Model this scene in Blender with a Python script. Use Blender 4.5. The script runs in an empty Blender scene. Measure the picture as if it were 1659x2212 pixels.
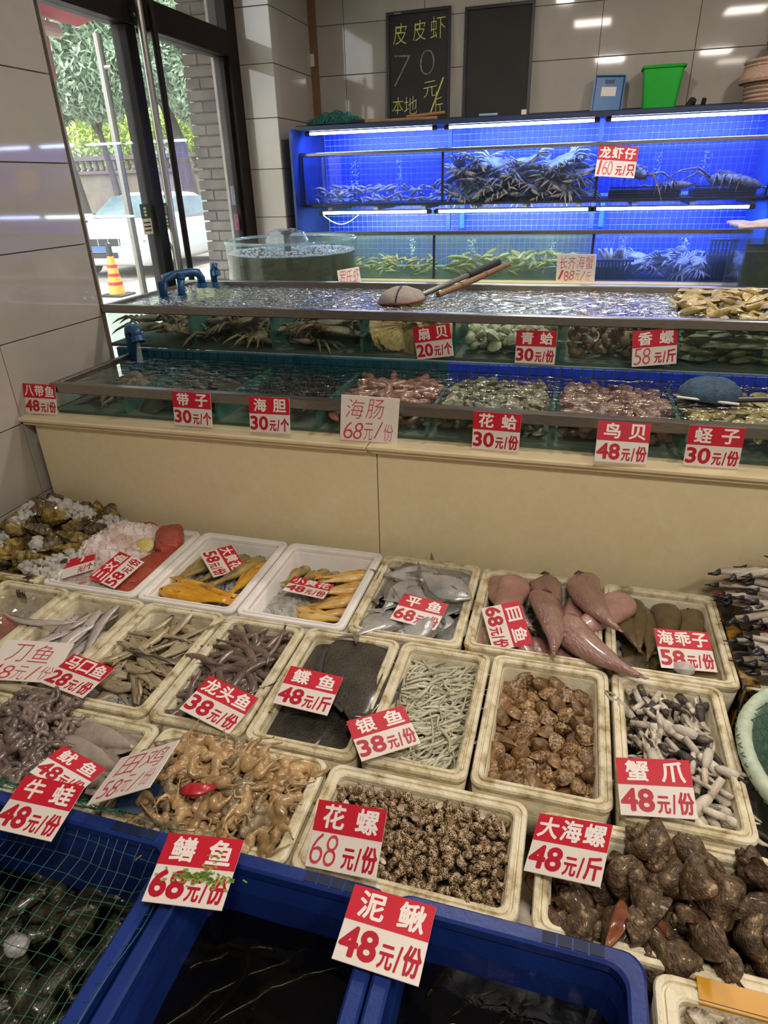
import bpy, bmesh, math, random
import numpy as np
from mathutils import Matrix, Vector, Euler, noise
PI = math.pi
rnd = random.Random(11)
SC = bpy.context.scene
COL = SC.collection

# ------------------------------------------------------------------ camera, sky, light, exposure
F_PX = 1395.42
cam_d = bpy.data.cameras.new('camera')
cam_d.sensor_fit = 'VERTICAL'; cam_d.sensor_height = 36.0; cam_d.lens = 36.0 * F_PX / 2212.0
cam_d.clip_start = 0.02; cam_d.clip_end = 300
cam = bpy.data.objects.new('camera', cam_d); COL.objects.link(cam)
RC = ((0.962459, 0.270325, -0.024426), (0.102152, -0.444131, -0.89012), (-0.25147, 0.854209, -0.455072))
cm = Matrix.Identity(4)
for i in range(3):
    cm[i][0] = RC[0][i]; cm[i][1] = -RC[1][i]; cm[i][2] = -RC[2][i]
cm[0][3], cm[1][3], cm[2][3] = 0, 0, 1.52
cam.matrix_world = cm
SC.camera = cam

world = bpy.data.worlds.new('sky'); SC.world = world; world.use_nodes = True
wn = world.node_tree.nodes; wl = world.node_tree.links
bg = wn['Background']
sky = wn.new('ShaderNodeTexSky'); sky.sky_type = 'NISHITA'; sky.sun_disc = False
sky.sun_elevation = math.radians(50); sky.sun_rotation = math.radians(200); sky.air_density = 1.0; sky.dust_density = 3.0
hs = wn.new('ShaderNodeHueSaturation'); hs.inputs['Saturation'].default_value = 0.45
wl.new(sky.outputs[0], hs.inputs['Color']); wl.new(hs.outputs[0], bg.inputs['Color'])
bg.inputs['Strength'].default_value = 0.5

def sun_light():
    d = bpy.data.lights.new('sun', 'SUN'); d.energy = 5.0; d.angle = math.radians(2); d.color = (1, .95, .86)
    o = bpy.data.objects.new('sun', d); COL.objects.link(o)
    o.rotation_euler = Euler((math.radians(-34), math.radians(14), math.radians(10)))
sun_light()

def area(name, loc, size, power, color, rot=(0, 0, 0), sy=None, spread=180):
    d = bpy.data.lights.new(name, 'AREA'); d.energy = power; d.color = color; d.size = size; d.spread = math.radians(spread)
    if sy: d.shape = 'RECTANGLE'; d.size_y = sy
    o = bpy.data.objects.new(name, d); COL.objects.link(o); o.location = loc; o.rotation_euler = rot
    return o
WARM = (1.0, .90, .80)
CEILING_LAMPS = [(.1, -.1, .30, 16), (1.2, -.05, .30, 12.5), (-.1, 2.05, .30, 6), (1.1, 2.05, .30, 6), (-.3, 3.0, .10, 12), (1.0, 3.0, .10, 12), (1.5, -.9, .3, 4)]
for (lx, ly, ls, lp) in CEILING_LAMPS:
    area('ceiling_lamp_light', (lx, ly, 2.70), ls, lp, WARM)
SC.view_settings.view_transform = 'Standard'; SC.view_settings.look = 'None'
SC.view_settings.exposure = 0.55; SC.view_settings.gamma = 1.0
SC.view_settings.use_curve_mapping = False
try:
    SC.cycles.transparent_max_bounces = 14; SC.cycles.max_bounces = 5; SC.cycles.diffuse_bounces = 3; SC.cycles.glossy_bounces = 2; SC.cycles.transmission_bounces = 4; SC.cycles.use_denoising = True; SC.cycles.adaptive_threshold = .02
    SC.cycles.sample_clamp_indirect = 6.0; SC.cycles.caustics_reflective = False; SC.cycles.caustics_refractive = False
except Exception: pass

# ------------------------------------------------------------------ helpers: meshes
class MB:
    """collects vertices and faces of ONE mesh"""
    def __init__(s): s.v = []; s.f = []; s.m = []
    def add(s, vs, fs, mi=0):
        o = len(s.v); s.v.extend([tuple(p) for p in vs]); s.f.extend([tuple(i + o for i in f) for f in fs]); s.m.extend([mi] * len(fs)); return s
    def box(s, c, d, rot=None, mi=0, bev=0):
        hx, hy, hz = d[0] / 2, d[1] / 2, d[2] / 2
        if bev:
            vs = []; b = min(bev, hx * .9, hy * .9, hz * .9)
            for sz in (-1, 1):
                for (ix, iz) in ((b, 0), (0, b)) if sz < 0 else ((0, b), (b, 0)):
                    for sx, sy in ((-1, -1), (1, -1), (1, 1), (-1, 1)):
                        vs.append((sx * (hx - ix), sy * (hy - ix), sz * (hz - iz)))
            fs = [(3, 2, 1, 0), (12, 13, 14, 15)]
            for r in range(3):
                for k in range(4):
                    a = r * 4 + k; bb = r * 4 + (k + 1) % 4; fs.append((a, bb, bb + 4, a + 4))
        else:
            vs = [(x, y, z) for z in (-hz, hz) for (x, y) in ((-hx, -hy), (hx, -hy), (hx, hy), (-hx, hy))]
            fs = [(3, 2, 1, 0), (4, 5, 6, 7), (0, 1, 5, 4), (1, 2, 6, 5), (2, 3, 7, 6), (3, 0, 4, 7)]
        if rot is not None:
            R = rot.to_matrix() if isinstance(rot, Euler) else rot
            vs = [R @ Vector(p) for p in vs]
        return s.add([(p[0] + c[0], p[1] + c[1], p[2] + c[2]) for p in vs], fs, mi)
    def b2(s, x0, x1, y0, y1, z0, z1, mi=0, bev=0):
        return s.box(((x0 + x1) / 2, (y0 + y1) / 2, (z0 + z1) / 2), (x1 - x0, y1 - y0, z1 - z0), None, mi, bev)
    def rings(s, rings, cap0=True, cap1=True, mi=0, closed=True):
        n = len(rings[0]); vs = [p for r in rings for p in r]; fs = []
        for i in range(len(rings) - 1):
            for k in range(n if closed else n - 1):
                a = i * n + k; b = i * n + (k + 1) % n; fs.append((a, b, b + n, a + n))
        if cap0: fs.append(tuple(range(n - 1, -1, -1)))
        if cap1: fs.append(tuple(range((len(rings) - 1) * n, len(rings) * n)))
        return s.add(vs, fs, mi)
    def tube(s, pts, rad, seg=8, flat=1.0, mi=0, cap=True):
        """tube along pts with radius list; flat squashes the second cross axis"""
        P = [Vector(p) for p in pts]
        if not hasattr(rad, '__len__'): rad = [rad] * len(P)
        rings = []; up = Vector((0, 0, 1))
        for i, p in enumerate(P):
            t = (P[min(i + 1, len(P) - 1)] - P[max(i - 1, 0)])
            t = t.normalized() if t.length > 1e-9 else Vector((1, 0, 0))
            u = up if abs(t.dot(up)) < .95 else Vector((0, 1, 0))
            a = t.cross(u).normalized(); b = a.cross(t).normalized()
            rings.append([p + a * (rad[i] * math.cos(2 * PI * k / seg)) + b * (rad[i] * flat * math.sin(2 * PI * k / seg)) for k in range(seg)])
        return s.rings(rings, cap, cap, mi)
    def lathe(s, prof, seg=24, c=(0, 0, 0), mi=0, cap0=True, cap1=True):
        return s.rings([[(c[0] + r * math.cos(2 * PI * k / seg), c[1] + r * math.sin(2 * PI * k / seg), c[2] + z) for k in range(seg)] for r, z in prof], cap0, cap1, mi)
    def ico(s, c, sc, sub=1, jit=0, mi=0, R=None, rg=rnd):
        vs, fs = ICO[sub]
        out = []
        for p in vs:
            q = Vector((p[0] * sc[0], p[1] * sc[1], p[2] * sc[2])) * (1 + rg.uniform(-jit, jit))
            if R is not None: q = R @ q
            out.append((q[0] + c[0], q[1] + c[1], q[2] + c[2]))
        return s.add(out, fs, mi)
    def mesh(s, name, smooth=False):
        me = bpy.data.meshes.new(name); me.from_pydata(s.v, [], s.f)
        if any(s.m): me.polygons.foreach_set('material_index', s.m)
        if smooth: me.polygons.foreach_set('use_smooth', [True] * len(me.polygons))
        me.update(); return me
ICO = {}
for _s in (1, 2, 3, 4):
    _b = bmesh.new(); bmesh.ops.create_icosphere(_b, subdivisions=_s, radius=1.0)
    _b.verts.ensure_lookup_table()
    ICO[_s] = ([tuple(v.co) for v in _b.verts], [tuple(v.index for v in f.verts) for f in _b.faces]); _b.free()

def setmats(me, mats):
    me.materials.clear()
    for m in (mats if isinstance(mats, (list, tuple)) else [mats]): me.materials.append(m)
    return me
def new(name, data, parent=None, loc=None, mat=None, M=None, label=None, cat=None, group=None, kind=None):
    """links one Blender object (data None: an Empty)"""
    if isinstance(data, MB): data = data.mesh(name)
    if mat is not None and data is not None: setmats(data, mat)
    o = bpy.data.objects.new(name, data); COL.objects.link(o)
    if parent is not None: o.parent = parent
    if M is not None: o.matrix_local = M
    elif loc is not None: o.location = loc
    if label: o['label'] = label
    if cat: o['category'] = cat
    if group: o['group'] = group
    if kind: o['kind'] = kind
    return o
def thing(name, label, cat, loc=(0, 0, 0), group=None, M=None): return new(name, None, None, loc, None, M, label, cat, group)
def TRS(loc, rot=(0, 0, 0), sc=1.0):
    S = Matrix.Diagonal((sc, sc, sc, 1)) if not hasattr(sc, '__len__') else Matrix.Diagonal((*sc, 1))
    return Matrix.Translation(loc) @ Euler(rot).to_matrix().to_4x4() @ S
class Proto:
    """a thing built once: own mesh + child parts; place() makes an individual that shares the mesh data"""
    def __init__(s, me, mat, parts=()):
        s.me = setmats(me, mat); s.parts = [(n, setmats(m, mt)) for n, m, mt in parts]
    def place(s, name, M, label, cat, group=None, tint=None):
        o = new(name, s.me, None, None, None, M, label, cat, group)
        for n, m in s.parts: new(n, m, o)
        return o
def applied(me, setup):
    """the mesh after modifiers"""
    o = bpy.data.objects.new('temporary', me); COL.objects.link(o); setup(o)
    dg = bpy.context.evaluated_depsgraph_get(); dg.update()
    r = bpy.data.meshes.new_from_object(o.evaluated_get(dg)); bpy.data.objects.remove(o); return r
def remeshed(mb, voxel, smooth=4):
    def st(o):
        m = o.modifiers.new('r', 'REMESH'); m.mode = 'VOXEL'; m.voxel_size = voxel; m.use_smooth_shade = True
        s_ = o.modifiers.new('s', 'SMOOTH'); s_.iterations = smooth; s_.factor = .5
    r = applied(mb.mesh('body'), st)
    return r

# ------------------------------------------------------------------ helpers: materials
def lin(c):
    return tuple(((x / 12.92) if x <= .04045 else ((x + .055) / 1.055) ** 2.4) for x in c)
def hexc(h): return lin(tuple(int(h[i:i + 2], 16) / 255 for i in (0, 2, 4)))
def PM(name, c1, c2=None, scale=8.0, rough=.5, bump=0, bscale=None, var=0.0, metal=0, coat=0, sss=0, ramp=(.35, .65), stretch=(1, 1, 1), detail=4, spec=.5, c3=None, alpha=1, trans=0, wave=0, dist=0.0):
    """Principled with two- or three-tone noise, per-object variation and noise bump. colours are sRGB hex"""
    m = bpy.data.materials.new(name); m.use_nodes = True; N = m.node_tree.nodes; L = m.node_tree.links
    p = N['Principled BSDF']
    p.inputs['Roughness'].default_value = rough; p.inputs['Metallic'].default_value = metal
    p.inputs['Specular IOR Level'].default_value = spec; p.inputs['Coat Weight'].default_value = coat; p.inputs['Coat Roughness'].default_value = .12
    if sss: p.inputs['Subsurface Weight'].default_value = sss; p.inputs['Subsurface Radius'].default_value = (.02, .01, .006); p.inputs['Subsurface Scale'].default_value = .5
    if alpha < 1: p.inputs['Alpha'].default_value = alpha
    if trans: p.inputs['Transmission Weight'].default_value = trans
    a = hexc(c1)
    if c2 is None and not var and not bump:
        p.inputs['Base Color'].default_value = (*a, 1); return m
    tc = N.new('ShaderNodeTexCoord'); mp = N.new('ShaderNodeMapping'); mp.inputs['Scale'].default_value = stretch
    L.new(tc.outputs['Object'], mp.inputs['Vector'])
    oi = N.new('ShaderNodeObjectInfo')
    out = None
    if c2 is not None:
        w = N.new('ShaderNodeMath'); w.operation = 'MULTIPLY'; w.inputs[1].default_value = 37.0; L.new(oi.outputs['Random'], w.inputs[0])
        if wave:
            t = N.new('ShaderNodeTexWave'); t.inputs['Scale'].default_value = scale; t.inputs['Distortion'].default_value = wave; t.inputs['Detail'].default_value = 3
            L.new(mp.outputs[0], t.inputs['Vector']); fac = t.outputs['Fac']
        else:
            t = N.new('ShaderNodeTexNoise'); t.noise_dimensions = '4D'; t.inputs['Scale'].default_value = scale; t.inputs['Detail'].default_value = detail; t.inputs['Roughness'].default_value = .6
            t.inputs['Distortion'].default_value = dist
            L.new(w.outputs[0], t.inputs['W']); L.new(mp.outputs[0], t.inputs['Vector']); fac = t.outputs['Fac']
        r = N.new('ShaderNodeValToRGB'); r.color_ramp.elements[0].position = ramp[0]; r.color_ramp.elements[0].color = (*a, 1)
        r.color_ramp.elements[1].position = ramp[1]; r.color_ramp.elements[1].color = (*hexc(c2), 1)
        if c3:
            e = r.color_ramp.elements.new(min(ramp[1] + .12, .99)); e.color = (*hexc(c3), 1)
        L.new(fac, r.inputs['Fac']); out = r.outputs['Color']
    if var:
        h = N.new('ShaderNodeHueSaturation'); mr = N.new('ShaderNodeMapRange'); mr.inputs['To Min'].default_value = 1 - var; mr.inputs['To Max'].default_value = 1 + var
        L.new(oi.outputs['Random'], mr.inputs['Value']); L.new(mr.outputs[0], h.inputs['Value'])
        if out is not None: L.new(out, h.inputs['Color'])
        else: h.inputs['Color'].default_value = (*a, 1)
        out = h.outputs['Color']
    if out is not None: L.new(out, p.inputs['Base Color'])
    else: p.inputs['Base Color'].default_value = (*a, 1)
    if bump:
        n2 = N.new('ShaderNodeTexNoise'); n2.inputs['Scale'].default_value = bscale or scale * 3; n2.inputs['Detail'].default_value = 4
        L.new(mp.outputs[0], n2.inputs['Vector'])
        b = N.new('ShaderNodeBump'); b.inputs['Strength'].default_value = bump; b.inputs['Distance'].default_value = .01
        L.new(n2.outputs['Fac'], b.inputs['Height']); L.new(b.outputs[0], p.inputs['Normal'])
    return m
def EM(name, c, s):
    m = bpy.data.materials.new(name); m.use_nodes = True; N = m.node_tree.nodes; L = m.node_tree.links
    N.remove(N['Principled BSDF']); e = N.new('ShaderNodeEmission'); e.inputs['Color'].default_value = (*c, 1); e.inputs['Strength'].default_value = s
    L.new(e.outputs[0], N['Material Output'].inputs['Surface']); return m
def GLASS(name, tint=(1, 1, 1), refl=1.45, haze=0.0, hazec=(.8, .85, .9), rough=.0, bump=0, bscale=20, stretch=(1, 1, 1), trl=0, bdist=.02, expo=5.0):
    """thin clear sheet or water surface: fresnel mix of tinted see-through and mirror, with a little haze painted in for dirt and cloudy tank water"""
    m = bpy.data.materials.new(name); m.use_nodes = True; N = m.node_tree.nodes; L = m.node_tree.links
    N.remove(N['Principled BSDF'])
    t = N.new('ShaderNodeBsdfTransparent'); t.inputs['Color'].default_value = (*tint, 1)
    g = N.new('ShaderNodeBsdfGlossy'); g.inputs['Roughness'].default_value = rough
    fr = N.new('ShaderNodeLayerWeight'); fr.inputs['Blend'].default_value = .5; f0 = ((refl - 1) / (refl + 1)) ** 2
    pw = N.new('ShaderNodeMath'); pw.operation = 'POWER'; pw.inputs[1].default_value = expo; L.new(fr.outputs['Facing'], pw.inputs[0])
    sl = N.new('ShaderNodeMath'); sl.operation = 'MULTIPLY_ADD'; sl.inputs[1].default_value = 1 - f0; sl.inputs[2].default_value = f0; L.new(pw.outputs[0], sl.inputs[0])
    mx = N.new('ShaderNodeMixShader'); L.new(sl.outputs[0], mx.inputs['Fac'])
    base = t.outputs[0]
    if haze:
        d = N.new('ShaderNodeBsdfDiffuse'); d.inputs['Color'].default_value = (*hazec, 1)
        tl = N.new('ShaderNodeBsdfTranslucent'); tl.inputs['Color'].default_value = (*hazec, 1)
        dm = N.new('ShaderNodeMixShader'); dm.inputs['Fac'].default_value = trl or .5; L.new(d.outputs[0], dm.inputs[1]); L.new(tl.outputs[0], dm.inputs[2])
        hm = N.new('ShaderNodeMixShader'); tc = N.new('ShaderNodeTexCoord'); n = N.new('ShaderNodeTexNoise'); n.inputs['Scale'].default_value = 3; n.inputs['Detail'].default_value = 6
        L.new(tc.outputs['Object'], n.inputs['Vector'])
        mr = N.new('ShaderNodeMapRange'); mr.inputs['From Min'].default_value = .3; mr.inputs['From Max'].default_value = .7; mr.inputs['To Min'].default_value = haze * .6; mr.inputs['To Max'].default_value = haze * 1.4
        L.new(n.outputs['Fac'], mr.inputs['Value']); L.new(mr.outputs[0], hm.inputs['Fac'])
        L.new(base, hm.inputs[1]); L.new(dm.outputs[0], hm.inputs[2]); base = hm.outputs[0]
    L.new(base, mx.inputs[1]); L.new(g.outputs[0], mx.inputs[2])
    if bump:
        tc = N.new('ShaderNodeTexCoord'); mp = N.new('ShaderNodeMapping'); mp.inputs['Scale'].default_value = stretch
        L.new(tc.outputs['Object'], mp.inputs['Vector'])
        n = N.new('ShaderNodeTexNoise'); n.inputs['Scale'].default_value = bscale; n.inputs['Detail'].default_value = 3; n.inputs['Distortion'].default_value = .6; L.new(mp.outputs[0], n.inputs['Vector'])
        b = N.new('ShaderNodeBump'); b.inputs['Strength'].default_value = bump; b.inputs['Distance'].default_value = bdist
        L.new(n.outputs['Fac'], b.inputs['Height']); L.new(b.outputs[0], g.inputs['Normal'])
    L.new(mx.outputs[0], N['Material Output'].inputs['Surface']); return m
def CM(name, c1, c2=None, scale=8.0, rough=.5, bump=0, bscale=None, *a, **k): return PM(name, c1, c2, scale * 4.5, rough, bump, (bscale or 60) * 4, *a, **k)
MT = {}
MT['tile'] = PM('wall tile glaze', 'A29B92', 'AFA89F', 3, .05, 0, 60, .03, ramp=(.3, .7))
MT['grout'] = PM('grout', '77706A', '8B847B', 30, .9)
MT['plaster'] = PM('plaster', 'C9C3B8', 'D6D0C6', 2, .8)
MT['floor'] = PM('floor tile', '8F8A82', 'A39D94', 2, .35)
MT['trim'] = PM('aluminium trim', '8C8377', '9F968A', 12, .4, metal=.3)
MT['doorframe'] = PM('dark bronze frame', '120D0A', '1C1410', 14, .5, spec=.15)
MT['steel'] = PM('brushed steel', '8E8A84', 'A7A39B', 40, .28, metal=1, stretch=(1, 12, 12))
MT['steel_dull'] = PM('worn steel', '7B746C', '94897C', 30, .36, metal=.9)
MT['blackmetal'] = PM('black metal', '17181A', '22242A', 10, .45)
MT['glass'] = GLASS('window glass', (.93, .96, .95), 1.45, .035, (.9, .9, .88))
MT['tankglass'] = GLASS('tank glass', (.91, .97, .95), 1.35, .02, (.45, .6, .55), trl=.6)
MT['rackglass'] = GLASS('rack tank glass', (.84, .90, .95), 1.35, .07, (.5, .6, .8), trl=.8)  # bluish pane haze paints in the lit, cloudy water behind it
MT['marble'] = PM('cream marble', 'E2D2A6', 'E8DAB4', 22, .22, 0, c3='EEE3C6', ramp=(.3, .66), dist=1.6, detail=9)
MT['marble_edge'] = PM('cream marble moulding', 'DAC79E', 'E4D3AE', 12, .22)
MT['foam'] = PM('stained foam', 'B5A57E', 'CFC4A4', 22, .6, .2, 160, .05, ramp=(.34, .5), detail=9, c3='DAD1B6')
MT['foamrim'] = PM('grimy foam rim', '9A8860', 'CDC09C', 30, .55, .25, 160, .05, ramp=(.34, .46), detail=12, c3='DED5BA')
MT['foamwhite'] = PM('white foam', 'DDD9D2', 'ECE9E3', 9, .6, .12, 160, .03)
MT['white_card'] = PM('laminated card', 'DBD2C8', 'E4DCD3', 7, .5)
MT['red'] = PM('printed red', 'BC0F27', 'C8152E', 10, .5)
MT['redink'] = PM('red ink', 'B3122B', None, rough=.4)
MT['whiteink'] = PM('white ink', 'EDE3DC', None, rough=.4)
MT['marker'] = PM('red marker', 'B8313A', 'C94B52', 60, .5)
MT['ice'] = PM('crushed ice', 'C2C0B8', 'E0DED8', 60, .10, .3, 200, alpha=.6, spec=.6)
MT['icepink'] = PM('pinkish crushed ice', 'D8B6AC', 'F6EEEA', 16, .1, .3, 200, alpha=.82, spec=.6)
# ------------------------------------------------------------------ the room
CE = 2.78
def struct(name, mb, mat, label=None): return new(name, mb, None, None, mat, kind='structure', label=label)
struct('floor', MB().b2(-2.1, 2.3, -2.6, 4.7, -.1, 0), MT['floor'])
struct('ceiling', MB().b2(-2.3, 2.3, -2.6, 4.9, CE, CE + .1), MT['plaster'])
struct('wall_right', MB().b2(2.2, 2.3, -2.6, 4.7, 0, CE), MT['plaster'])
struct('wall_front', MB().b2(-2.1, 2.3, -2.7, -2.6, 0, CE), MT['plaster'])
ZJ = [1.52 + .083 + .258 * k for k in range(-7, 6)]
def cuts(a, b, start, step):
    c = [a]; k = math.ceil((a - start) / step + 1e-6)
    while start + k * step < b - 1e-6: c.append(start + k * step); k += 1
    return c + [b]
TILE_ME = {}
def tile_wall(wall, plane, fixed, ur, ustart, zr, step=.503, gap=.0035):
    """square-edged glazed tiles 6 mm proud of the wall; plane 'x' faces +X, 'y' faces -Y"""
    us = cuts(ur[0], ur[1], ustart, step); zs = cuts(zr[0], zr[1], ZJ[0], .258)
    for a, b in zip(us, us[1:]):
        for c, d in zip(zs, zs[1:]):
            w, h = b - a - gap, d - c - gap
            if w < .01 or h < .01: continue
            key = (plane, round(w, 3), round(h, 3))
            if key not in TILE_ME:
                s_ = (.012, w, h) if plane == 'x' else (w, .012, h)
                TILE_ME[key] = setmats(MB().box((0, 0, 0), s_, bev=.0012).mesh('tile'), MT['tile'])
            loc = (fixed, (a + b) / 2, (c + d) / 2) if plane == 'x' else ((a + b) / 2, fixed, (c + d) / 2)
            new('tile', TILE_ME[key], wall, loc)
wb = struct('wall_back', MB().b2(-1.99, 2.3, 4.606, 4.75, 0, CE), MT['grout'])
tile_wall(wb, 'y', 4.604, (-1.74, 2.2), -1.524, (1.2, CE))
wlft = struct('wall_left', MB().b2(-1.99, -1.746, -2.6, 2.165, 0, CE), MT['grout'])
tile_wall(wlft, 'x', -1.744, (-.36, 2.165), 1.650 - .503 * 4, (0.3, CE))
pil = struct('wall_pier', MB().b2(-2.12, -1.746, 3.986, 4.75, 0, CE), MT['grout'])
tile_wall(pil, 'y', 3.984, (-1.99, -1.738), -1.99, (.3, CE))
tile_wall(pil, 'x', -1.744, (3.978, 4.6), 4.481, (.3, CE))
struct('trim_1', MB().b2(-1.775, -1.735, 2.165, 2.174, 0, CE), MT['trim'])
# brown service pipe boxed into the far corner, with its paper tag
pp = thing('corner_pipe', 'brown square pipe running up the tiled back corner', 'pipe')
new('pipe_casing', MB().b2(-1.755, -1.70, 4.555, 4.596, 1.6, CE, bev=.006), pp, mat=PM('brown pvc', '6E5236', '7C5F41', 12, .5))
new('paper_tag', MB().b2(-1.752, -1.712, 4.5535, 4.5552, 2.17, 2.235), pp, mat=PM('tag paper', 'B9B6AF', 'D0CEC9', 30, .7))

# glass door in the street side, frame dark bronze
DX = -1.99
dr = new('door_1', None, None, (DX, 3.07, 0), kind='structure')
def dpart(name, y0, y1, z0, z1, mat, t=.06, dx=0.0, bev=.003):
    return new(name, MB().b2(DX + dx - t / 2, DX + dx + t / 2, y0, y1, z0, z1, bev=bev), dr, mat=mat, M=Matrix.Translation((-DX, -3.07, 0)))
dpart('door_jamb', 3.865, 3.983, 0, CE, MT['doorframe'], .1)
dpart('door_jamb', 2.165, 2.24, 0, CE, MT['doorframe'], .1)
dpart('door_header', 2.24, 3.865, 2.145, 2.262, MT['doorframe'], .1)
dpart('door_header', 2.24, 3.865, CE - .06, CE, MT['doorframe'], .1)
dpart('door_mullion', 2.955, 3.028, .0, 2.145, MT['doorframe'], .07)
dpart('door_stile', 2.24, 2.30, .02, 2.145, MT['doorframe'], .05)
dpart('door_stile', 3.835, 3.865, .02, 2.145, MT['doorframe'], .05)
dpart('door_rail', 2.30, 2.955, .02, .16, MT['doorframe'], .05)
dpart('door_rail', 3.028, 3.835, .02, .16, MT['doorframe'], .05)
dpart('glass_pane', 2.30, 2.955, .16, 2.145, MT['glass'], .008, bev=0)
dpart('glass_pane', 3.028, 3.835, .16, 2.145, MT['glass'], .008, bev=0)
dpart('glass_pane', 2.24, 3.865, 2.262, CE - .06, MT['glass'], .008, bev=0)
def dtube(name, y, x, z0, z1, r, mat):
    mb = MB().tube([(x, y, z0), (x, y, z1)], r, 12)
    for z in (z0 + .12, z1 - .12): mb.tube([(x, y, z), (DX, y, z)], r * .6, 8)
    return new(name, mb, dr, mat=mat, M=Matrix.Translation((-DX, -3.07, 0)))
dtube('door_handle', 2.862, -2.035, .35, 2.10, .017, MT['steel'])
dtube('door_handle', 2.985, -1.895, .35, 2.30, .017, MT['steel'])
dtube('door_handle', 3.095, -1.905, .35, 2.26, .015, MT['doorframe'])
ST = [PM('green sticker', '2C4632', '36543C', 20, .5), PM('cream sticker', 'C9C6A8', None, rough=.5), PM('dark print', '3B3F38', None, rough=.6)]
def sticker(y0, z0, w, h, label):
    t = thing('door_sticker', label, 'sticker', (DX + .006, y0, z0))
    new('sticker_green', MB().b2(-.0006, .0006, 0, w, h * .52, h), t, mat=ST[0])
    new('sticker_cream', MB().b2(-.0006, .0006, 0, w, 0, h * .52), t, mat=ST[1])
    for k in range(3): new('printed_line', MB().b2(.0005, .0010, .01, w - .01, h * (.1 + .13 * k), h * (.155 + .13 * k)), t, mat=ST[2])
    for k in range(3): new('printed_mark', MB().b2(.0005, .0010, w * .35, w * .62, h * (.60 + .11 * k), h * (.67 + .11 * k)), t, mat=ST[1])
sticker(2.875, 1.325, .072, .13, 'green and cream notice sticker on the glass left of the mullion')
sticker(3.06, 1.335, .06, .12, 'green and cream notice sticker on the glass between handle bars')
o_ = new('door_notice', MB().b2(-.0006, .0006, 0, .035, 0, .10), None, (DX + .007, 3.785, 1.42), PM('grey decal', '8C9094', 'B9BDC0', 60, .5), label='narrow grey printed decal low on the glass beside the jamb', cat='sticker')
o_ = new('door_notice', MB().b2(-.0006, .0006, 0, .04, 0, .085), None, (DX + .007, 3.79, 1.285), PM('red decal', 'A9545C', 'C58A8C', 30, .5), label='small red decal low on the glass beside the jamb', cat='sticker')

# ------------------------------------------------------------------ the street outside
struct('ground', MB().b2(-60, -2.0, -20, 60, -.3, -.02), PM('paving', '8A857C', 'A39D93', 3, .8, .1))
MT['brick'] = PM('old grey brick', '4A443D', '665F56', 9, .9, .4, 50, .18)
bw = struct('wall_street', MB().b2(-2.68, -2.0, 4.72, 5.0, -.02, 2.95), PM('brick mortar', '6E675C', '7C756A', 20, .95, .2))
bm_ = {}
for r in range(43):
    z = .0 + r * .068; off = (r % 2) * .11; x = -2.70 - off
    while x < -2.03:
        a, b = max(x, -2.70), min(x + .212, -2.0)
        if b - a > .03:
            k = round(b - a, 3)
            if k not in bm_: bm_[k] = setmats(MB().box((0, 0, 0), (k, .05, .058), bev=.004).mesh('brick'), MT['brick'])
            new('brick', bm_[k], bw, ((a + b) / 2, 4.705 + rnd.uniform(-.003, .003), z + .034))
        x += .222
dpm = PM('drain pipe', '6F6A62', '857F76', 10, .6)
o_ = new('drain_pipe', MB().tube([(-2.32, 4.64, 0), (-2.32, 4.64, 2.9)], .028, 10), None, None, dpm, label='thin grey drainpipe down the brick wall outside the door', cat='pipe')

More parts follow.
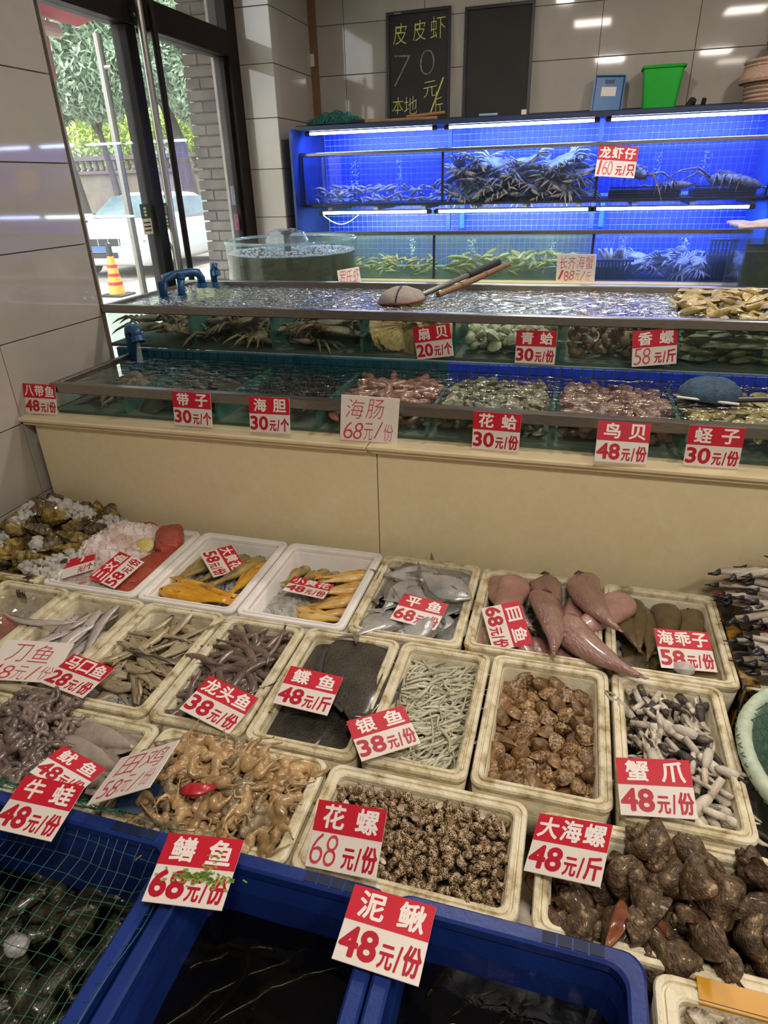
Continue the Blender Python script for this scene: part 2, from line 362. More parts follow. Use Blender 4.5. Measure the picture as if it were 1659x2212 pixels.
# white saloon car, seen through the door
def make_car():
    T = Matrix.Translation((-8.68, 11.12, 0)) @ Matrix.Rotation(math.radians(-85), 4, 'Z')
    # local: +X forward, body from x=0 (nose) back to -4.5
    c = thing('parked_car', 'white saloon car parked nose-on beyond the glass door', 'car', M=T)
    white = PM('white car paint', 'D2D2D0', None, rough=.2, coat=.6); dark = PM('car black trim', '15171A', None, rough=.4)
    gl = PM('car glass', '4A5A60', '75878C', 1.2, .05, spec=.8); rub = PM('tyre rubber', '1A1A1B', None, rough=.8); ch = PM('chrome', 'C9CBCD', None, rough=.12, metal=1)
    W = .9
    def sect(x, hw, zs):   # half-width list per height
        l = [(x, -w * hw, z) for w, z in zs]; r = [(x, w * hw, z) for w, z in reversed(zs)]
        return l + r
    st = []
    for x, hw, zt, zb in ((.0, .74, .62, .34), (-.05, .82, .70, .24), (-.25, .88, .80, .20), (-.6, .90, .90, .20), (-1.15, .91, .98, .20), (-1.3, .91, 1.0, .20), (-3.3, .91, 1.0, .20), (-3.9, .9, 1.02, .22), (-4.4, .84, .98, .28), (-4.5, .78, .85, .34)):
        st.append(sect(x, hw, [(.93, zb), (1.0, zb + .12), (1.0, (zb + zt) / 2), (.97, zt - .06), (.82, zt), (.4, zt + .02)]))
    mb = MB().rings(st); new('car_body', mb.mesh('car_body', True), c, mat=white)
    cab = []
    for x, zt, top in ((-1.05, .98, .82), (-1.75, 1.38, .70), (-2.2, 1.45, .68), (-3.0, 1.44, .68), (-3.5, 1.3, .70), (-4.0, 1.0, .8)):
        cab.append(sect(x, .9, [(.93, .9), (top * 1.12, (.95 + zt) / 2), (top, zt - .03), (top * .7, zt)]))
    new('roof', MB().rings(cab).mesh('roof', True), c, mat=white)
    ws = MB().rings([[(-1.10, -.74, 1.0), (-1.10, .74, 1.0), (-1.72, .58, 1.375), (-1.72, -.58, 1.375)], [(-1.06, -.74, 1.02), (-1.06, .74, 1.02), (-1.69, .58, 1.395), (-1.69, -.58, 1.395)]])
    new('windscreen', ws, c, mat=gl)
    for s_ in (-1, 1):
        new('side_window', MB().rings([[(-1.35, s_ * .80, 1.02), (-3.55, s_ * .80, 1.03), (-3.3, s_ * .68, 1.34), (-1.9, s_ * .66, 1.36)], [(-1.35, s_ * .86, 1.02), (-3.55, s_ * .86, 1.03), (-3.3, s_ * .72, 1.35), (-1.9, s_ * .70, 1.37)]]), c, mat=gl)
        hl = new('headlight', MB().rings([[(.0, s_ * .46, .60), (-.2, s_ * .86, .66), (-.2, s_ * .86, .76), (-.03, s_ * .46, .70)], [(.045, s_ * .46, .60), (-.14, s_ * .90, .66), (-.16, s_ * .90, .75), (.0, s_ * .46, .70)]]), c, mat=PM('headlight lens', '6E787C', 'A8B0B4', 6, .06, spec=.8))
        new('wing_mirror', MB().box((-1.35, s_ * 1.0, 1.02), (.12, .2, .13), bev=.03), c, mat=white)
        for x in (-.8, -3.5):
            w = new('wheel', MB().rings([[(x + .31 * math.cos(a), s_ * y, .31 + .31 * math.sin(a)) for a in [2 * PI * k / 24 for k in range(24)]] for y in (.70, .915)]), c, mat=rub)
            new('wheel_rim', MB().rings([[(x + r * math.cos(a), s_ * y, .31 + r * math.sin(a)) for a in [2 * PI * k / 16 for k in range(16)]] for r, y in ((.21, .90), (.2, .925), (.05, .905))]), w, mat=ch)
    g = new('grille', MB().b2(-.03, .03, -.42, .42, .575, .70, bev=.01), c, mat=dark)
    for k in range(5): new('grille_bar', MB().b2(.025, .04, -.42 + .21 * k - .008, -.42 + .21 * k + .008, .58, .695), g, mat=ch)
    new('lower_intake', MB().b2(-.06, .012, -.34, .34, .36, .46, bev=.01), c, mat=dark)
    new('number_plate', MB().b2(.0, .035, -.22, .22, .475, .565), c, mat=PM('plate blue', '3C5C92', None, rough=.4))
    new('bonnet_crease', MB().tube([(-.15, 0, .77), (-1.0, 0, 1.0)], .012, 6), c, mat=white)
make_car()
# traffic cone, yellow with dark band
cn = thing('traffic_cone', 'yellow traffic bollard cone standing before the white car', 'cone', (-7.15, 9.35, -.02))
new('cone_body', MB().lathe([(.13, .03), (.045, .62), (.04, .64)], 16), cn, mat=PM('cone yellow', 'D9A437', 'C98F2A', 8, .5))
new('cone_cap', MB().lathe([(.05, .60), (.045, .78), (.02, .80)], 12), cn, mat=MT['blackmetal'])
new('cone_base', MB().b2(-.2, .2, -.2, .2, 0, .035, bev=.01), cn, mat=MT['blackmetal'])
cnb = MT['redink']
for k in range(3): new('cone_band', MB().lathe([(.115 - .018 * k, .17 + .13 * k), (.110 - .018 * k, .215 + .13 * k)], 16, cap0=False, cap1=False), cn, mat=cnb)
# scooters parked further left
def scooter(x, y, a, label, body):
    t = thing('parked_scooter', label, 'scooter', M=TRS((x, y, -.02), (0, 0, a)))
    bmat = PM('scooter body', body, None, rough=.35); tr = PM('scooter tyre', '161616', None, rough=.8)
    for xx in (-.6, .6): new('wheel', MB().rings([[(xx + .24 * math.cos(q), yy, .24 + .24 * math.sin(q)) for q in [2 * PI * k / 18 for k in range(18)]] for yy in (-.05, .05)]), t, mat=tr)
    new('seat', MB().tube([(-.75, 0, .72), (-.4, 0, .76), (-.05, 0, .70)], [.09, .13, .08], 10, .6), t, mat=MT['blackmetal'])
    new('body_shell', MB().tube([(-.8, 0, .6), (-.4, 0, .5), (0, 0, .3), (.35, 0, .34), (.5, 0, .75), (.46, 0, .95)], [.08, .16, .12, .12, .14, .06], 10), t, mat=bmat)
    new('handlebar', MB().tube([(.4, -.32, 1.02), (.48, 0, .98), (.4, .32, 1.02)], .02, 8), t, mat=MT['blackmetal'])
    new('headlamp', MB().ico((.56, 0, .86), (.06, .09, .07), 2), t, mat=MT['whiteink'])
scooter(-11.4, 14.2, 2.2, 'dark parked scooter nearest the car bonnet outside', '2A2D33')
scooter(-12.6, 15.0, 2.5, 'grey parked scooter behind the dark one outside', '6D7076')
scooter(-11.9, 16.6, 2.0, 'maroon parked scooter under the far wall', '5A2A2C')
# far garden wall with an openwork coping
gw = struct('wall_garden', MB().b2(-30, 10, 22, 22.4, 0, 2.0), PM('rendered wall', '5E564E', '7E756A', 1.2, .9, .2, c3='968C80'))
cop = new('coping', MB().b2(-30, 10, 21.9, 22.5, 2.42, 2.55), gw, mat=PM('coping brick', '6E6258', '5E544C', 3, .9))
new('coping', MB().b2(-30, 10, 21.9, 22.5, 2.0, 2.1), gw, mat=PM('coping brick low', '6E6258', '5E544C', 3, .9))
bl_me = setmats(MB().lathe([(.06, 0), (.11, .1), (.06, .18), (.09, .26), (.06, .32)], 8).mesh('baluster', True), PM('baluster stone', '8A8076', '9C9288', 4, .9))
for k in range(70): new('baluster', bl_me, gw, (-22 + k * .26, 22.2, 2.1))
sb = thing('shop_board', 'cream notice board leaning on the far garden wall', 'sign', (-15.6, 21.8, .0))
new('board_face', MB().b2(-.9, .9, -.03, .03, .35, 1.0), sb, mat=PM('board cream', 'D8CBA4', None, rough=.6))
for k in range(2): new('board_line', MB().b2(-.7, .6 - k * .3, -.036, -.028, .78 - .22 * k, .86 - .22 * k), sb, mat=MT['marker'])
for k in (-.8, .8): new('board_leg', MB().b2(k - .03, k + .03, -.02, .02, 0, .36), sb, mat=MT['blackmetal'])
# blue street hoarding right of the trunk
hb = thing('street_sign', 'white and blue sign board on posts in the street', 'sign', (-9.3, 18.8, 0))
new('sign_panel', MB().b2(-.35, .35, -.03, .03, 1.1, 1.75), hb, mat=PM('sign blue', '6EA2C8', 'D9E3EA', 3, .5, ramp=(.45, .5)))
for k in (-.3, .3): new('sign_post', MB().b2(k - .03, k + .03, -.02, .02, 0, 1.1), hb, mat=MT['steel'])
# trees
LEAF = [PM('leaf grey green', '7E9878', 'B4CBAC', 3, .5, var=.15), PM('leaf yellow green', 'A2BE4C', 'C8D870', 3, .5, var=.15)]
for m in LEAF: m.node_tree.nodes['Principled BSDF'].inputs['Transmission Weight'].default_value = 0.0
BARK = PM('bark', '4E463E', '6A6056', 6, .9, .5, 20, stretch=(3, 3, .6))
def crown(name, parent, cs, n, size, mat, seed):
    g = random.Random(seed); V = []; Fc = []
    for _ in range(n):
        c, r = cs[g.randrange(len(cs))]
        while True:
            d = Vector((g.uniform(-1, 1), g.uniform(-1, 1), g.uniform(-1, 1)))
            if .25 < d.length < 1: break
        p = Vector((c[0] + d[0] * r[0], c[1] + d[1] * r[1], c[2] + d[2] * r[2]))
        R = Euler((g.uniform(-1.2, 1.2), g.uniform(-1.2, 1.2), g.uniform(0, 6.28))).to_matrix(); s_ = size * g.uniform(.6, 1.3)
        o = len(V)
        for q in ((-1, 0, 0), (-.2, .38, .08), (1, 0, -.12), (-.2, -.38, .08)): V.append(tuple(p + R @ (Vector(q) * s_)))
        Fc.append((o, o + 2, o + 1)); Fc.append((o, o + 3, o + 2))
    me = bpy.data.meshes.new(name); me.from_pydata(V, [], Fc); me.update()
    return new(name, me, parent, mat=mat)
def tree(x, y, trunk, cs, n, size, mi, label, seed, r0=.2):
    t = thing('street_tree', label, 'tree', (x, y, -.02), group='trees along the street')
    tk = new('trunk', MB().tube(trunk, [r0 * (1 - .55 * i / (len(trunk) - 1)) for i in range(len(trunk))], 10).mesh('trunk', True), t, mat=BARK)
    g = random.Random(seed); top = Vector(trunk[-1])
    for k in range(5):
        a = g.uniform(0, 6.28); e = top + Vector((math.cos(a) * 1.4, math.sin(a) * 1.4, g.uniform(.6, 1.8)))
        new('branch', MB().tube([top - Vector((0, 0, .4)), top.lerp(e, .5) + Vector((0, 0, .2)), e], [r0 * .4, r0 * .26, r0 * .1], 6), tk, mat=BARK)
    crown('foliage', t, cs, n, size, LEAF[mi], seed)
tree(-12.75, 15.7, [(.25, 0, 0), (.1, 0, 1.3), (-.02, 0, 2.4), (-.3, .1, 3.4)], [((-.4, 0, 4.9), (2.2, 2.0, 1.7)), ((1.2, 0, 3.9), (1.2, 1.2, .95)), ((-1, .5, 3.8), (1.2, 1.2, .9))], 17000, .10, 0, 'dark-trunked street tree at the left of the door view', 5, .3)
tree(-11.95, 16.3, [(.25, 0, 0), (.1, 0, 1.6), (-.12, 0, 3.2)], [((-.1, 0, 4.7), (1.8, 1.8, 1.5)), ((1.0, -.4, 3.9), (1.1, 1.1, .7))], 14000, .10, 0, 'slender pole-trunked street tree behind the left glass leaf', 6, .12)
tree(-10.3, 17.4, [(.12, 0, 0), (.0, 0, 1.3), (-.2, 0, 2.7), (-.5, -.1, 3.9)], [((-.5, 0, 5.0), (2.0, 2.0, 1.6)), ((.7, 0, 3.7), (.8, 1.2, .9))], 15000, .10, 0, 'leaning thick-trunked tree beside the brick wall outside', 7, .26)
tree(-17.5, 25.5, [(0, 0, 0), (0, 0, 2.2)], [((0, 0, 3.4), (3.2, 2.0, 1.6)), ((4.5, .5, 3.4), (3.0, 2, 1.5))], 9000, .15, 1, 'bright yellow-green tree beyond the garden wall', 8, .2)
# red shop awning with a rolled end
aw = thing('shop_awning', 'red fabric awning with a pale roller outside the door', 'awning', (-2.69, 4.05, 0))
red_f = PM('awning red', 'A32338', 'B8324A', 4, .7)
new('awning_fabric', MB().rings([[(-.9, -.5, 2.55), (.5, -.5, 2.85), (.5, (.8), 2.85), (-.9, .8, 2.55)], [(-.9, -.5, 2.565), (.5, -.5, 2.865), (.5, .8, 2.865), (-.9, .8, 2.565)]]), aw, mat=red_f)
new('valance', MB().b2(-.93, -.9, -.5, .47, 2.20, 2.46), aw, mat=red_f)
new('roller', MB().tube([(-.9, -.5, 2.49), (-.9, .56, 2.49)], .045, 12), aw, mat=PM('roller pale', 'C9A79A', None, rough=.5))
# service wires between the trees
for k, (a, b, lb) in enumerate((((-13.1, 15.8, 4.3), (-10.7, 17.3, 4.5), 'upper slack service wire strung across the trees outside'), ((-13.0, 15.8, 3.9), (-10.7, 17.3, 3.9), 'lower slack service wire strung across the trees outside'))):
    pts = [tuple(Vector(a).lerp(Vector(b), t / 10) - Vector((0, 0, .22 * math.sin(PI * t / 10)))) for t in range(11)]
    new('service_wire', MB().tube(pts, .012, 5), None, None, MT['blackmetal'], label=lb, cat='wire')
# ------------------------------------------------------------------ counter, tanks
ct = thing('marble_counter', 'cream marble counter front carrying the stepped tanks', 'counter', (0, 0, 0))
pm_ = MT['marble']
for a, b in ((-1.705, -.509), (-.506, .72), (.723, 2.19)): new('marble_slab', MB().b2(a, b, 1.667, 1.69, 0, .829, bev=.002), ct, mat=pm_)
new('counter_core', MB().b2(-1.70, 2.19, 1.69, 2.9, 0, .80), ct, mat=MT['plaster'])
for a, b in ((-1.742, -.532), (-.529, 2.19)):
    lg = new('ledge_slab', MB().b2(a, b, 1.638, 1.735, .838, .853, bev=.004), ct, mat=MT['marble_edge'])
    new('ledge_moulding', MB().b2(a + .01, b, 1.648, 1.70, .826, .838, bev=.003), lg, mat=MT['marble_edge'])
BLUE_T = PM('blue mosaic glaze', '0A2CB4', '1440C8', 30, .42, var=.14)
TEAL_T = PM('teal mosaic glaze', '10404C', '1A5563', 30, .18, var=.14)
GROUTB = PM('pale mosaic grout', '8FB8DC', 'A0C6E4', 20, .8)
GROUTT = PM('dark mosaic grout', '3C5C66', '4C6C76', 20, .8)
LW = [-1.63, -1.382, -1.045, -.708, -.372, -.03, .306, .64, .98, 1.32, 1.66, 2.1]
UW = [-1.725, -1.379, -1.045, -.706, -.38, -.038, .312, .66, 1.0, 1.34, 1.68, 2.1]
def water(name, parent, x0, x1, y0, y1, z, mat, nx, ny, amp, fr, seed):
    vs = []; fs = []
    for j in range(ny + 1):
        for i in range(nx + 1):
            x = x0 + (x1 - x0) * i / nx; y = y0 + (y1 - y0) * j / ny
            vs.append((x, y, z + amp * noise.noise((x * fr, y * fr * 1.5, seed)) + amp * .5 * noise.noise((x * fr * 2.7, y * fr * 3.4, seed + 9))))
    for j in range(ny):
        for i in range(nx): a = j * (nx + 1) + i; fs.append((a, a + 1, a + nx + 2, a + nx + 1))
    me = bpy.data.meshes.new(name); me.from_pydata(vs, [], fs); me.polygons.foreach_set('use_smooth', [True] * len(fs)); me.update()
    return new(name, me, parent, mat=mat)
W_LOW = GLASS('tank water lower', (.84, .90, .84), 1.33, 0, bump=1.0, bscale=22, stretch=(1, 1.5, 1), rough=.04, bdist=.022)
W_UP = GLASS('tank water upper', (.84, .91, .86), 1.40, 0, bump=1.0, bscale=46, stretch=(1, 1.3, 1), rough=.03, bdist=.022, expo=2.6)
def stepped_tank(name, label, walls, y0, y1, zb, zg, zr0, zr1, zw, wmat, seed):
    t = thing(name, label, 'tank')
    new('tank_base', MB().b2(walls[0] - .01, walls[-1], y0 - .004, y1, zb - .012, zb), t, mat=PM(name + ' floor', '3C4A42', '566256', 8, .6))
    new('front_pane', MB().b2(walls[0], walls[-1], y0 - .004, y0 + .004, zg, zr0 + .004), t, mat=MT['tankglass'])
    new('side_pane', MB().b2(walls[0] - .004, walls[0] + .004, y0 + .005, y1, zg, zr0), t, mat=MT['tankglass'])
    for w in walls[1:-1]: new('divider_pane', MB().b2(w - .005, w + .005, y0 + .006, y1 - .012, zb, zr0 - .002), t, mat=DIVG)
    new('front_rail', MB().b2(walls[0] - .012, walls[-1], y0 - .016, y0 + .014, zr0, zr1, bev=.003), t, mat=MT['steel'])
    new('side_rail', MB().b2(walls[0] - .012, walls[0] + .012, y0 + .015, y1, zr1 - .02, zr1 - .001, bev=.002), t, mat=MT['steel_dull'])
    water('water', t, walls[0] + .005, walls[-1], y0 + .006, y1 - .012, zw, wmat, 260, 60, .003, 30, seed)
    return t
DIVG = PM('green tank divider', '2E5450', '3D6962', 10, .15)
tl = stepped_tank('lower_tank', 'lower stepped seafood tank with a steel front rail', LW, 1.722, 2.165, .862, .856, .925, .957, .944, W_LOW, 3)
tu = stepped_tank('upper_tank', 'upper stepped seafood tank above the first one', UW, 2.172, 2.76, .984, .974, 1.10, 1.130, 1.119, W_UP, 7)
new('back_pane', MB().b2(UW[0], 2.1, 2.752, 2.76, .98, 1.11), tu, mat=GLASS('back glass with painted door glow', (.85, .85, .5), 1.35, .3, (.75, .72, .3), trl=.85))  # yellow tint and haze paint the door's backlight into this pane
new('back_rail', MB().b2(UW[0] - .012, 2.1, 2.75, 2.79, 1.108, 1.14, bev=.003), tu, mat=MT['steel'])
# mosaic riser between the two water levels
ms = thing('mosaic_riser', 'narrow teal-blue mosaic riser under the upper tank', 'tile strip')
new('mortar_bed', MB().b2(-1.70, 2.1, 2.150, 2.166, .864, .972), ms, mat=GROUTT)
mt_me = setmats(MB().box((0, 0, 0), (.030, .006, .030), bev=.002).mesh('tile'), BLUE_T)
mt2 = setmats(MB().box((0, 0, 0), (.030, .006, .030), bev=.002).mesh('tile'), TEAL_T)
for k in range(76):
    for r in range(3): new('tile', mt_me if k > 38 else mt2, ms, (-1.68 + k * .0335, 2.148, .955 - r * .0335))
# dark mosaic floor of the left cells
# ------------------------------------------------------------------ back rack of lit tanks
RX = [-1.65, -.80, .043, .885]
rk = thing('aquarium_rack', 'two-tier steel rack holding lit aquarium tanks against back wall', 'rack')
YU, YL, YB = 4.07, 3.90, 4.50
new('rack_base', MB().b2(-1.66, 2.15, 3.92, 4.59, 0, .985), rk, mat=MT['plaster'])
new('base_ledge', MB().b2(-1.66, .80, 3.83, 4.5, .985, 1.008, bev=.004), rk, mat=MT['marble_edge'])
new('top_panel', MB().b2(-1.66, 2.15, 4.04, 4.595, 1.802, 1.818, bev=.003), rk, mat=MT['blackmetal'])
new('top_beam', MB().b2(-1.66, 2.15, 4.03, 4.05, 1.790, 1.815, bev=.002), rk, mat=PM('dark blue beam', '1C2740', '24345A', 8, .35))
new('upper_shelf', MB().b2(-1.66, .90, 4.06, 4.5, 1.392, 1.406, bev=.002), rk, mat=MT['blackmetal'])
for k in range(9): new('shelf_bracket', MB().b2(-1.5 + k * .29, -1.475 + k * .29, 4.07, 4.46, 1.372, 1.391), rk, mat=MT['blackmetal'])
new('upper_rail', MB().b2(-1.665, .90, YU - .022, YU + .008, 1.661, 1.680, bev=.003), rk, mat=MT['steel'])
new('lower_rail', MB().b2(-1.665, .82, YL - .022, YL + .008, 1.245, 1.266, bev=.003), rk, mat=MT['steel'])
new('end_panel', MB().b2(-1.668, -1.655, 3.95, 4.5, 1.0, 1.80), rk, mat=PM('blue end panel', '10245C', '183272', 20, .3))
new('end_panel', MB().b2(.893, .905, 3.95, 4.5, 1.0, 1.80), rk, mat=PM('blue end panel right', '2450A8', '3060B8', 20, .3))
for x in RX[1:3]:
    new('rack_post', MB().b2(x - .012, x + .012, 4.30, 4.33, 1.40, 1.80), rk, mat=PM('blue post', '1E3E86', None, rough=.4))
    new('rack_post', MB().b2(x - .012, x + .012, 4.28, 4.31, 1.25, 1.395), rk, mat=PM('blue post low', '1E3E86', None, rough=.4))
    new('pvc_pipe', MB().tube([(x + .06, 4.42, 1.25), (x + .06, 4.42, 1.40)], .022, 10), rk, mat=PM('blue pvc', '2D6FC0', None, rough=.4))
for tier, z0, z1, lb in ((1, 1.41, 1.80, 'upper'), (0, 1.01, 1.39, 'lower')):
    mw = thing('mosaic_backing', 'blue mosaic tiled back panel of the %s tank tier' % lb, 'tile panel')
    new('mortar_bed', MB().b2(-1.655, .893, YB, YB + .08, z0, z1), mw, mat=GROUTB)
    me = setmats(MB().box((0, 0, 0), (.0305, .006, .0305), bev=.002).mesh('tile'), BLUE_T)
    rest = MB(); cnt = 0
    for r in range(int((z1 - z0) / .0335)):
        for k in range(76):
            p = (-1.635 + k * .0335, YB - .001, z1 - .018 - r * .0335)
            if cnt < 300: new('tile', me, mw, p); cnt += 1
            else: rest.box(p, (.0305, .006, .0305))
    ro = new('remaining_tile', rest, mw, mat=BLUE_T); ro['kind'] = 'stuff'
LEDB = (.24, .34, 1.0); LEDW = (.82, 1.0, .98)
def led(x0, x1, y, z, col, power, em, label, scol):
    t = thing('led_bar', label, 'lamp', ((x0 + x1) / 2, y, z))
    l = x1 - x0
    new('led_tube', MB().tube([(-l / 2, 0, 0), (l / 2, 0, 0)], .007, 10), t, mat=EM('led glow', em, scol))
    new('led_holder', MB().b2(-l / 2 - .02, l / 2 + .02, .0, .02, .006, .014), t, mat=MT['blackmetal'])
    for s_ in (-1, 1): new('end_cap', MB().box((s_ * (l / 2 + .014), 0, 0), (.028, .022, .022), bev=.004), t, mat=MT['blackmetal'])
    n_ = 2
    for k in range(n_):
        a = area('led_bar_light', (x0 + l * (k + .5) / n_, y + .012, z - .012), l / n_, power / n_, col, (math.radians(35), 0, 0), .012)
led(-1.585, -.86, 4.075, 1.778, LEDB, 9, (.5, .6, 1), 'white-blue LED bar over the first upper tank', 26)
led(-.765, .0, 4.075, 1.778, LEDB, 9, (.5, .6, 1), 'white-blue LED bar over the crab tank', 26)
led(.085, .88, 4.075, 1.778, LEDB, 9, (.5, .6, 1), 'white-blue LED bar over the lobster tank', 26)
led(-1.50, -.87, 3.99, 1.362, LEDW, 5, (.8, 1, 1), 'cyan-white LED bar under the first upper tank', 26)
led(-.80, .015, 3.99, 1.362, LEDW, 5, (.8, 1, 1), 'cyan-white LED bar under the crab tank', 26)
led(.06, .80, 3.99, 1.362, LEDB, 8, (.5, .6, 1), 'white-blue LED bar under the lobster tank', 26)
W_RACK = GLASS('rack tank water', (.75, .85, .95), 1.33, .10, (.6, .75, 1), bump=.3, bscale=30, trl=.7)
W_GREEN = GLASS('green rack tank water', (.86, .90, .80), 1.33, .10, (.8, .85, .7), bump=.3, bscale=30, trl=.7)
FRONTG = GLASS('greenish tank glass', (.82, .88, .74), 1.35, .17, (.36, .42, .26), trl=.8)  # green tint and haze in the pane stand in for murky water
def rack_tank(x0, x1, y0, z0, z1, zw, label, gm, wm, seed):
    t = thing('aquarium_tank', label, 'tank')
    new('front_pane', MB().b2(x0 + .006, x1 - .006, y0, y0 + .006, z0, z1), t, mat=gm)
    new('edge_strip', MB().b2(x0, x0 + .008, y0 - .001, y0 + .01, z0, z1), t, mat=MT['blackmetal'])
    new('edge_strip', MB().b2(x1 - .004, x1, y0 - .001, y0 + .01, z0, z1), t, mat=MT['blackmetal'])
    new('tank_floor', MB().b2(x0, x1, y0, YB - .006, z0 - .004, z0), t, mat=PM('tank floor dark', '1D2430', '2A3440', 8, .5))
    water('water', t, x0 + .006, x1 - .006, y0 + .008, YB - .008, zw, wm, 40, 16, .003, 16, seed)
    return t
rack_tank(RX[0], RX[1], YU, 1.407, 1.661, 1.632, 'upper rack tank with a low bed of shrimp', MT['rackglass'], W_RACK, 1)
rack_tank(RX[1], RX[2], YU, 1.407, 1.661, 1.636, 'upper rack tank packed with crabs', MT['rackglass'], W_RACK, 2)
rack_tank(RX[2], RX[3], YU, 1.407, 1.661, 1.636, 'upper rack tank with spiny lobsters', MT['rackglass'], W_RACK, 3)
rack_tank(RX[0], RX[1] - .01, YL, 1.01, 1.245, 1.224, 'lower rack tank of olive shrimp beside the round tub', FRONTG, W_GREEN, 4)
rack_tank(RX[1] - .01, RX[2] + .016, YL, 1.01, 1.245, 1.222, 'lower rack tank of grey mantis shrimp in greenish water', FRONTG, W_GREEN, 5)
rack_tank(RX[2] + .016, .80, YL, 1.01, 1.245, 1.226, 'lower rack tank with crab legs in black baskets', MT['rackglass'], W_RACK, 6)
# bubbles
BUB = GLASS('bubble', (1, 1, 1), 1.9, .35, (.9, .95, 1))
for (bx, by, z0, z1, lb) in ((-1.36, 4.2, 1.48, 1.63, 'first'), (-1.08, 4.2, 1.47, 1.63, 'second'), (.36, 4.3, 1.5, 1.63, 'third'), (.60, 4.3, 1.48, 1.63, 'fourth'), (-.98, 4.1, 1.12, 1.22, 'fifth'), (-.62, 4.1, 1.13, 1.22, 'sixth'), (-.16, 4.1, 1.1, 1.22, 'seventh'), (.22, 4.1, 1.12, 1.22, 'eighth'), (.54, 4.1, 1.14, 1.22, 'ninth')):
    mb = MB()
    for k in range(60):
        r = rnd.uniform(.0015, .0045); mb.ico((bx + rnd.gauss(0, .012), by + rnd.gauss(0, .012), rnd.uniform(z0, z1)), (r, r, r), 1)
    new('air_bubbles', mb, None, None, BUB, label='rising column of air bubbles in the rack tanks', cat='bubbles', group='bubble columns in the rack tanks', kind='stuff')
# power lead hanging under the left LED
new('lamp_lead', MB().tube([(-1.5 + .22 * t, 3.985, 1.35 - .05 * math.sin(PI * t)) for t in [k / 10 for k in range(11)]], .003, 6), None, None, MT['foamwhite'], label='thin white cable looping under the lower LED bar', cat='cable')

# ------------------------------------------------------------------ things on top of the rack
TZ = 1.818
def blackboard(x0, x1, z0, z1, label, tilt):
    t = thing('chalkboard', label, 'blackboard', M=TRS(((x0 + x1) / 2, 4.555, z0), (math.radians(-4), math.radians(tilt), 0)))
    w, h = x1 - x0, z1 - z0
    new('slate', MB().b2(-w / 2 + .012, w / 2 - .012, -.004, .006, .014, h - .014), t, mat=PM('slate ' + label[:5], '1E1C1A', '282522', 5, .75))
    fm = MT['blackmetal']
    new('frame_side', MB().b2(-w / 2, -w / 2 + .016, -.012, .010, 0, h, bev=.002), t, mat=fm); new('frame_side', MB().b2(w / 2 - .016, w / 2, -.012, .010, 0, h, bev=.002), t, mat=fm)
    new('frame_bottom', MB().b2(-w / 2 + .016, w / 2 - .016, -.012, .010, 0, .016, bev=.002), t, mat=fm); new('frame_top', MB().b2(-w / 2 + .016, w / 2 - .016, -.012, .010, h - .018, h, bev=.002), t, mat=fm)
    for s_ in (-1, 1): new('hanging_lug', MB().tube([(s_ * w * .38, 0, h), (s_ * w * .38, 0, h + .012)], .004, 8), t, mat=MT['steel'])
    return t
bb1 = blackboard(-1.245, -.855, TZ, 2.415, 'black chalkboard with yellow chalk writing leaning on the wall', -.8)
bb2 = blackboard(-.775, -.378, TZ, 2.405, 'blank black chalkboard leaning beside the written one', -.6)
new('price_tag', MB().b2(.155, .185, -.0125, -.006, .03, .06), bb2, mat=MT['white_card'])
def clipcase():
    t = thing('document_case', 'blue plastic document case with a pale label on rack top', 'case', M=TRS((.055, 4.52, TZ), (math.radians(-6), math.radians(2.5), 0)))
    bl = PM('translucent blue plastic', '2B5E93', '3A72A8', 6, .3)
    new('case_body', MB().b2(-.085, .085, -.02, .02, .008, .205, bev=.008), t, mat=bl)
    new('case_lip', MB().b2(-.095, .095, -.03, .03, 0, .012, bev=.004), t, mat=bl)
    new('case_frame', MB().rings([[(x * (.078 - i), -.021 - .004 * (i > 0), .107 + z * (.092 - i)) for x, z in ((-1, -1), (1, -1), (1, 1), (-1, 1))] for i in (0, .006)], False, False), t, mat=PM('darker blue plastic', '1C4470', None, rough=.3))
    new('case_label', MB().b2(-.04, .04, -.0225, -.0195, .10, .145), t, mat=MT['white_card'])
    new('case_badge', MB().b2(-.025, .025, -.0225, -.0195, .162, .18), t, mat=PM('navy badge', '16304E', None, rough=.4))
clipcase()
gb = thing('green_bin', 'bright green tapered plastic bin on the rack top', 'bin', (.335, 4.50, TZ))
def sqr(hw, hd, z, r=.02, n=4):
    out = []
    for (sx, sy, a0) in ((1, 1, 0), (-1, 1, PI / 2), (-1, -1, PI), (1, -1, 1.5 * PI)):
        for k in range(n + 1):
            a = a0 + PI / 2 * k / n; out.append((sx * (hw - r) + r * math.cos(a), sy * (hd - r) + r * math.sin(a), z))
    return out
gm = PM('green plastic', '18A02A', '22B038', 5, .3, sss=.1)
new('bin_body', MB().rings([sqr(.08, .05, 0), sqr(.083, .053, .01), sqr(.103, .072, .21), sqr(.109, .078, .222), sqr(.106, .075, .225), sqr(.100, .069, .21), sqr(.079, .049, .008)]), gb, mat=gm)
new('bin_rim', MB().rings([sqr(.111, .08, .212), sqr(.113, .082, .222), sqr(.105, .074, .226), sqr(.103, .072, .216)], False, False), gb, mat=gm)
pc = thing('air_pump_fitting', 'small dark pump fitting lying beside the green bin', 'fitting', (.505, 4.46, TZ))
new('fitting_body', MB().b2(-.045, .045, -.03, .03, 0, .03, bev=.01), pc, mat=PM('slate plastic', '334753', '3E5562', 9, .5))
new('fitting_knob', MB().tube([(-.01, 0, .03), (.0, -.02, .06)], [.025, .018], 10), pc, mat=MT['blackmetal'])
new('fitting_nozzle', MB().tube([(.05, -.01, .01), (.055, -.03, .06)], .012, 10), pc, mat=MT['blackmetal'])
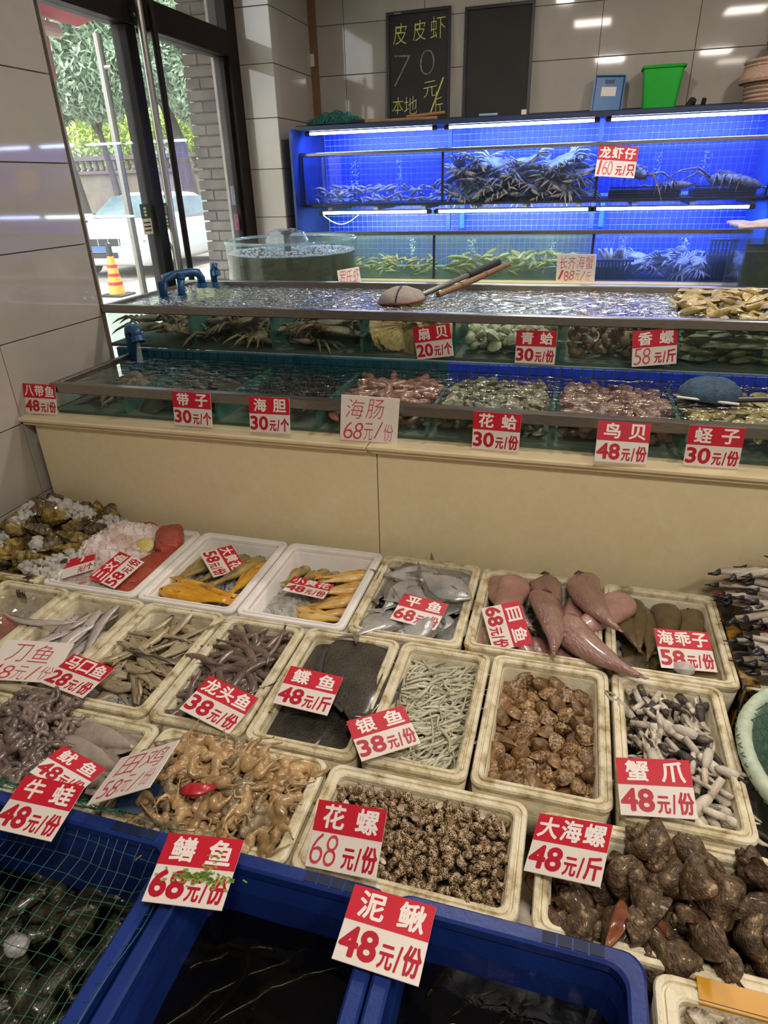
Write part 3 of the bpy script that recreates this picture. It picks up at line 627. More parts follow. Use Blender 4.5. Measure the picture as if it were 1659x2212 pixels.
bk = thing('wicker_basket', 'pale woven basket on the rack top at the edge', 'basket', (.90, 4.39, TZ))
WK = PM('woven cane', 'A98A74', 'C4A48C', 60, .8, .5, 90, stretch=(1, 1, 4))
for k in range(11): new('weave_band', MB().lathe([(.145 + .003 * k, .002 + k * .019), (.152 + .003 * k, .010 + k * .019), (.146 + .003 * k, .020 + k * .019)], 28, cap0=(k == 0), cap1=False), bk, mat=WK)
new('basket_lid', MB().lathe([(.19, .11), (.195, .125), (.165, .20), (.155, .205)], 28), bk, mat=WK)
bgn = thing('black_carrier_bag', 'crumpled black bag standing in the woven basket', 'bag', (.91, 4.39, TZ + .2))
me_ = MB().ico((0, 0, .085), (.10, .08, .10), 3, .06).mesh('bag', True); new('bag_body', me_, bgn, mat=PM('black film', '121214', '1E1F22', 12, .35, .6))
new('bag_handle', MB().tube([(-.09, -.03, .02), (-.06, -.06, .07), (.0, -.07, .05)], .006, 6), bgn, mat=PM('straw cord', '8C7350', None, rough=.7))
new('yellow_bundle', MB().ico((.0, 0, .03), (.06, .05, .06), 3, .05).mesh('yellow', True), None, (.915, 4.42, TZ + .385), PM('yellow plastic', 'C8BE2A', 'D8CF4A', 8, .5), label='yellow bundle poking above the black bag', cat='bundle')
def net_patch(name, parent, fn, nu, nv, r, mat, seg=3, label=None, cat=None, group=None, diag=False):
    """netting: thin cords along two families of lines on the surface fn(u,v)"""
    mb = MB()
    if diag:
        N_ = nu
        for k in range(-N_, N_ + 1):
            a = [fn(i / nv, i / nv + k / N_) for i in range(nv + 1) if 0 <= i / nv + k / N_ <= 1]
            b = [fn(i / nv, 1 - i / nv + k / N_) for i in range(nv + 1) if 0 <= 1 - i / nv + k / N_ <= 1]
            for pts in (a, b):
                if len(pts) > 2: mb.tube(pts, r, seg, cap=False)
    else:
        for i in range(nu + 1): mb.tube([fn(i / nu, j / nv) for j in range(nv + 1)], r, seg, cap=False)
        for j in range(nv + 1): mb.tube([fn(i / nu, j / nv) for i in range(nu + 1)], r, seg, cap=False)
    return new(name, mb, parent, mat=mat, label=label, cat=cat, group=group)
NETG = PM('green net cord', '1F6B62', '2C8074', 30, .6)
gn = thing('folded_net', 'crumpled green fishing net lying on the rack top corner', 'net', (-1.50, 4.25, TZ))
for q in range(3):
    net_patch('net_layer', gn, lambda u, v, q=q: (-.13 + .30 * u + .02 * noise.noise((u * 5, v * 4, q)), -.11 + .26 * v + .03 * noise.noise((u * 4, v * 5, q + 5)), .012 + max(0, .06 * math.sin(PI * u) * math.sin(PI * min(1, v * 1.1)) + .045 * noise.noise((u * 6, v * 6, q * 3.1)))), 22, 22, .0011, NETG)
nh = thing('wooden_stick', 'dark wooden stick with taped end beside the green net', 'stick', (-1.05, 4.14, TZ))
new('stick_shaft', MB().tube([(-.28, .0, .012), (.2, .02, .014)], .009, 8), nh, mat=PM('stick wood', '7C5A38', '92704C', 9, .6))
new('stick_tape', MB().tube([(-.30, -.001, .012), (-.22, .002, .012)], .012, 8), nh, mat=MT['blackmetal'])
new('stick_tape', MB().tube([(.02, .03, .026), (.24, .045, .04)], .009, 8), nh, mat=PM('orange stick wood', '8A6138', None, rough=.6))
new('marker_pen', MB().tube([(-.60, 4.06, TZ + .008), (-.50, 4.055, TZ + .008)], .007, 8), None, None, PM('pen blue grey', '7C8CA8', None, rough=.4), label='slim grey marker pen lying below the blank board', cat='pen')

# ------------------------------------------------------------------ round acrylic tub with a bubbling pump
rt = thing('round_tub', 'round clear acrylic tub of dark water with bubbling pump', 'tub', (-1.49, 3.45, 0))
ACR = GLASS('acrylic', (.86, .92, .90), 1.4, .05, (.7, .8, .8), trl=.7)
new('plinth', MB().lathe([(.33, 0), (.33, .60), (.30, .62)], 40), rt, mat=MT['plaster'])
new('tub_wall', MB().lathe([(.345, .62), (.345, 1.262)], 56, cap0=False, cap1=False).mesh('w', True), rt, mat=ACR)
new('tub_rim', MB().lathe([(.338, 1.252), (.352, 1.252), (.352, 1.266), (.338, 1.266), (.338, 1.252)], 56, cap0=False, cap1=False).mesh('r', True), rt, mat=GLASS('acrylic edge', (.75, .88, .86), 1.6, .25, (.75, .88, .85)))
new('tub_floor', MB().lathe([(.34, .62), (.34, .64)], 40), rt, mat=PM('tub floor', '20221C', None, rough=.6))
MURK = GLASS('murky tub water', (.42, .42, .30), 1.33, .35, (.20, .20, .13), trl=.5)
new('water', MB().lathe([(.335, .65), (.335, 1.196)], 48, cap0=False, cap1=False).mesh('w', True), rt, mat=MURK)
new('water_top', MB().lathe([(.001, 1.20), (.12, 1.203), (.25, 1.198), (.335, 1.198)], 48, cap0=False, cap1=False).mesh('w', True), rt, mat=GLASS('tub water top', (.55, .6, .55), 1.33, .12, (.6, .65, .68), bump=.8, bscale=30))
fo = MB()
for k in range(900):
    a = rnd.uniform(0, 6.28); rr = rnd.choice((rnd.uniform(.285, .332), rnd.uniform(.31, .334), rnd.uniform(.05, .33))); r = rnd.uniform(.003, .009)
    fo.ico((rr * math.cos(a), rr * math.sin(a), 1.202), (r, r, r * .7), 1)
ff = new('foam', fo, rt, mat=GLASS('foam bubbles', (1, 1, 1), 1.5, .65, (.85, .9, .95))); ff['kind'] = 'stuff'
pmp = thing('pump_outlet', 'black pump outlet with a domed water curtain in round tub', 'pump', (-1.50, 3.42, 1.2))
new('outlet_pipe', MB().lathe([(.018, -.2), (.018, .085), (.03, .088), (.03, .098), (.012, .104)], 16), pmp, mat=MT['blackmetal'])
new('water_dome', MB().lathe([(.03, .096), (.06, .112), (.09, .10), (.112, .06), (.12, .0)], 36, cap0=False, cap1=False).mesh('d', True), pmp, mat=GLASS('water dome', (.9, .95, .98), 1.5, .08, (.8, .85, .95), bump=.5, bscale=40))

# clear square tub at the right with towel
pt = thing('square_tub', 'clear rectangular plastic tub in front of the rack end', 'tub', (.90, 3.62, 0))
new('tub_stand', MB().b2(-.25, .4, -.2, .2, 0, .82), pt, mat=MT['plaster'])
for a in ((-.19, -.185, -.17, .17), (.395, .40, -.17, .17)): new('tub_side', MB().b2(a[0], a[1], a[2], a[3], .83, 1.29), pt, mat=ACR)
new('tub_side', MB().b2(-.19, .40, -.175, -.17, .83, 1.29), pt, mat=ACR); new('tub_side', MB().b2(-.19, .40, .17, .175, .83, 1.29), pt, mat=ACR)
new('water', MB().b2(-.18, .39, -.165, .165, .85, 1.23), pt, mat=MURK)
tw = MB(); g_ = 14
vs = [(-.23 + .5 * i / g_, -.2 + .34 * j / g_, 1.297 + .012 * (1 + noise.noise((i * .5, j * .45, 2))) + .018 * max(0, noise.noise((i * .22, j * .3, 7)))) for j in range(g_ + 1) for i in range(g_ + 1)]
tw.add(vs, [(j * (g_ + 1) + i, j * (g_ + 1) + i + 1, (j + 1) * (g_ + 1) + i + 1, (j + 1) * (g_ + 1) + i) for j in range(g_) for i in range(g_)])
me_ = applied(tw.mesh('towel', True), lambda o: setattr(o.modifiers.new('s', 'SOLIDIFY'), 'thickness', .012))
new('wiping_cloth', me_, None, (.90, 3.62, 0), PM('pink white cloth', 'B79CA0', 'D6CACB', 9, .9, .4, 40, c3='8E4A58'), label='crumpled pinkish cloth lying over the clear tub', cat='cloth')

# ------------------------------------------------------------------ blue PVC outlets
BP = PM('dark blue pvc', '17456F', '1F5585', 9, .35)
def pvc(pts, r, label, extra=None):
    t = thing('water_outlet', label, 'pipe')
    new('pipe_run', MB().tube(pts, r, 12).mesh('p', True), t, mat=BP)
    new('pipe_collar', MB().tube([pts[-1], tuple(Vector(pts[-1]) + (Vector(pts[-1]) - Vector(pts[-2])).normalized() * .02)], r * 1.25, 12), t, mat=BP)
    new('pipe_collar', MB().tube([tuple(Vector(pts[0])), tuple(Vector(pts[0]) + Vector((0, 0, .022)))], r * 1.25, 12), t, mat=BP)
    if extra: new('water_jet', MB().tube(extra, [.006, .009, .012], 8), t, mat=GLASS('water jet', (.9, .95, .95), 1.5, .25, (.8, .9, .9)))
pvc([(-1.60, 2.115, .90), (-1.60, 2.115, 1.035), (-1.595, 2.110, 1.05), (-1.58, 2.10, 1.058), (-1.555, 2.085, 1.058), (-1.54, 2.075, 1.05), (-1.535, 2.07, 1.035)], .019, 'blue hooked pipe pouring water into the lower tank', [(-1.533, 2.065, 1.02), (-1.53, 2.055, .98), (-1.53, 2.05, .945)])
pvc([(-1.63, 2.42, 1.10), (-1.63, 2.42, 1.175), (-1.625, 2.43, 1.19), (-1.60, 2.47, 1.20), (-1.55, 2.52, 1.205), (-1.53, 2.54, 1.20), (-1.525, 2.55, 1.18), (-1.525, 2.55, 1.16)], .017, 'blue bridged pipe crossing the corner of upper tank', [(-1.525, 2.555, 1.15), (-1.525, 2.56, 1.13), (-1.525, 2.56, 1.12)])
pvc([(-1.58, 2.47, 1.10), (-1.58, 2.475, 1.15), (-1.578, 2.48, 1.185)], .016, 'short blue riser pipe under the bridged pipe')
pvc([(-1.55, 2.70, 1.12), (-1.55, 2.70, 1.19), (-1.545, 2.70, 1.215), (-1.535, 2.695, 1.215), (-1.53, 2.69, 1.19)], .014, 'small blue upright outlet at the back rail of upper tank')

# scoop nets
sc_ = thing('scoop_net', 'scoop net with grey mesh bag and stick handles in upper tank', 'net', (0, 0, 0))
hoop = [(-.62 + .085 * math.cos(a), 2.42 + .10 * math.sin(a), 1.128 + .004 * math.cos(a)) for a in [2 * PI * k / 24 for k in range(25)]]
new('net_hoop', MB().tube(hoop, .005, 8), sc_, mat=PM('maroon hoop', '6E3A3A', None, rough=.5))
dome = MB(); rings_ = []
for j in range(7):
    q = j / 6; rings_.append([(-.62 + (.085 * math.cos(a)) * math.cos(q * 1.5), 2.42 + (.10 * math.sin(a)) * math.cos(q * 1.5), 1.13 + .045 * math.sin(q * 1.5) + .004 * noise.noise((a * 2, q * 4, 1))) for a in [2 * PI * k / 24 for k in range(24)]])
dome.rings(rings_, False, True); new('net_bag', dome.mesh('bag', True), sc_, mat=PM('grey mesh cloth', '8B8078', 'A0958C', 40, .8, .5, 200))
new('net_seam', MB().tube([(-.62 + .002, 2.42 - .10 * math.cos(q * 1.5), 1.132 + .046 * math.sin(q * 1.5)) for q in [k / 6 for k in range(7)]], .003, 6), sc_, mat=MT['blackmetal'])
new('net_handle', MB().tube([(-.56, 2.50, 1.135), (-.36, 2.80, 1.20)], .010, 10), sc_, mat=MT['steel'])
new('handle_grip', MB().tube([(-.42, 2.71, 1.18), (-.32, 2.86, 1.214)], .014, 10), sc_, mat=MT['blackmetal'])
bs = thing('bamboo_stick', 'brown bamboo stick lying beside the black net handle', 'stick', (0, 0, 0))
new('stick_shaft', MB().tube([(-.50, 2.50, 1.135), (-.40, 2.66, 1.165), (-.28, 2.86, 1.205)], [.011, .012, .010], 10), bs, mat=PM('bamboo', '6F5136', '8A6A48', 9, .5, stretch=(1, 1, 1)))
for k in (.3, .65): new('stick_node', MB().ico(tuple(Vector((-.50, 2.50, 1.135)).lerp(Vector((-.28, 2.86, 1.205)), k)), (.0135, .0135, .0135), 2), bs, mat=PM('bamboo node', '5C4228', None, rough=.5))
s2_ = thing('hand_net', 'blue hand net with white rod resting in lower right tank', 'net', (0, 0, 0))
dome = MB(); rings_ = []
for j in range(7):
    q = j / 6; rings_.append([(.40 + (.085 * math.cos(a)) * math.cos(q * 1.5), 1.99 + (.085 * math.sin(a)) * math.cos(q * 1.5), .952 + .05 * math.sin(q * 1.5) + .006 * noise.noise((a * 2, q * 4, 3))) for a in [2 * PI * k / 24 for k in range(24)]])
dome.rings(rings_, False, True); new('net_bag', dome.mesh('bag', True), s2_, mat=PM('blue mesh cloth', '22384A', '36546A', 60, .8, .5, 200))
new('net_rod', MB().tube([(.305, 1.93, .958), (.46, 1.90, .955)], .0035, 8), s2_, mat=MT['foamwhite'])
new('net_handle', MB().tube([(.46, 1.94, .955), (.62, 1.96, .962)], .008, 8), s2_, mat=MT['blackmetal'])
# ------------------------------------------------------------------ foam boxes on the display table
ZB = .52
tb = thing('display_table', 'low steel display table under the foam boxes', 'table', (0, 0, 0))
new('table_top', MB().b2(-1.72, 2.0, .60, 1.655, .31, .345, bev=.004), tb, mat=MT['steel_dull'])
for x in (-1.6, -.2, 1.2, 1.9):
    for y in (.68, 1.58): new('table_leg', MB().tube([(x, y, 0), (x, y, .31)], .02, 10), tb, mat=MT['steel_dull'])
def rrect(x0, x1, y0, y1, z, r=.022, n=4):
    out = []; r = max(.002, r)
    for (cx, cy, a0) in ((x1 - r, y1 - r, 0), (x0 + r, y1 - r, PI / 2), (x0 + r, y0 + r, PI), (x1 - r, y0 + r, 1.5 * PI)):
        for k in range(n + 1):
            a = a0 + PI / 2 * k / n; out.append((cx + r * math.cos(a), cy + r * math.sin(a), z))
    return out
BOX = {}
def foam_box(key, x0, x1, y0, y1, label, mat=None, ztop=ZB, depth=.172, t=.024, group='white foam fish boxes'):
    mat = mat or MT['foam']; g = .0015
    x0 += g; x1 -= g; y0 += g; y1 -= g
    cx, cy = (x0 + x1) / 2, (y0 + y1) / 2
    b = thing('foam_box', label, 'box', (cx, cy, ztop - depth), group=group)
    hx, hy = (x1 - x0) / 2, (y1 - y0) / 2
    R = lambda i, z, r: rrect(-hx + i, hx - i, -hy + i, hy - i, z, r)
    d = depth
    new('box_body', MB().rings([R(.014, 0, .02), R(.002, d - .016, .022), R(.006, d - .014, .02), R(t, d - .014, .014), R(t + .004, d - .02, .012), R(t + .012, .028, .012)]).mesh('b', True), b, mat=mat)
    new('box_rim', MB().rings([R(.0015, d - .016, .022), R(0, d - .006, .022), R(.002, d - .001, .022), R(.006, d, .02), R(.0095, d, .018), R(.0105, d - .0035, .018), R(.0135, d - .0035, .016), R(.0145, d, .016), R(t - .003, d - .001, .014), R(t, d - .004, .013), R(t + .001, d - .014, .012)], False, False), b, mat=MT['foamrim'] if mat is MT['foam'] else mat)
    BOX[key] = (x0 + t, x1 - t, y0 + t, y1 - t)
    return b
FW = MT['foamwhite']
foam_box('oyster', -1.715, -1.402, 1.225, 1.61, 'stained foam box under the oyster heap by the wall')
foam_box('salmon', -1.40, -1.088, 1.225, 1.61, 'foam box of salmon pieces under pink ice', FW)
foam_box('croaker', -1.086, -.785, 1.225, 1.615, 'clean white foam box of long yellow croakers', FW)
foam_box('smallcroaker', -.783, -.476, 1.225, 1.615, 'clean white foam box of small yellow croakers', FW)
foam_box('pomfret', -.474, -.180, 1.228, 1.612, 'foam box of silver pomfrets')
foam_box('monk', -.178, .150, 1.235, 1.608, 'foam box of large pink skinned fish')
foam_box('sole', .153, .438, 1.235, 1.605, 'foam box of brown tapering flatfish')
foam_box('film', -1.515, -1.280, .84, 1.222, 'foam box of salmon under clear film at left')
foam_box('knife', -1.278, -1.038, .84, 1.222, 'foam box of silver knife fish')
foam_box('minnow', -1.036, -.795, .84, 1.222, 'foam box of small silver-grey fish')
foam_box('bombay', -.793, -.568, .84, 1.222, 'foam box of purplish soft eel-like fish')
foam_box('plaice', -.566, -.323, .84, 1.224, 'foam box of dark flat plaice')
foam_box('silver', -.321, -.103, .845, 1.226, 'foam box of pale thread-thin whitebait')
foam_box('clam', -.101, .160, .845, 1.232, 'foam box of round brown clams')
foam_box('claw', .163, .395, .84, 1.235, 'foam box of white and black crab claws')
foam_box('edge', -1.46, -1.098, .60, .832, 'foam box at the edge left of the squid', group='white foam fish boxes')
foam_box('squid', -1.095, -.738, .603, .832, 'foam box of squid with a heap of tentacles')
foam_box('frog', -.735, -.367, .603, .834, 'foam box of skinned frogs')
foam_box('babylon', -.363, .014, .603, .832, 'foam box of spotted babylon snails')
foam_box('whelk', .030, .415, .600, .825, 'foam box of large knobbly whelks')
foam_box('crableg', .442, .80, 1.24, 1.62, 'foam box with black and yellow tape under the crab legs')
foam_box('cockle', .197, .56, .28, .590, 'foam box with yellow tape holding ribbed cockles', ztop=.535, depth=.19, t=.03)
YT = PM('yellow packing tape', 'C8901E', 'B5801C', 9, .3)
yb = thing('yellow_tape', 'yellow packing tape along the rim of the cockle box', 'tape', (0, 0, 0))
new('tape_strip', MB().b2(.255, .56, .5625, .592, .5355, .5375), yb, mat=YT); new('tape_side', MB().b2(.255, .56, .5905, .592, .47, .536), yb, mat=YT)
new('tape_fold', MB().b2(.255, .56, .5585, .5605, .50, .536), yb, mat=YT)
bt = thing('striped_tape', 'black and yellow warning tape wrapped down the crab leg box', 'tape', (0, 0, 0))
TB = PM('scuffed black tape', '1E1A14', 'A97A28', 14, .35, ramp=(.52, .6))
new('tape_strip', MB().b2(.4385, .4425, 1.25, 1.60, .36, .521), bt, mat=TB); new('tape_top', MB().b2(.4385, .474, 1.25, 1.60, .5205, .5225), bt, mat=TB); new('tape_front', MB().b2(.445, .80, 1.2375, 1.2415, .38, .52), bt, mat=TB)

# ------------------------------------------------------------------ blue fish bins in the front row
BB = PM('blue bin plastic', '12286A', '19357E', 6, .38, .08, 90, var=.03)
def bin_(x0, x1, y0, y1, zt, label, key):
    t = thing('blue_bin', label, 'bin', (0, 0, 0), group='blue plastic fish bins')
    w = .02
    R = lambda i, z, r=.03: rrect(x0 + i, x1 - i, y0 + i, y1 - i, z, r, 5)
    new('bin_body', MB().rings([R(.02, .02), R(.012, zt - .05), R(.012, zt - .01), R(.022, zt - .01), R(.03, zt - .06), R(.045, .05)]).mesh('b', False), t, mat=BB)
    new('bin_rim', MB().rings([R(.004, zt - .045), R(0, zt - .04), R(0, zt - .004), R(.004, zt), R(.022, zt), R(.026, zt - .004), R(.026, zt - .02)], False, False), t, mat=BB)
    for k in range(5): new('grip_slot', MB().b2(x1 - .055 - .022 * k - .019, x1 - .055 - .022 * k, y1 - .0205, y1 - .004, zt - .002, zt + .0012), t, mat=PM('slot shade', '101E40', None, rough=.6)) if k < 4 else None
    BOX[key] = (x0 + .04, x1 - .04, y0 + .04, y1 - .04)
    return t
BA = bin_(-1.02, -.532, .10, .597, .545, 'blue bin under green netting holding dark frogs', 'binA')
B2 = bin_(-.520, -.178, .08, .597, .545, 'blue bin of dark water and eels between two bins', 'binB')
B3 = bin_(-.174, .188, .08, .597, .548, 'blue bin of dark water and loaches beside cockle box', 'binC')
W_DARK = GLASS('dark bin water', (.28, .26, .23), 1.33, .03, (.10, .09, .07), bump=.12, bscale=14, rough=.02)
for t, k, z, sd in ((BA, 'binA', .36, 1), (B2, 'binB', .43, 2), (B3, 'binC', .44, 3)):
    x0, x1, y0, y1 = BOX[k]; water('water', t, x0 - .008, x1 + .008, y0 - .008, y1 + .008, z, W_DARK, 40, 50, .0025, 18, sd)

# ------------------------------------------------------------------ lettering
FONT = None
TXT = {}
def glyph(body, offset=0.0, shear=0.0, spacing=1.0):
    """flat lettering mesh with lower-left at the origin; returns (verts, faces, width, height)"""
    k = (body, offset, shear, spacing)
    if k in TXT: return TXT[k]
    c = bpy.data.curves.new('lettering', 'FONT'); c.body = body; c.size = 1.0; c.offset = offset; c.shear = shear; c.space_character = spacing
    c.resolution_u = 3; c.fill_mode = 'FRONT'
    o = bpy.data.objects.new('lettering', c); COL.objects.link(o)
    dg = bpy.context.evaluated_depsgraph_get(); dg.update()
    me = bpy.data.meshes.new_from_object(o.evaluated_get(dg)); bpy.data.objects.remove(o)
    v = np.array([tuple(p.co) for p in me.vertices]) if len(me.vertices) else np.zeros((1, 3))
    f = [tuple(p.vertices) for p in me.polygons]; bpy.data.meshes.remove(me)
    lo = v.min(0); hi = v.max(0); v = v - lo; v[:, 2] = 0
    TXT[k] = (v, f, float(hi[0] - lo[0]), float(hi[1] - lo[1])); return TXT[k]
def fit(mb, body, x0, x1, y0, y1, z, offset=0.0, shear=0.0, rot=0.0):
    """one run of lettering fitted to a rectangle; a positive offset makes it bold by repeating the strokes slightly shifted"""
    if offset > 0:
        e = offset * (y1 - y0)
        for i, (a, b) in enumerate(((-1, 0), (1, 0), (0, -1), (0, 1), (-.7, .7), (.7, .7), (-.7, -.7), (.7, -.7))): fit(mb, body, x0 + e + a * e, x1 - e + a * e, y0 + e + b * e, y1 - e + b * e, z + i * 1e-6, 0, shear, rot)
        return
    v, f, w, h = glyph(body, offset, shear)
    if not f: return
    cx, cy = (x0 + x1) / 2, (y0 + y1) / 2; c_, s_ = math.cos(rot), math.sin(rot)
    out = []
    for p in v:
        a = (p[0] / w - .5) * (x1 - x0); b = (p[1] / h - .5) * (y1 - y0)
        out.append((cx + a * c_ - b * s_, cy + a * s_ + b * c_, z))
    mb.add(out, f)
CARD = {
'longxia':(0.200,0.160,(0.1340,4.0229,1.5841),(0.995,0.061,-0.082),(0.047,0.441,0.896)),
'shanbei':(0.133,0.107,(-0.4450,2.1500,1.0377),(0.970,-0.157,0.187),(-0.176,0.081,0.981)),
'qingge':(0.130,0.104,(-0.1084,2.1547,1.0308),(0.984,-0.172,0.037),(-0.011,0.152,0.988)),
'xiangluo':(0.133,0.107,(0.2503,2.1500,1.0444),(0.979,0.190,0.077),(-0.102,0.131,0.986)),
'badai':(0.122,0.098,(-1.6760,1.6891,0.9058),(0.998,0.054,-0.014),(0.002,0.227,0.974)),
'daizi':(0.130,0.104,(-1.0925,1.6665,0.9155),(1.000,0.016,-0.006),(0.004,0.140,0.990)),
'haidan':(0.130,0.104,(-0.8238,1.6424,0.9226),(0.999,-0.025,0.027),(-0.021,0.212,0.977)),
'huage':(0.130,0.104,(-0.1706,1.6774,0.9081),(0.994,-0.111,0.026),(-0.006,0.178,0.984)),
'niaobei':(0.130,0.104,(0.1523,1.6397,0.9168),(0.984,0.166,-0.061),(0.000,0.344,0.939)),
'chengzi':(0.130,0.104,(0.3723,1.6803,0.9071),(0.999,0.052,-0.015),(0.007,0.160,0.987)),
'sanwen':(0.120,0.096,(-1.2029,1.3213,0.5350),(0.210,0.960,0.186),(-0.974,0.187,0.130)),
'dahuang':(0.127,0.102,(-0.9568,1.4887,0.5000),(0.722,-0.674,-0.157),(0.678,0.734,-0.037)),
'xiaohuang':(0.119,0.095,(-0.6430,1.4079,0.5050),(0.994,0.034,-0.107),(-0.050,0.986,-0.156)),
'ping':(0.125,0.100,(-0.3072,1.3431,0.5250),(0.988,-0.150,-0.017),(0.151,0.976,0.157)),
'mu':(0.121,0.097,(-0.0823,1.3230,0.5350),(0.376,-0.834,-0.402),(0.926,0.335,0.173)),
'haiguai':(0.127,0.102,(0.3301,1.3356,0.5300),(0.979,0.192,-0.069),(-0.150,0.907,0.393)),
'makou':(0.123,0.098,(-0.9950,0.8957,0.5450),(0.992,-0.121,-0.046),(0.123,0.991,0.045)),
'longtou':(0.128,0.103,(-0.6416,0.8986,0.5400),(0.974,-0.166,-0.151),(0.179,0.981,0.078)),
'die':(0.125,0.100,(-0.4721,0.9845,0.5400),(0.999,-0.023,-0.033),(0.030,0.978,0.208)),
'yin':(0.123,0.098,(-0.2804,0.9034,0.5450),(0.813,0.583,0.006),(-0.579,0.807,0.116)),
'niuwa':(0.122,0.097,(-0.8028,0.5649,0.5750),(0.999,0.030,0.013),(-0.032,0.980,0.198)),
'shan':(0.129,0.103,(-0.4750,0.5256,0.5850),(0.992,0.101,0.072),(-0.113,0.977,0.179)),
'hualuo':(0.126,0.101,(-0.2686,0.6430,0.5750),(0.978,-0.075,0.194),(-0.036,0.859,0.511)),
'niqiu':(0.126,0.101,(-0.1688,0.5197,0.5700),(0.998,-0.045,0.035),(0.037,0.981,0.188)),
'xiezhua':(0.124,0.099,(0.2229,0.8847,0.5600),(0.986,0.050,0.159),(-0.110,0.911,0.397)),
'dahai':(0.126,0.101,(0.0785,0.7271,0.5600),(0.888,-0.254,0.384),(0.186,0.961,0.205)),
'haichang':(0.165,0.130,(-0.5271,1.6688,0.9215),(0.983,0.172,-0.069),(0.049,0.117,0.992)),
'daoyu':(0.164,0.120,(-1.1408,0.9080,0.5480),(0.971,0.230,-0.072),(-0.218,0.965,0.147)),
'tianji':(0.137,0.116,(-0.6673,0.6545,0.6000),(0.896,0.159,0.414),(-0.127,0.986,-0.104)),
'youyu':(0.101,0.080,(-0.8179,0.6541,0.5600),(0.964,-0.103,-0.244),(0.061,0.983,-0.174)),
'changqi':(0.206,0.154,(-0.0148,3.8650,1.0749),(0.993,-0.120,0.003),(-0.031,-0.225,0.974)),
'luoshi':(0.099,0.086,(-0.9729,2.8600,1.1472),(0.951,0.276,0.142),(-0.275,0.538,0.797)),
'oyster':(0.095,0.077,(-1.3371,1.3220,0.5300),(0.884,0.417,0.212),(-0.459,0.863,0.214)),
}
def cmat(P, X, Y):
    X = Vector(X).normalized(); Y = Vector(Y); Y = (Y - X * X.dot(Y)).normalized(); Z = X.cross(Y)
    M = Matrix.Identity(4)
    for i in range(3): M[i][0] = X[i]; M[i][1] = Y[i]; M[i][2] = Z[i]; M[i][3] = P[i]
    return M
def board(W, H, t=.0022):
    return MB().box((0, 0, -t / 2), (W, H, t), bev=.0006)
def price_sign(key, title, price, unit, label, band=True, hand=False, red_split=.47, dz=0.0):
    W, H, P, X, Y = CARD[key]
    M = cmat(P, X, Y)
    if dz: M = Matrix.Translation((0, 0, dz)) @ M
    t = new('price_sign', board(W, H), None, None, MT['white_card'], M, label, 'sign', 'red and white price signs')
    yb_ = H / 2 - H * red_split
    new('red_band', MB().box((0, (H / 2 + yb_) / 2, .0002), (W, H / 2 - yb_, .0006)), t, mat=MT['red'])
    n = len(title); mb = MB(); m = .07 * W
    if n == 2: cells = [(-.38 * W, -.06 * W), (.10 * W, .42 * W)]
    else: cells = [(-.46 * W + i * .315 * W, -.46 * W + i * .315 * W + .285 * W) for i in range(3)]
    for ch, (a, b) in zip(title, cells):
        mb = MB(); fit(mb, ch, a, b, yb_ + .06 * H, H / 2 - .04 * H, .0009, .028); new('title_character', mb, t, mat=MT['whiteink'])
    mb = MB(); y0 = -H / 2 + .07 * H; y1 = yb_ - .06 * H
    if not price: pass
    elif not hand:
        fit(mb, price, -.48 * W, -.03 * W, y0, y1, .0004, .045)
    else:
        hb_ = MB(); cx = -.47 * W; w_ = .40 * W / len(price)
        for i, ch in enumerate(price): fit(hb_, ch, cx + i * w_, cx + i * w_ + w_ * .92, y0 - .02 * H, y1 + .04 * H, .0004, -.012, .12, .05)
        new('handwritten_price', hb_, t, mat=MT['marker'])
    for ch, (a, b, s_) in zip('元/' + unit, ((.0, .17, .72), (.19, .25, .8), (.27, .48, .92))): fit(mb, ch, a * W, b * W, y0 - .01 * H, y0 + (y1 - y0) * s_, .0004, .03)
    new('price_lettering', mb, t, mat=MT['redink'])
    return t
def hand_sign(key, rows, label, mat=None):
    """rows: (text, x0, x1, y0, y1) in fractions of the card"""
    W, H, P, X, Y = CARD[key]
    t = new('handwritten_sign', board(W, H), None, None, MT['white_card'], cmat(P, X, Y), label, 'sign', 'handwritten price cards')
    mb = MB(); g = random.Random(len(label))
    for txt, x0, x1, y0, y1 in rows:
        n = len(txt); w = (x1 - x0) / n
        for i, ch in enumerate(txt):
            dy = g.uniform(-.03, .03)
            fit(mb, ch, (x0 + i * w + .04 * w - .5) * W, (x0 + (i + 1) * w - .04 * w - .5) * W, (y0 + dy - .5) * H, (y1 + dy - .5) * H, .0004, -.010, .15, g.uniform(-.1, .1))
    new('marker_lettering', mb, t, mat=mat or MT['marker'])
    return t
price_sign('longxia', '龙虾仔', '160', '只', 'red-banded price sign hanging on the lobster tank', hand=True)
price_sign('shanbei', '扇贝', '20', '个', 'price sign reading 20 tilted on the scallop cell')
price_sign('qingge', '青蛤', '30', '份', 'price sign in front of the white-shelled clams of upper tank')
price_sign('xiangluo', '香螺', '58', '斤', 'price sign with handwritten 58 on the conch cell', hand=True)
price_sign('badai', '八带鱼', '48', '份', 'price sign at the wall end of the marble ledge')
price_sign('daizi', '带子', '30', '个', 'price sign on the marble ledge second from the wall')
price_sign('haidan', '海胆', '30', '个', 'price sign on the ledge just before the handwritten card')
price_sign('huage', '花蛤', '30', '份', 'price sign on the ledge just after the handwritten card')
price_sign('niaobei', '鸟贝', '48', '份', 'price sign on the ledge with a corrected first digit')
price_sign('chengzi', '蛏子', '30', '份', 'price sign on the ledge below the blue hand net')
price_sign('sanwen', '三文鱼', '58', '份', 'price sign lying askew on the salmon ice')
price_sign('dahuang', '大黄花', '58', '份', 'price sign lying turned on the long yellow croakers')
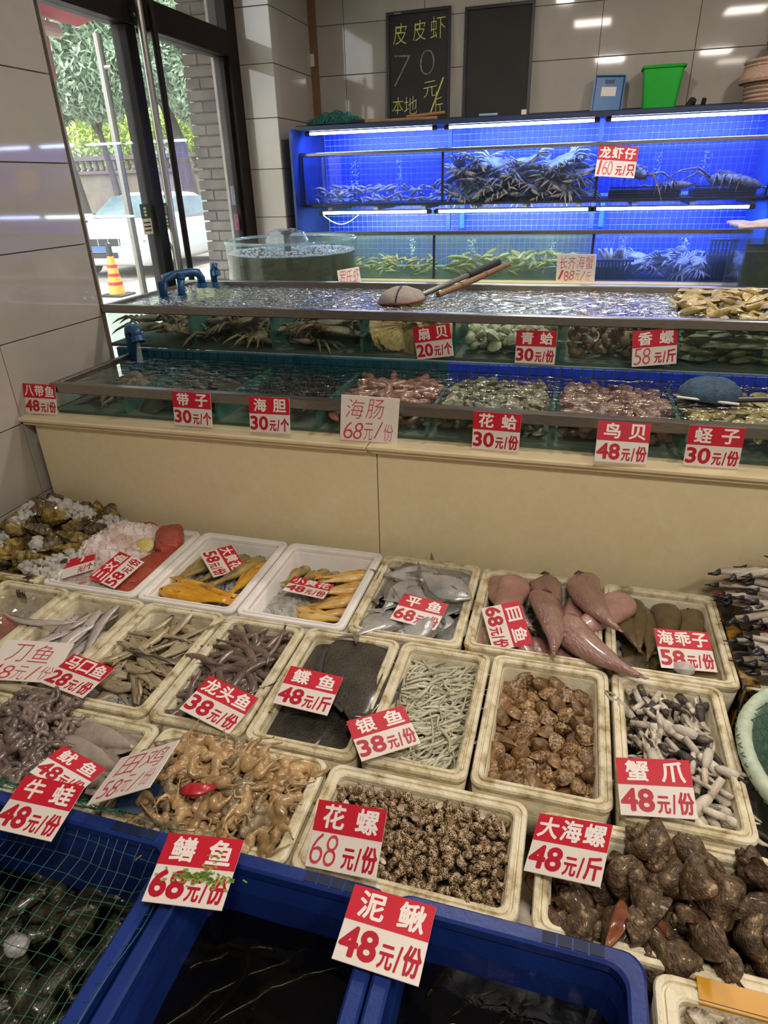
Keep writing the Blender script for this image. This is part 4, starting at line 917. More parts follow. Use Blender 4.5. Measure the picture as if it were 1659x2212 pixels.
price_sign('xiaohuang', '小黄花', '48', '份', 'price sign lying on the small yellow croakers')
price_sign('ping', '平鱼', '68', '份', 'price sign lying on the silver pomfrets')
price_sign('mu', '目鱼', '68', '份', 'price sign turned sideways on the pink skinned fish')
price_sign('haiguai', '海乖子', '58', '份', 'price sign leaning on the brown flatfish')
price_sign('makou', '马口鱼', '28', '份', 'price sign reading 28 on the small silver-grey fish')
price_sign('longtou', '龙头鱼', '38', '份', 'price sign lying on the purplish eel-like fish')
price_sign('die', '鲽鱼', '48', '斤', 'price sign lying on the dark plaice')
price_sign('yin', '银鱼', '38', '份', 'price sign lying at the corner of the whitebait box')
price_sign('youyu', '鱿鱼', '48', '份', 'price sign half covered on the squid box')
price_sign('niuwa', '牛蛙', '48', '份', 'price sign on the corner of the netted bin')
price_sign('shan', '鳝鱼', '68', '份', 'price sign with a green smear on the eel bin rim')
price_sign('hualuo', '花螺', '68', '份', 'price sign with handwritten 68 on the spotted snails', hand=True)
price_sign('niqiu', '泥鳅', '48', '份', 'largest-looking price sign on the rim of the loach bin')
price_sign('xiezhua', '蟹爪', '48', '份', 'price sign standing in the crab claw box')
price_sign('dahai', '大海螺', '48', '斤', 'price sign at the corner of the whelk box')
price_sign('oyster', '', '', '个', 'faded price sign buried in the pink ice by the oysters')
hand_sign('haichang', [('海肠', .08, .76, .50, .92), ('68元/份', .05, .93, .06, .44)], 'white card with red handwriting on the ledge over the sea worms')
hand_sign('changqi', [('长齐海蟹', .06, .95, .48, .92), ('188元/斤', .05, .9, .08, .42)], 'white handwritten card leaning on the lower rack tank')
hand_sign('luoshi', [('罗氏虾', .05, .98, .12, .9)], 'small handwritten card in front of the round tub')
hand_sign('tianji', [('田鸡', .12, .92, .50, .92), ('58元/份', .08, .92, .08, .42)], 'handwritten card standing over the frogs and squid')
hand_sign('daoyu', [('刀鱼', .15, .80, .46, .90), ('48元/份', .03, .95, .06, .38)], 'handwritten card lying on the silver knife fish')
# green algae smear on the eel sign, chalk writing on the board
W, H, P, X, Y = CARD['shan']; sm = MB()
for k in range(160):
    a = rnd.gauss(.15, .22); b = rnd.gauss(-.10, .05) + (rnd.random() < .2) * rnd.uniform(0, .3) * (abs(a - .2) < .1); sm.box((a * W * .9, b * H, .0009), (rnd.uniform(.003, .009), rnd.uniform(.0015, .004), .0004), Euler((0, 0, rnd.uniform(-.5, .5))))
sgn = [o for o in SC.objects if o.get('label') == 'price sign with a green smear on the eel bin rim'][0]
new('green_smear', sm, sgn, mat=PM('algae', '6E8A2E', '8CA648', 40, .6))
CHY = PM('yellow chalk', 'B9B45A', 'CFCB7C', 80, .9); CHW = PM('faint chalk', '8C8A84', '55534E', 80, .9)
def chalk(name, items, mat, off):
    for ch, x0, x1, z0, z1, rot in items:
        tmp = MB(); fit(tmp, ch, x0, x1, z0 + .02, z1 + .02, 0, off, .08, rot)
        new(name, MB().add([(p[0], -.0048, p[1]) for p in tmp.v], tmp.f), bb1, mat=mat)
chalk('yellow_chalk_character', [('皮', -.155, -.070, .415, .52, 0), ('皮', -.035, .045, .425, .525, .05), ('虾', .07, .165, .425, .535, .05), ('元', .03, .115, .135, .215, .12), ('/', .085, .145, .04, .235, -.15), ('斤', .10, .155, .04, .13, .1), ('本', -.165, -.095, .055, .145, 0), ('地', -.09, -.01, .05, .145, .05)], CHY, -.014)
chalk('pale_chalk_number', [('7', -.15, -.05, .20, .36, -.05), ('0', .01, .10, .25, .375, .1)], CHW, -.03)
new('maker_mark', MB().b2(-.145, -.105, -.0128, -.012, .583, .590), bb1, mat=PM('grey print', '77777A', None, rough=.5))
# ------------------------------------------------------------------ sea creature builders
def scatter(x0, x1, y0, y1, n, dmin, seed):
    g = random.Random(seed); pts = []; d = dmin
    while len(pts) < n and d > dmin * .35:
        for _ in range(n * 12):
            p = (g.uniform(x0, x1), g.uniform(y0, y1))
            if all((p[0] - q[0]) ** 2 + (p[1] - q[1]) ** 2 > d * d for q in pts):
                pts.append(p)
                if len(pts) >= n: break
        d *= .88
    return pts
def settle(n, b, z0, r, seed, flat=.8, it=160):
    """n touching pieces of radius r dropped into the box b on the floor z0: returns their resting centres"""
    g = np.random.RandomState(seed); p = np.stack([g.uniform(b[0] + r, b[1] - r, n), g.uniform(b[2] + r, b[3] - r, n), z0 + r + g.uniform(0, 1, n) * n * r ** 3 * 9 / ((b[1] - b[0]) * (b[3] - b[2]))], 1)
    for k in range(it):
        p[:, 2] -= r * .12
        for _ in range(2):
            d = p[:, None, :] - p[None, :, :]; d[:, :, 2] /= flat; l = np.sqrt((d ** 2).sum(2)) + 1e-9; ov = np.maximum(0, 2 * r - l); np.fill_diagonal(ov, 0)
            m = (d / l[:, :, None] * ov[:, :, None] * .32); m[:, :, 2] *= flat; p += m.sum(1)
            p[:, 0] = np.clip(p[:, 0], b[0] + r * .8, b[1] - r * .8); p[:, 1] = np.clip(p[:, 1], b[2] + r * .8, b[3] - r * .8); p[:, 2] = np.maximum(p[:, 2], z0 + r * flat)
    return [tuple(q) for q in p]
def bulge(b, x, y, amt):
    u = (x - (b[0] + b[1]) / 2) / ((b[1] - b[0]) / 2); v = (y - (b[2] + b[3]) / 2) / ((b[3] - b[2]) / 2)
    return amt * max(0, 1 - u * u) * max(0, 1 - v * v)
def lerp_prof(prof, t):
    for a, b in zip(prof, prof[1:]):
        if a[0] <= t <= b[0]:
            k = (t - a[0]) / (b[0] - a[0] + 1e-9); k = k * k * (3 - 2 * k) * .5 + k * .5
            return [x + (y - x) * k for x, y in zip(a[1:], b[1:])]
    return prof[-1][1:]
def fish(L, prof, mat, finmat, bend=0.0, tail=(.15, .08, .35), dorsal=(.3, .7, .05), eye=.012, n=16, seg=10, anal=None, pect=True, wob=0.0, eyemat=None):
    """a fish lying on its side: head +X, back +Y, side up +Z"""
    bp = lambda t, y, z: (L * (.5 - t), L * y + bend * L * ((t - .4) ** 2 * 2.2) + wob * L * math.sin(t * 7), L * z)
    rings = []
    for i in range(n + 1):
        t = i / n; t = t ** 1.25 if t < .5 else t; up, dn, hz = lerp_prof(prof, t)
        rings.append([bp(t, (up if math.sin(a) > 0 else dn) * math.sin(a), hz * math.cos(a)) for a in [2 * PI * k / seg for k in range(seg)]])
    body = MB().rings(rings).mesh('fish', True)
    parts = []
    def sheet(pts, th=.0012):
        a = [(p[0], p[1], p[2] + th / 2) for p in pts]; b = [(p[0], p[1], p[2] - th / 2) for p in pts]
        return MB().rings([b, a]).mesh('fin')
    e = lerp_prof(prof, 1.0)
    tl, ts, fk = tail
    parts.append(('tail_fin', sheet([bp(.985, e[0], 0), bp(1 + tl * .5, ts * .7, .004), bp(1 + tl, ts, .006), bp(1 + tl * (1 - fk), 0, 0), bp(1 + tl, -ts, -.004), bp(1 + tl * .5, -ts * .7, 0), bp(.985, -e[1], 0)]), finmat))
    if dorsal:
        a, b, h = dorsal
        pts = [bp(a + (b - a) * k / 5, lerp_prof(prof, a + (b - a) * k / 5)[0] * .9, 0) for k in range(6)]
        top = [bp(a + (b - a) * k / 5 + .03, lerp_prof(prof, a + (b - a) * k / 5)[0] + h * (math.sin(PI * min(1, .25 + k / 5 * .8))), .004) for k in range(5, -1, -1)]
        parts.append(('dorsal_fin', sheet(pts + top), finmat))
    if anal:
        a, b, h = anal
        pts = [bp(a + (b - a) * k / 4, -lerp_prof(prof, a + (b - a) * k / 4)[1] * .9, 0) for k in range(5)]
        top = [bp(a + (b - a) * k / 4 + .05, -lerp_prof(prof, a + (b - a) * k / 4)[1] - h * (1 - k / 5), -.004) for k in range(4, -1, -1)]
        parts.append(('anal_fin', sheet((pts + top)[::-1]), finmat))
    if pect:
        z = lerp_prof(prof, .27)[2] * .96
        parts.append(('pectoral_fin', sheet([bp(.24, .01, z), bp(.33, .045, z + .006), bp(.40, .02, z + .008), bp(.33, -.01, z + .002)]), finmat))
    if eye:
        z = lerp_prof(prof, .10)[2]; up = lerp_prof(prof, .10)[0]
        c = bp(.10, up * .28, z * .93)
        parts.append(('eye', MB().ico(c, (L * eye, L * eye, L * eye * .5), 2).mesh('eye', True), eyemat or EYE))
    return Proto(body, mat, parts)
EYE = CM('fish eye', '16161A', None, rough=.08)
def along(p, z, rx=0, ry=0, dl=0):
    """matrix for a fish whose head and tail stand at p = (hx, hy, tx, ty)"""
    return TRS(((p[0] + p[2]) / 2, (p[1] + p[3]) / 2, z), (rx, ry, math.atan2(p[1] - p[3], p[0] - p[2])))
def bivalve(L, asp, T, ridge=.03, ribs=0, n=7, seg=20, open_=0.0):
    """closed two-valved shell, hinge at +Y"""
    mb = MB(); um = (0, L * .42)
    outl = []
    for k in range(seg):
        a = 2 * PI * k / seg; w = 1 + (.035 * math.cos(ribs * a) if ribs else 0)
        x = L * .5 * asp * math.cos(a) * w; y = L * .5 * math.sin(a) * w
        if math.sin(a) > 0: x *= 1 - .25 * math.sin(a) ** 2
        outl.append((x, y))
    for sg in (1, -1):
        vs = [(um[0], um[1], sg * T * .55)]; fs = []
        for i in range(1, n + 1):
            s = i / n
            for k in range(seg):
                z = T * math.sin(PI * (.2 + .8 * s ** .85)) * (1 + (ridge if i % 2 else -ridge)) if i < n else 0.0
                if ribs and 0 < s < 1: z *= 1 + .12 * math.cos(ribs * 2 * PI * k / seg)
                vs.append((um[0] + s * (outl[k][0] - um[0]), um[1] + s * (outl[k][1] - um[1]), sg * (z + open_ * T * s * .2)))
        for k in range(seg):
            fs.append((0, 1 + k, 1 + (k + 1) % seg))
            for i in range(n - 1):
                a = 1 + i * seg + k; b = 1 + i * seg + (k + 1) % seg; fs.append((a, a + seg, b + seg, b))
        if sg < 0: fs = [f[::-1] for f in fs]
        mb.add(vs, fs)
    return mb
def shell(turns, g, R, r, H, knob=0, nk=8, seg=10, per=12, rough_=0, seed=0, canal=0):
    """coiled snail shell, apex up the +X axis; unit length. returns body, mouth"""
    N = int(turns * per); rings = []
    for i in range(N + 1):
        th = 2 * PI * i / per; s = g ** (i / per - turns); rr = []
        for k in range(seg):
            f = 2 * PI * k / seg; q = r * s
            if knob: q *= 1 + knob * max(0, math.cos(nk * th / 1.0)) ** 2 * max(0, math.cos(f - .9)) ** 3
            if rough_: q *= 1 + rough_ * noise.noise((i * .7 + seed, k * 1.1, seed))
            ra = R * s + q * math.cos(f)
            rr.append((ra * math.cos(th), ra * math.sin(th), -H * s + 1.2 * q * math.sin(f)))
        rings.append(rr)
    allp = [p for q in rings for p in q]; zmin = min(p[2] for p in allp); ln = max(p[2] for p in allp) - zmin
    T = lambda p: ((p[2] - zmin) / ln - .5, p[0] / ln, p[1] / ln)
    rings = [[T(p) for p in q] for q in rings]
    body = MB().rings(rings, True, False)
    last = rings[-1]; c = tuple(sum(p[i] for p in last) / seg for i in range(3))
    if canal:
        e = Vector((-.62, c[1] * .7, c[2] * .7)); b0 = min(last, key=lambda p: p[0])
        body.tube([c, tuple(Vector(b0).lerp(e, .3)), tuple(e)], [r / ln * .75, r / ln * .5, r / ln * .12], 8)
    prev = rings[-3]
    inner = [tuple(Vector(p).lerp(Vector(c), .35) * .6 + Vector(q).lerp(Vector(c), .5) * .4) for p, q in zip(last, prev)]
    mouth = MB().rings([last, inner], False, True)
    return body, mouth
def lump(sub, sc, amp, fr, seed, ridged=False):
    vs, fs = ICO[sub]; out = []
    for p in vs:
        n = noise.noise((p[0] * fr + seed, p[1] * fr, p[2] * fr)) + .5 * noise.noise((p[0] * fr * 2.3, p[1] * fr * 2.3 + seed, p[2] * fr * 2.3))
        if ridged: n = .5 - abs(n) * 1.4
        k = 1 + amp * n; out.append((p[0] * sc[0] * k, p[1] * sc[1] * k, p[2] * sc[2] * k))
    return MB().add(out, fs)
def ice(name, region, n, size, zf, mat, label, seed, cat='ice'):
    g = random.Random(seed); mb = MB()
    for _ in range(n):
        x, y = g.uniform(region[0], region[1]), g.uniform(region[2], region[3]); z = zf(x, y)
        if z is None: continue
        s = size * g.uniform(.45, 1.4)
        mb.ico((x, y, z + g.uniform(-.3, .6) * size), (s, s * g.uniform(.6, 1.2), s * g.uniform(.5, 1)), 1, .22, 0, Euler((g.uniform(0, 3), g.uniform(0, 3), g.uniform(0, 3))).to_matrix(), g)
    return new(name, mb, None, None, mat, label=label, cat=cat, kind='stuff')
def heap(protos, name, b, n, dmin, z0, amt, label, cat, group, seed, layers=2, lift=.014, tilt=.6, yaw=(0, 6.283), sc=(.85, 1.15), inset=.0, flip=0, zf=None):
    g = random.Random(seed)
    for l in range(layers):
        m = n // layers
        for x, y in scatter(b[0] + inset, b[1] - inset, b[2] + inset, b[3] - inset, m, dmin, seed * 7 + l):
            z = (zf(x, y) if zf else z0 + bulge(b, x, y, amt)) - (layers - 1 - l) * lift + g.uniform(-.25, .25) * lift
            p = g.choice(protos)
            rx = g.uniform(-tilt, tilt) + (PI if g.random() < flip else 0)
            p.place(name, TRS((x, y, z), (rx, g.uniform(-tilt, tilt), g.uniform(*yaw)), g.uniform(*sc)), label, cat, group)

# ------------------------------------------------------------------ boxes of fish, back row
P_CR = [(0, .012, .012, .01), (.05, .05, .042, .032), (.12, .078, .066, .05), (.25, .10, .095, .062), (.45, .09, .09, .055), (.65, .06, .058, .036), (.85, .03, .03, .018), (1.0, .028, .028, .010)]
CRM = CM('olive croaker skin', '6E6038', 'B89A50', 3.5, .22, .15, 200, .06, coat=.4, c3='E0C77C', stretch=(1, 2.5, 1))
CRY = CM('golden croaker skin', 'C08418', 'E6B030', 3.5, .2, .15, 60, .08, coat=.5, c3='F0D884', stretch=(1, 2.5, 1), detail=7)
CRP = CM('pale croaker skin', 'C49A50', 'E6C684', 4, .22, .15, 200, .08, coat=.4, c3='EFE0B8', stretch=(1, 2, 1))
FIN = CM('croaker fin', '8C6A2C', 'B98E3E', 30, .4)
FINO = CM('orange fin', 'C9862A', 'D99B3A', 30, .4)
P_CT = [(t, a * 1.18, b_ * 1.18, c * 1.25) for t, a, b_, c in P_CR]
cr = [fish(.225, P_CT, CRM, FIN, b) for b in (-.03, .04)]; cy = [fish(.225, P_CT, CRY, FINO, b, dorsal=(.3, .75, .03)) for b in (-.03, .03)]
CROAK = [(-1.018, 1.59, -1.062, 1.40), (-.972, 1.588, -1.022, 1.395), (-.925, 1.585, -.985, 1.393), (-.865, 1.575, -.917, 1.38), (-.838, 1.56, -.865, 1.36)]
for i, p in enumerate(CROAK):
    (cr[i % 2] if i < 4 else cy[0]).place('yellow_croaker', along(p, .474 + .006 * (i % 2), .25, .12), 'olive-gold croaker lying head to the back of its box' if i < 4 else 'golden croaker at the right wall of its box', 'fish', 'large yellow croakers')
for i, p in enumerate([(-1.045, 1.372, -.86, 1.342), (-1.055, 1.338, -.85, 1.318), (-1.05, 1.305, -.86, 1.29), (-1.052, 1.272, -.865, 1.262)]):
    cy[i % 2].place('yellow_croaker', along(p, .482 + .008 * (i % 3), -.2, .02), 'bright golden croaker lying crosswise at the front of box', 'fish', 'golden croakers lying crosswise')
ice('crushed_ice', BOX['croaker'], 1300, .009, lambda x, y: .446, MT['ice'], 'crushed ice bedding the large yellow croakers', 31)
cp = [fish(.165, P_CT, CRP, FINO, b) for b in (-.05, .05, 0)]
crs = [fish(.16, P_CT, CRM, FIN, b) for b in (-.04, .03)]
SMALL = [(-.722, 1.59, -.735, 1.47), (-.655, 1.585, -.695, 1.47), (-.62, 1.575, -.645, 1.46)]
for i, p in enumerate(SMALL): crs[i % 2].place('small_croaker', along(p, .462, .2, .25), 'small olive croaker at the back of the white box', 'fish', 'small olive croakers')
for i in range(14):
    y = 1.56 - i * .0225; p = (-.508, y + .03, -.625, y - .03)
    if i > 9: p = (-.65 + .02 * (i % 2), y + .012, -.51, y - .004)
    cp[i % 3].place('small_croaker', along(p, .462 + .008 * (i % 3), rnd.uniform(-.3, .3), rnd.uniform(-.1, .15)), 'small pale gold croaker in the row along the box side', 'fish', 'small pale gold croakers')
ice('crushed_ice', (-.755, -.60, 1.25, 1.47), 700, .012, lambda x, y: .43 + .04 * math.exp(-((x + .68) ** 2 + (y - 1.36) ** 2) / .006), MT['ice'], 'mound of yellowish crushed ice beside the small croakers', 32)
ice('crushed_ice', BOX['smallcroaker'], 1300, .009, lambda x, y: .43, MT['ice'], 'thin bed of crushed ice under the small croakers', 33)
P_PO = [(0, .015, .02, .008), (.06, .09, .08, .03), (.18, .2, .19, .05), (.38, .28, .27, .062), (.58, .24, .24, .05), (.78, .12, .12, .028), (.92, .045, .045, .014), (1.0, .035, .035, .008)]
POM = [CM('silver pomfret skin', '8A8A8C', 'B4B2AE', 5, .2, .1, 60, .1, coat=.4, c3='D2CFC8', metal=.15), CM('dark silver pomfret skin', '6C7074', '9C9C9A', 5, .22, .1, 60, .1, coat=.4, c3='C2BFB8', metal=.15)]
FING = CM('grey fin', '5C5852', '7C766E', 30, .4)
po = [fish(.178, P_PO, POM[i % 2], FING, b, tail=(.22, .17, .65), dorsal=(.38, .8, .10), anal=(.38, .8, .12), n=18, seg=12) for i, b in enumerate((-.03, .03, .05))]
POMF = [(-.291, 1.56, -.44, 1.51), (-.205, 1.53, -.30, 1.585), (-.205, 1.43, -.325, 1.49), (-.345, 1.485, -.40, 1.37), (-.405, 1.54, -.43, 1.41), (-.385, 1.35, -.42, 1.24), (-.30, 1.40, -.345, 1.29), (-.225, 1.27, -.21, 1.38), (-.30, 1.33, -.31, 1.25), (-.23, 1.58, -.35, 1.58), (-.35, 1.29, -.40, 1.37), (-.245, 1.34, -.33, 1.36), (-.29, 1.52, -.38, 1.56), (-.215, 1.50, -.24, 1.38), (-.40, 1.45, -.32, 1.42), (-.36, 1.27, -.27, 1.30)]
for i, p in enumerate(POMF):
    po[i % 3].place('silver_pomfret', along(p, .483 + .026 * (i in (0, 2, 3)) + .012 * (i % 3), rnd.uniform(-.35, .35), rnd.uniform(-.15, .2)), 'silver pomfret piled in its foam box', 'fish', 'silver pomfrets')
ice('crushed_ice', BOX['pomfret'], 1200, .009, lambda x, y: .44, MT['ice'], 'crushed ice bedding the silver pomfrets', 34)
P_MK = [(0, .05, .05, .03), (.05, .13, .12, .055), (.16, .175, .16, .075), (.42, .16, .145, .07), (.64, .115, .115, .055), (.82, .065, .065, .04), (1.0, .03, .03, .02)]
MKM = CM('pink skinned flesh', '7C5A50', '9A766C', 3.2, .25, .4, 18, .1, coat=.6, c3='B4938A', stretch=(1, 2.5, 2), detail=9)
MKB = CM('pink belly flesh', '8E655C', 'B0877E', 2.6, .25, .4, 18, .08, coat=.6, c3='7A564C', detail=9)
mk = [fish(.27, P_MK, m, MKM, b, tail=(.06, .02, .1), dorsal=None, eye=0, pect=False, n=18, seg=14) for m, b in ((MKM, .10), (MKB, -.08), (MKM, -.16), (MKB, .05))]
for q_ in mk[:3]: q_.parts.append(('mouth', setmats(MB().tube([(.118, -.014, .014), (.126, 0, .016), (.118, .014, .014)], [.002, .006, .002], 8, .5).mesh('mouth', True), CM('dark mouth', '3E2420', '58342E', 9, .3))))
MONK = [(-.13, 1.56, -.06, 1.40, 1, .50), (-.075, 1.555, -.10, 1.36, 3, .515), (.0, 1.60, .03, 1.39, 0, .51), (.0, 1.50, .055, 1.24, 0, .535), (.085, 1.60, .145, 1.33, 2, .545), (-.085, 1.44, -.03, 1.27, 1, .50), (.065, 1.36, .165, 1.215, 2, .53), (.195, 1.50, .10, 1.36, 3, .525), (.12, 1.55, .06, 1.40, 1, .505), (-.12, 1.34, .02, 1.28, 3, .475), (.03, 1.31, .12, 1.27, 1, .48)]
for i, (a, b_, c, d, k, z) in enumerate(MONK): mk[k].place('skinned_fish', along((a, b_, c, d), z, rnd.uniform(-.25, .25), .06), 'pink skinned fish tapering to a tail in its foam box', 'fish', 'pink skinned fish')
ice('crushed_ice', BOX['monk'], 700, .008, lambda x, y: .435, MT['ice'], 'crushed ice bedding the pink skinned fish', 35)
P_SO = [(0, .05, .05, .03), (.06, .105, .10, .045), (.2, .135, .13, .055), (.42, .13, .125, .05), (.65, .085, .085, .035), (.85, .04, .04, .02), (1.0, .014, .014, .01)]
SOM = CM('brown flatfish skin', '48391F', '66522F', 5, .3, .35, 40, .12, coat=.4, c3='86704A', stretch=(1, 2, 1), detail=8)
so = [fish(.27, P_SO, SOM, SOM, b, tail=(.05, .018, .1), dorsal=None, eye=.012, pect=False, n=18, seg=12) for b in (-.08, .06, .14)]
for i, (p, z, ry) in enumerate([((.182, 1.595, .215, 1.35), .50, .05), ((.228, 1.585, .245, 1.37), .495, .1), ((.322, 1.585, .305, 1.37), .495, .12), ((.378, 1.572, .345, 1.36), .49, .12), ((.402, 1.50, .405, 1.27), .48, .1), ((.305, 1.365, .185, 1.30), .475, .0), ((.285, 1.285, .19, 1.295), .47, 0), ((.425, 1.30, .225, 1.262), .485, .02), ((.262, 1.54, .275, 1.34), .49, .1), ((.365, 1.44, .37, 1.28), .465, 0), ((.24, 1.42, .25, 1.27), .455, 0)]):
    so[i % 3].place('brown_flatfish', along(p, z, rnd.uniform(-.3, .3), ry), 'brown tapering flatfish lying in its foam box', 'fish', 'brown flatfish')
ice('crushed_ice', BOX['sole'], 700, .009, lambda x, y: .43, MT['ice'], 'crushed ice bedding the brown flatfish', 36)
icl = new('ice_lump', lump(3, (.024, .017, .014), .2, 1.8, 3).mesh('ice', True), None, (.325, 1.285, .515), MT['ice'], label='clear lump of ice at the front of the flatfish box', cat='ice')
# salmon pieces in pink ice
SAM = CM('salmon flesh', 'A8402E', 'C05A42', 3, .3, .6, 30, .06, coat=.3, c3='D98E74', stretch=(1, 5, 2), detail=8)
def slab(w, l, h, seed):
    mb = lump(4, (1, 1, 1), .16, 2.2, seed); q = lambda c, k: math.copysign(abs(c) ** k, c)
    mb.v = [(q(x, .6) * w / 2 + .006 * noise.noise((y * 6, z * 4, seed)), q(y, .6) * l / 2, (q(z, .6) if z > 0 else z * .5) * h / 2 + .004 * noise.noise((x * 5, y * 9, seed))) for x, y, z in mb.v]; return mb.mesh('slab', True)
for i, (x, y, z, a, w, l, h, lb) in enumerate([(-1.175, 1.545, .51, .5, .085, .15, .065, 'tall red salmon piece at the back corner of ice'), (-1.29, 1.585, .505, .2, .07, .06, .06, 'small red salmon end poking from the ice'), (-1.16, 1.42, .485, -.25, .10, .24, .06, 'long orange salmon fillet along the box side'), (-1.25, 1.31, .475, .3, .16, .15, .05, 'broad salmon piece under the turned sign'), (-1.15, 1.29, .48, -.2, .10, .12, .05, 'salmon piece at the front corner under ice'), (-1.31, 1.27, .47, .9, .09, .09, .05, 'salmon scrap near the faded sign'), (-1.28, 1.45, .485, .4, .10, .10, .05, 'salmon piece half covered by ice mid-box')]):
    new('salmon_piece', slab(w, l, h, i * 3.1), None, None, SAM, TRS((x, y, z), (0, 0, a)), label=lb, cat='fish', group='salmon pieces')
def zsal(x, y):
    n = noise.noise((x * 9, y * 9, 4))
    if x > -1.20 - .12 * (1.5 - y) and n < .12: return None
    return .475 + .075 * math.exp(-((x + 1.33) ** 2 / .012 + (y - 1.47) ** 2 / .02)) + .02 * n
ice('crushed_ice', (-1.40, -1.11, 1.25, 1.60), 2300, .0155, zsal, MT['icepink'], 'heap of pinkish crushed ice over the salmon', 37)
lem = new('lemon_slice', MB().lathe([(.001, .0), (.026, .0), (.028, .004), (.026, .008), (.001, .008)], 20).mesh('l', True), None, None, CM('lemon', 'C9B560', 'DCCB84', 30, .4), TRS((-1.215, 1.475, .525), (.5, .3, 0)), label='pale lemon slice lying on the salmon ice', cat='lemon')
# oysters
OYM = [CM('oyster shell gold', '3A2E18', '8A7436', 6, .4, .6, 40, .18, c3='B59C58', ramp=(.36, .52), coat=.3, stretch=(1, 3, 1), detail=8), CM('oyster shell brown', '221C14', '6A5C3A', 7, .4, .6, 40, .18, c3='A09272', ramp=(.38, .56), coat=.3, stretch=(1, 3, 1), detail=8)]
def oyster(seed):
    mb = bivalve(.105, .66, .021, .16, 0, 10, 30); vs = []
    for x, y, z in mb.v:
        a = math.atan2(y, x); f = 1 + .22 * noise.noise((math.cos(a) * 1.6 + seed, math.sin(a) * 1.6, seed)) + .07 * noise.noise((a * 5, math.hypot(x, y) * 90, seed))
        vs.append((x * f, y * f + .012 * math.sin(x * 40 + seed), z * (1 + .5 * noise.noise((x * 45, y * 45, seed))) + .006 * noise.noise((x * 30, y * 30, seed + 4))))
    mb.v = vs; return mb.mesh('oyster', False)
oy = [Proto(oyster(s * 5.3), OYM[s % 2]) for s in range(6)]
def zoy(x, y): return .50 + .085 * math.exp(-((x + 1.62) ** 2 / .02 + (y - 1.50) ** 2 / .03)) + .03 * math.exp(-((x + 1.45) ** 2 / .02 + (y - 1.58) ** 2 / .01))
heap(oy, 'oyster', (-1.70, -1.40, 1.23, 1.62), 56, .05, 0, 0, 'rough gold and brown oyster in the icy heap by the wall', 'oyster', 'oysters', 41, 2, .03, .7, zf=zoy, sc=(.75, 1.1))
ice('crushed_ice', (-1.66, -1.38, 1.26, 1.58), 520, .0145, lambda x, y: (zoy(x, y) + .012) if noise.noise((x * 8, y * 8, 2)) > .06 else None, MT['ice'], 'crushed ice scattered over the oysters', 38)
# crab legs heaped at the right edge
LGW = CM('bleached crab leg', 'B5AA9A', 'D6CDC0', 20, .35, .3, 90, .12, c3='8C8478', stretch=(1, 3, 3))
LGD = CM('dark claw tip', '1D1C22', '34323A', 20, .3)
LGR = CM('red crab tip', '8A1826', 'A82638', 20, .35)
def leg(L, r, tip=LGD, k=0):
    a = [(0, 0, 0), (L * .33, L * .03 * (k - 1), L * .05), (L * .40, L * .03 * (k - 1), L * .045), (L * .72, L * .05 * (k - 1), 0)]
    b = MB().tube(a, [r * .8, r, r * .7, r * .75], 8, .75)
    t = MB().tube([a[-1], (L * .80, L * .05 * k, -L * .01), (L * .9, L * .03 * k, -L * .02)], [r * .7, r * .45, r * .1], 8, .75)
    return Proto(b.mesh('leg', True), LGW, [('leg_tip', t.mesh('tip', True), tip)])
lg = [leg(.17, .0115, LGD, 0), leg(.17, .0105, LGD, 2), leg(.15, .012, LGD, 1), leg(.14, .0105, LGR, 1)]
g_ = random.Random(5)
for i in range(170):
    y = 1.62 - .36 * ((i * .618) % 1); z = .53 + .105 * g_.random() * (1 if y > 1.36 else .5); x = .615 + g_.uniform(-.07, .12) + (1.6 - y) * .10
    lg[3 if i % 17 == 0 else i % 3].place('crab_limb', TRS((x, y, z), (g_.uniform(-.6, .6), g_.uniform(-.25, .2), PI + g_.gauss(0, .42)), g_.uniform(.85, 1.15)), 'whitish crab leg with a dark tip in the right-hand heap' if i % 17 else 'whitish crab leg with a red tip in the right-hand heap', 'crab leg', 'heaped crab legs')
bag_ = new('white_carrier_bag', lump(3, (.05, .04, .09), .35, 2.2, 8).mesh('bag', True), None, (.625, 1.625, .62), CM('white film bag', 'C9C4C6', 'DAD6D8', 6, .4, .5, 30), label='white plastic bag against the counter beyond the crab legs', cat='bag')

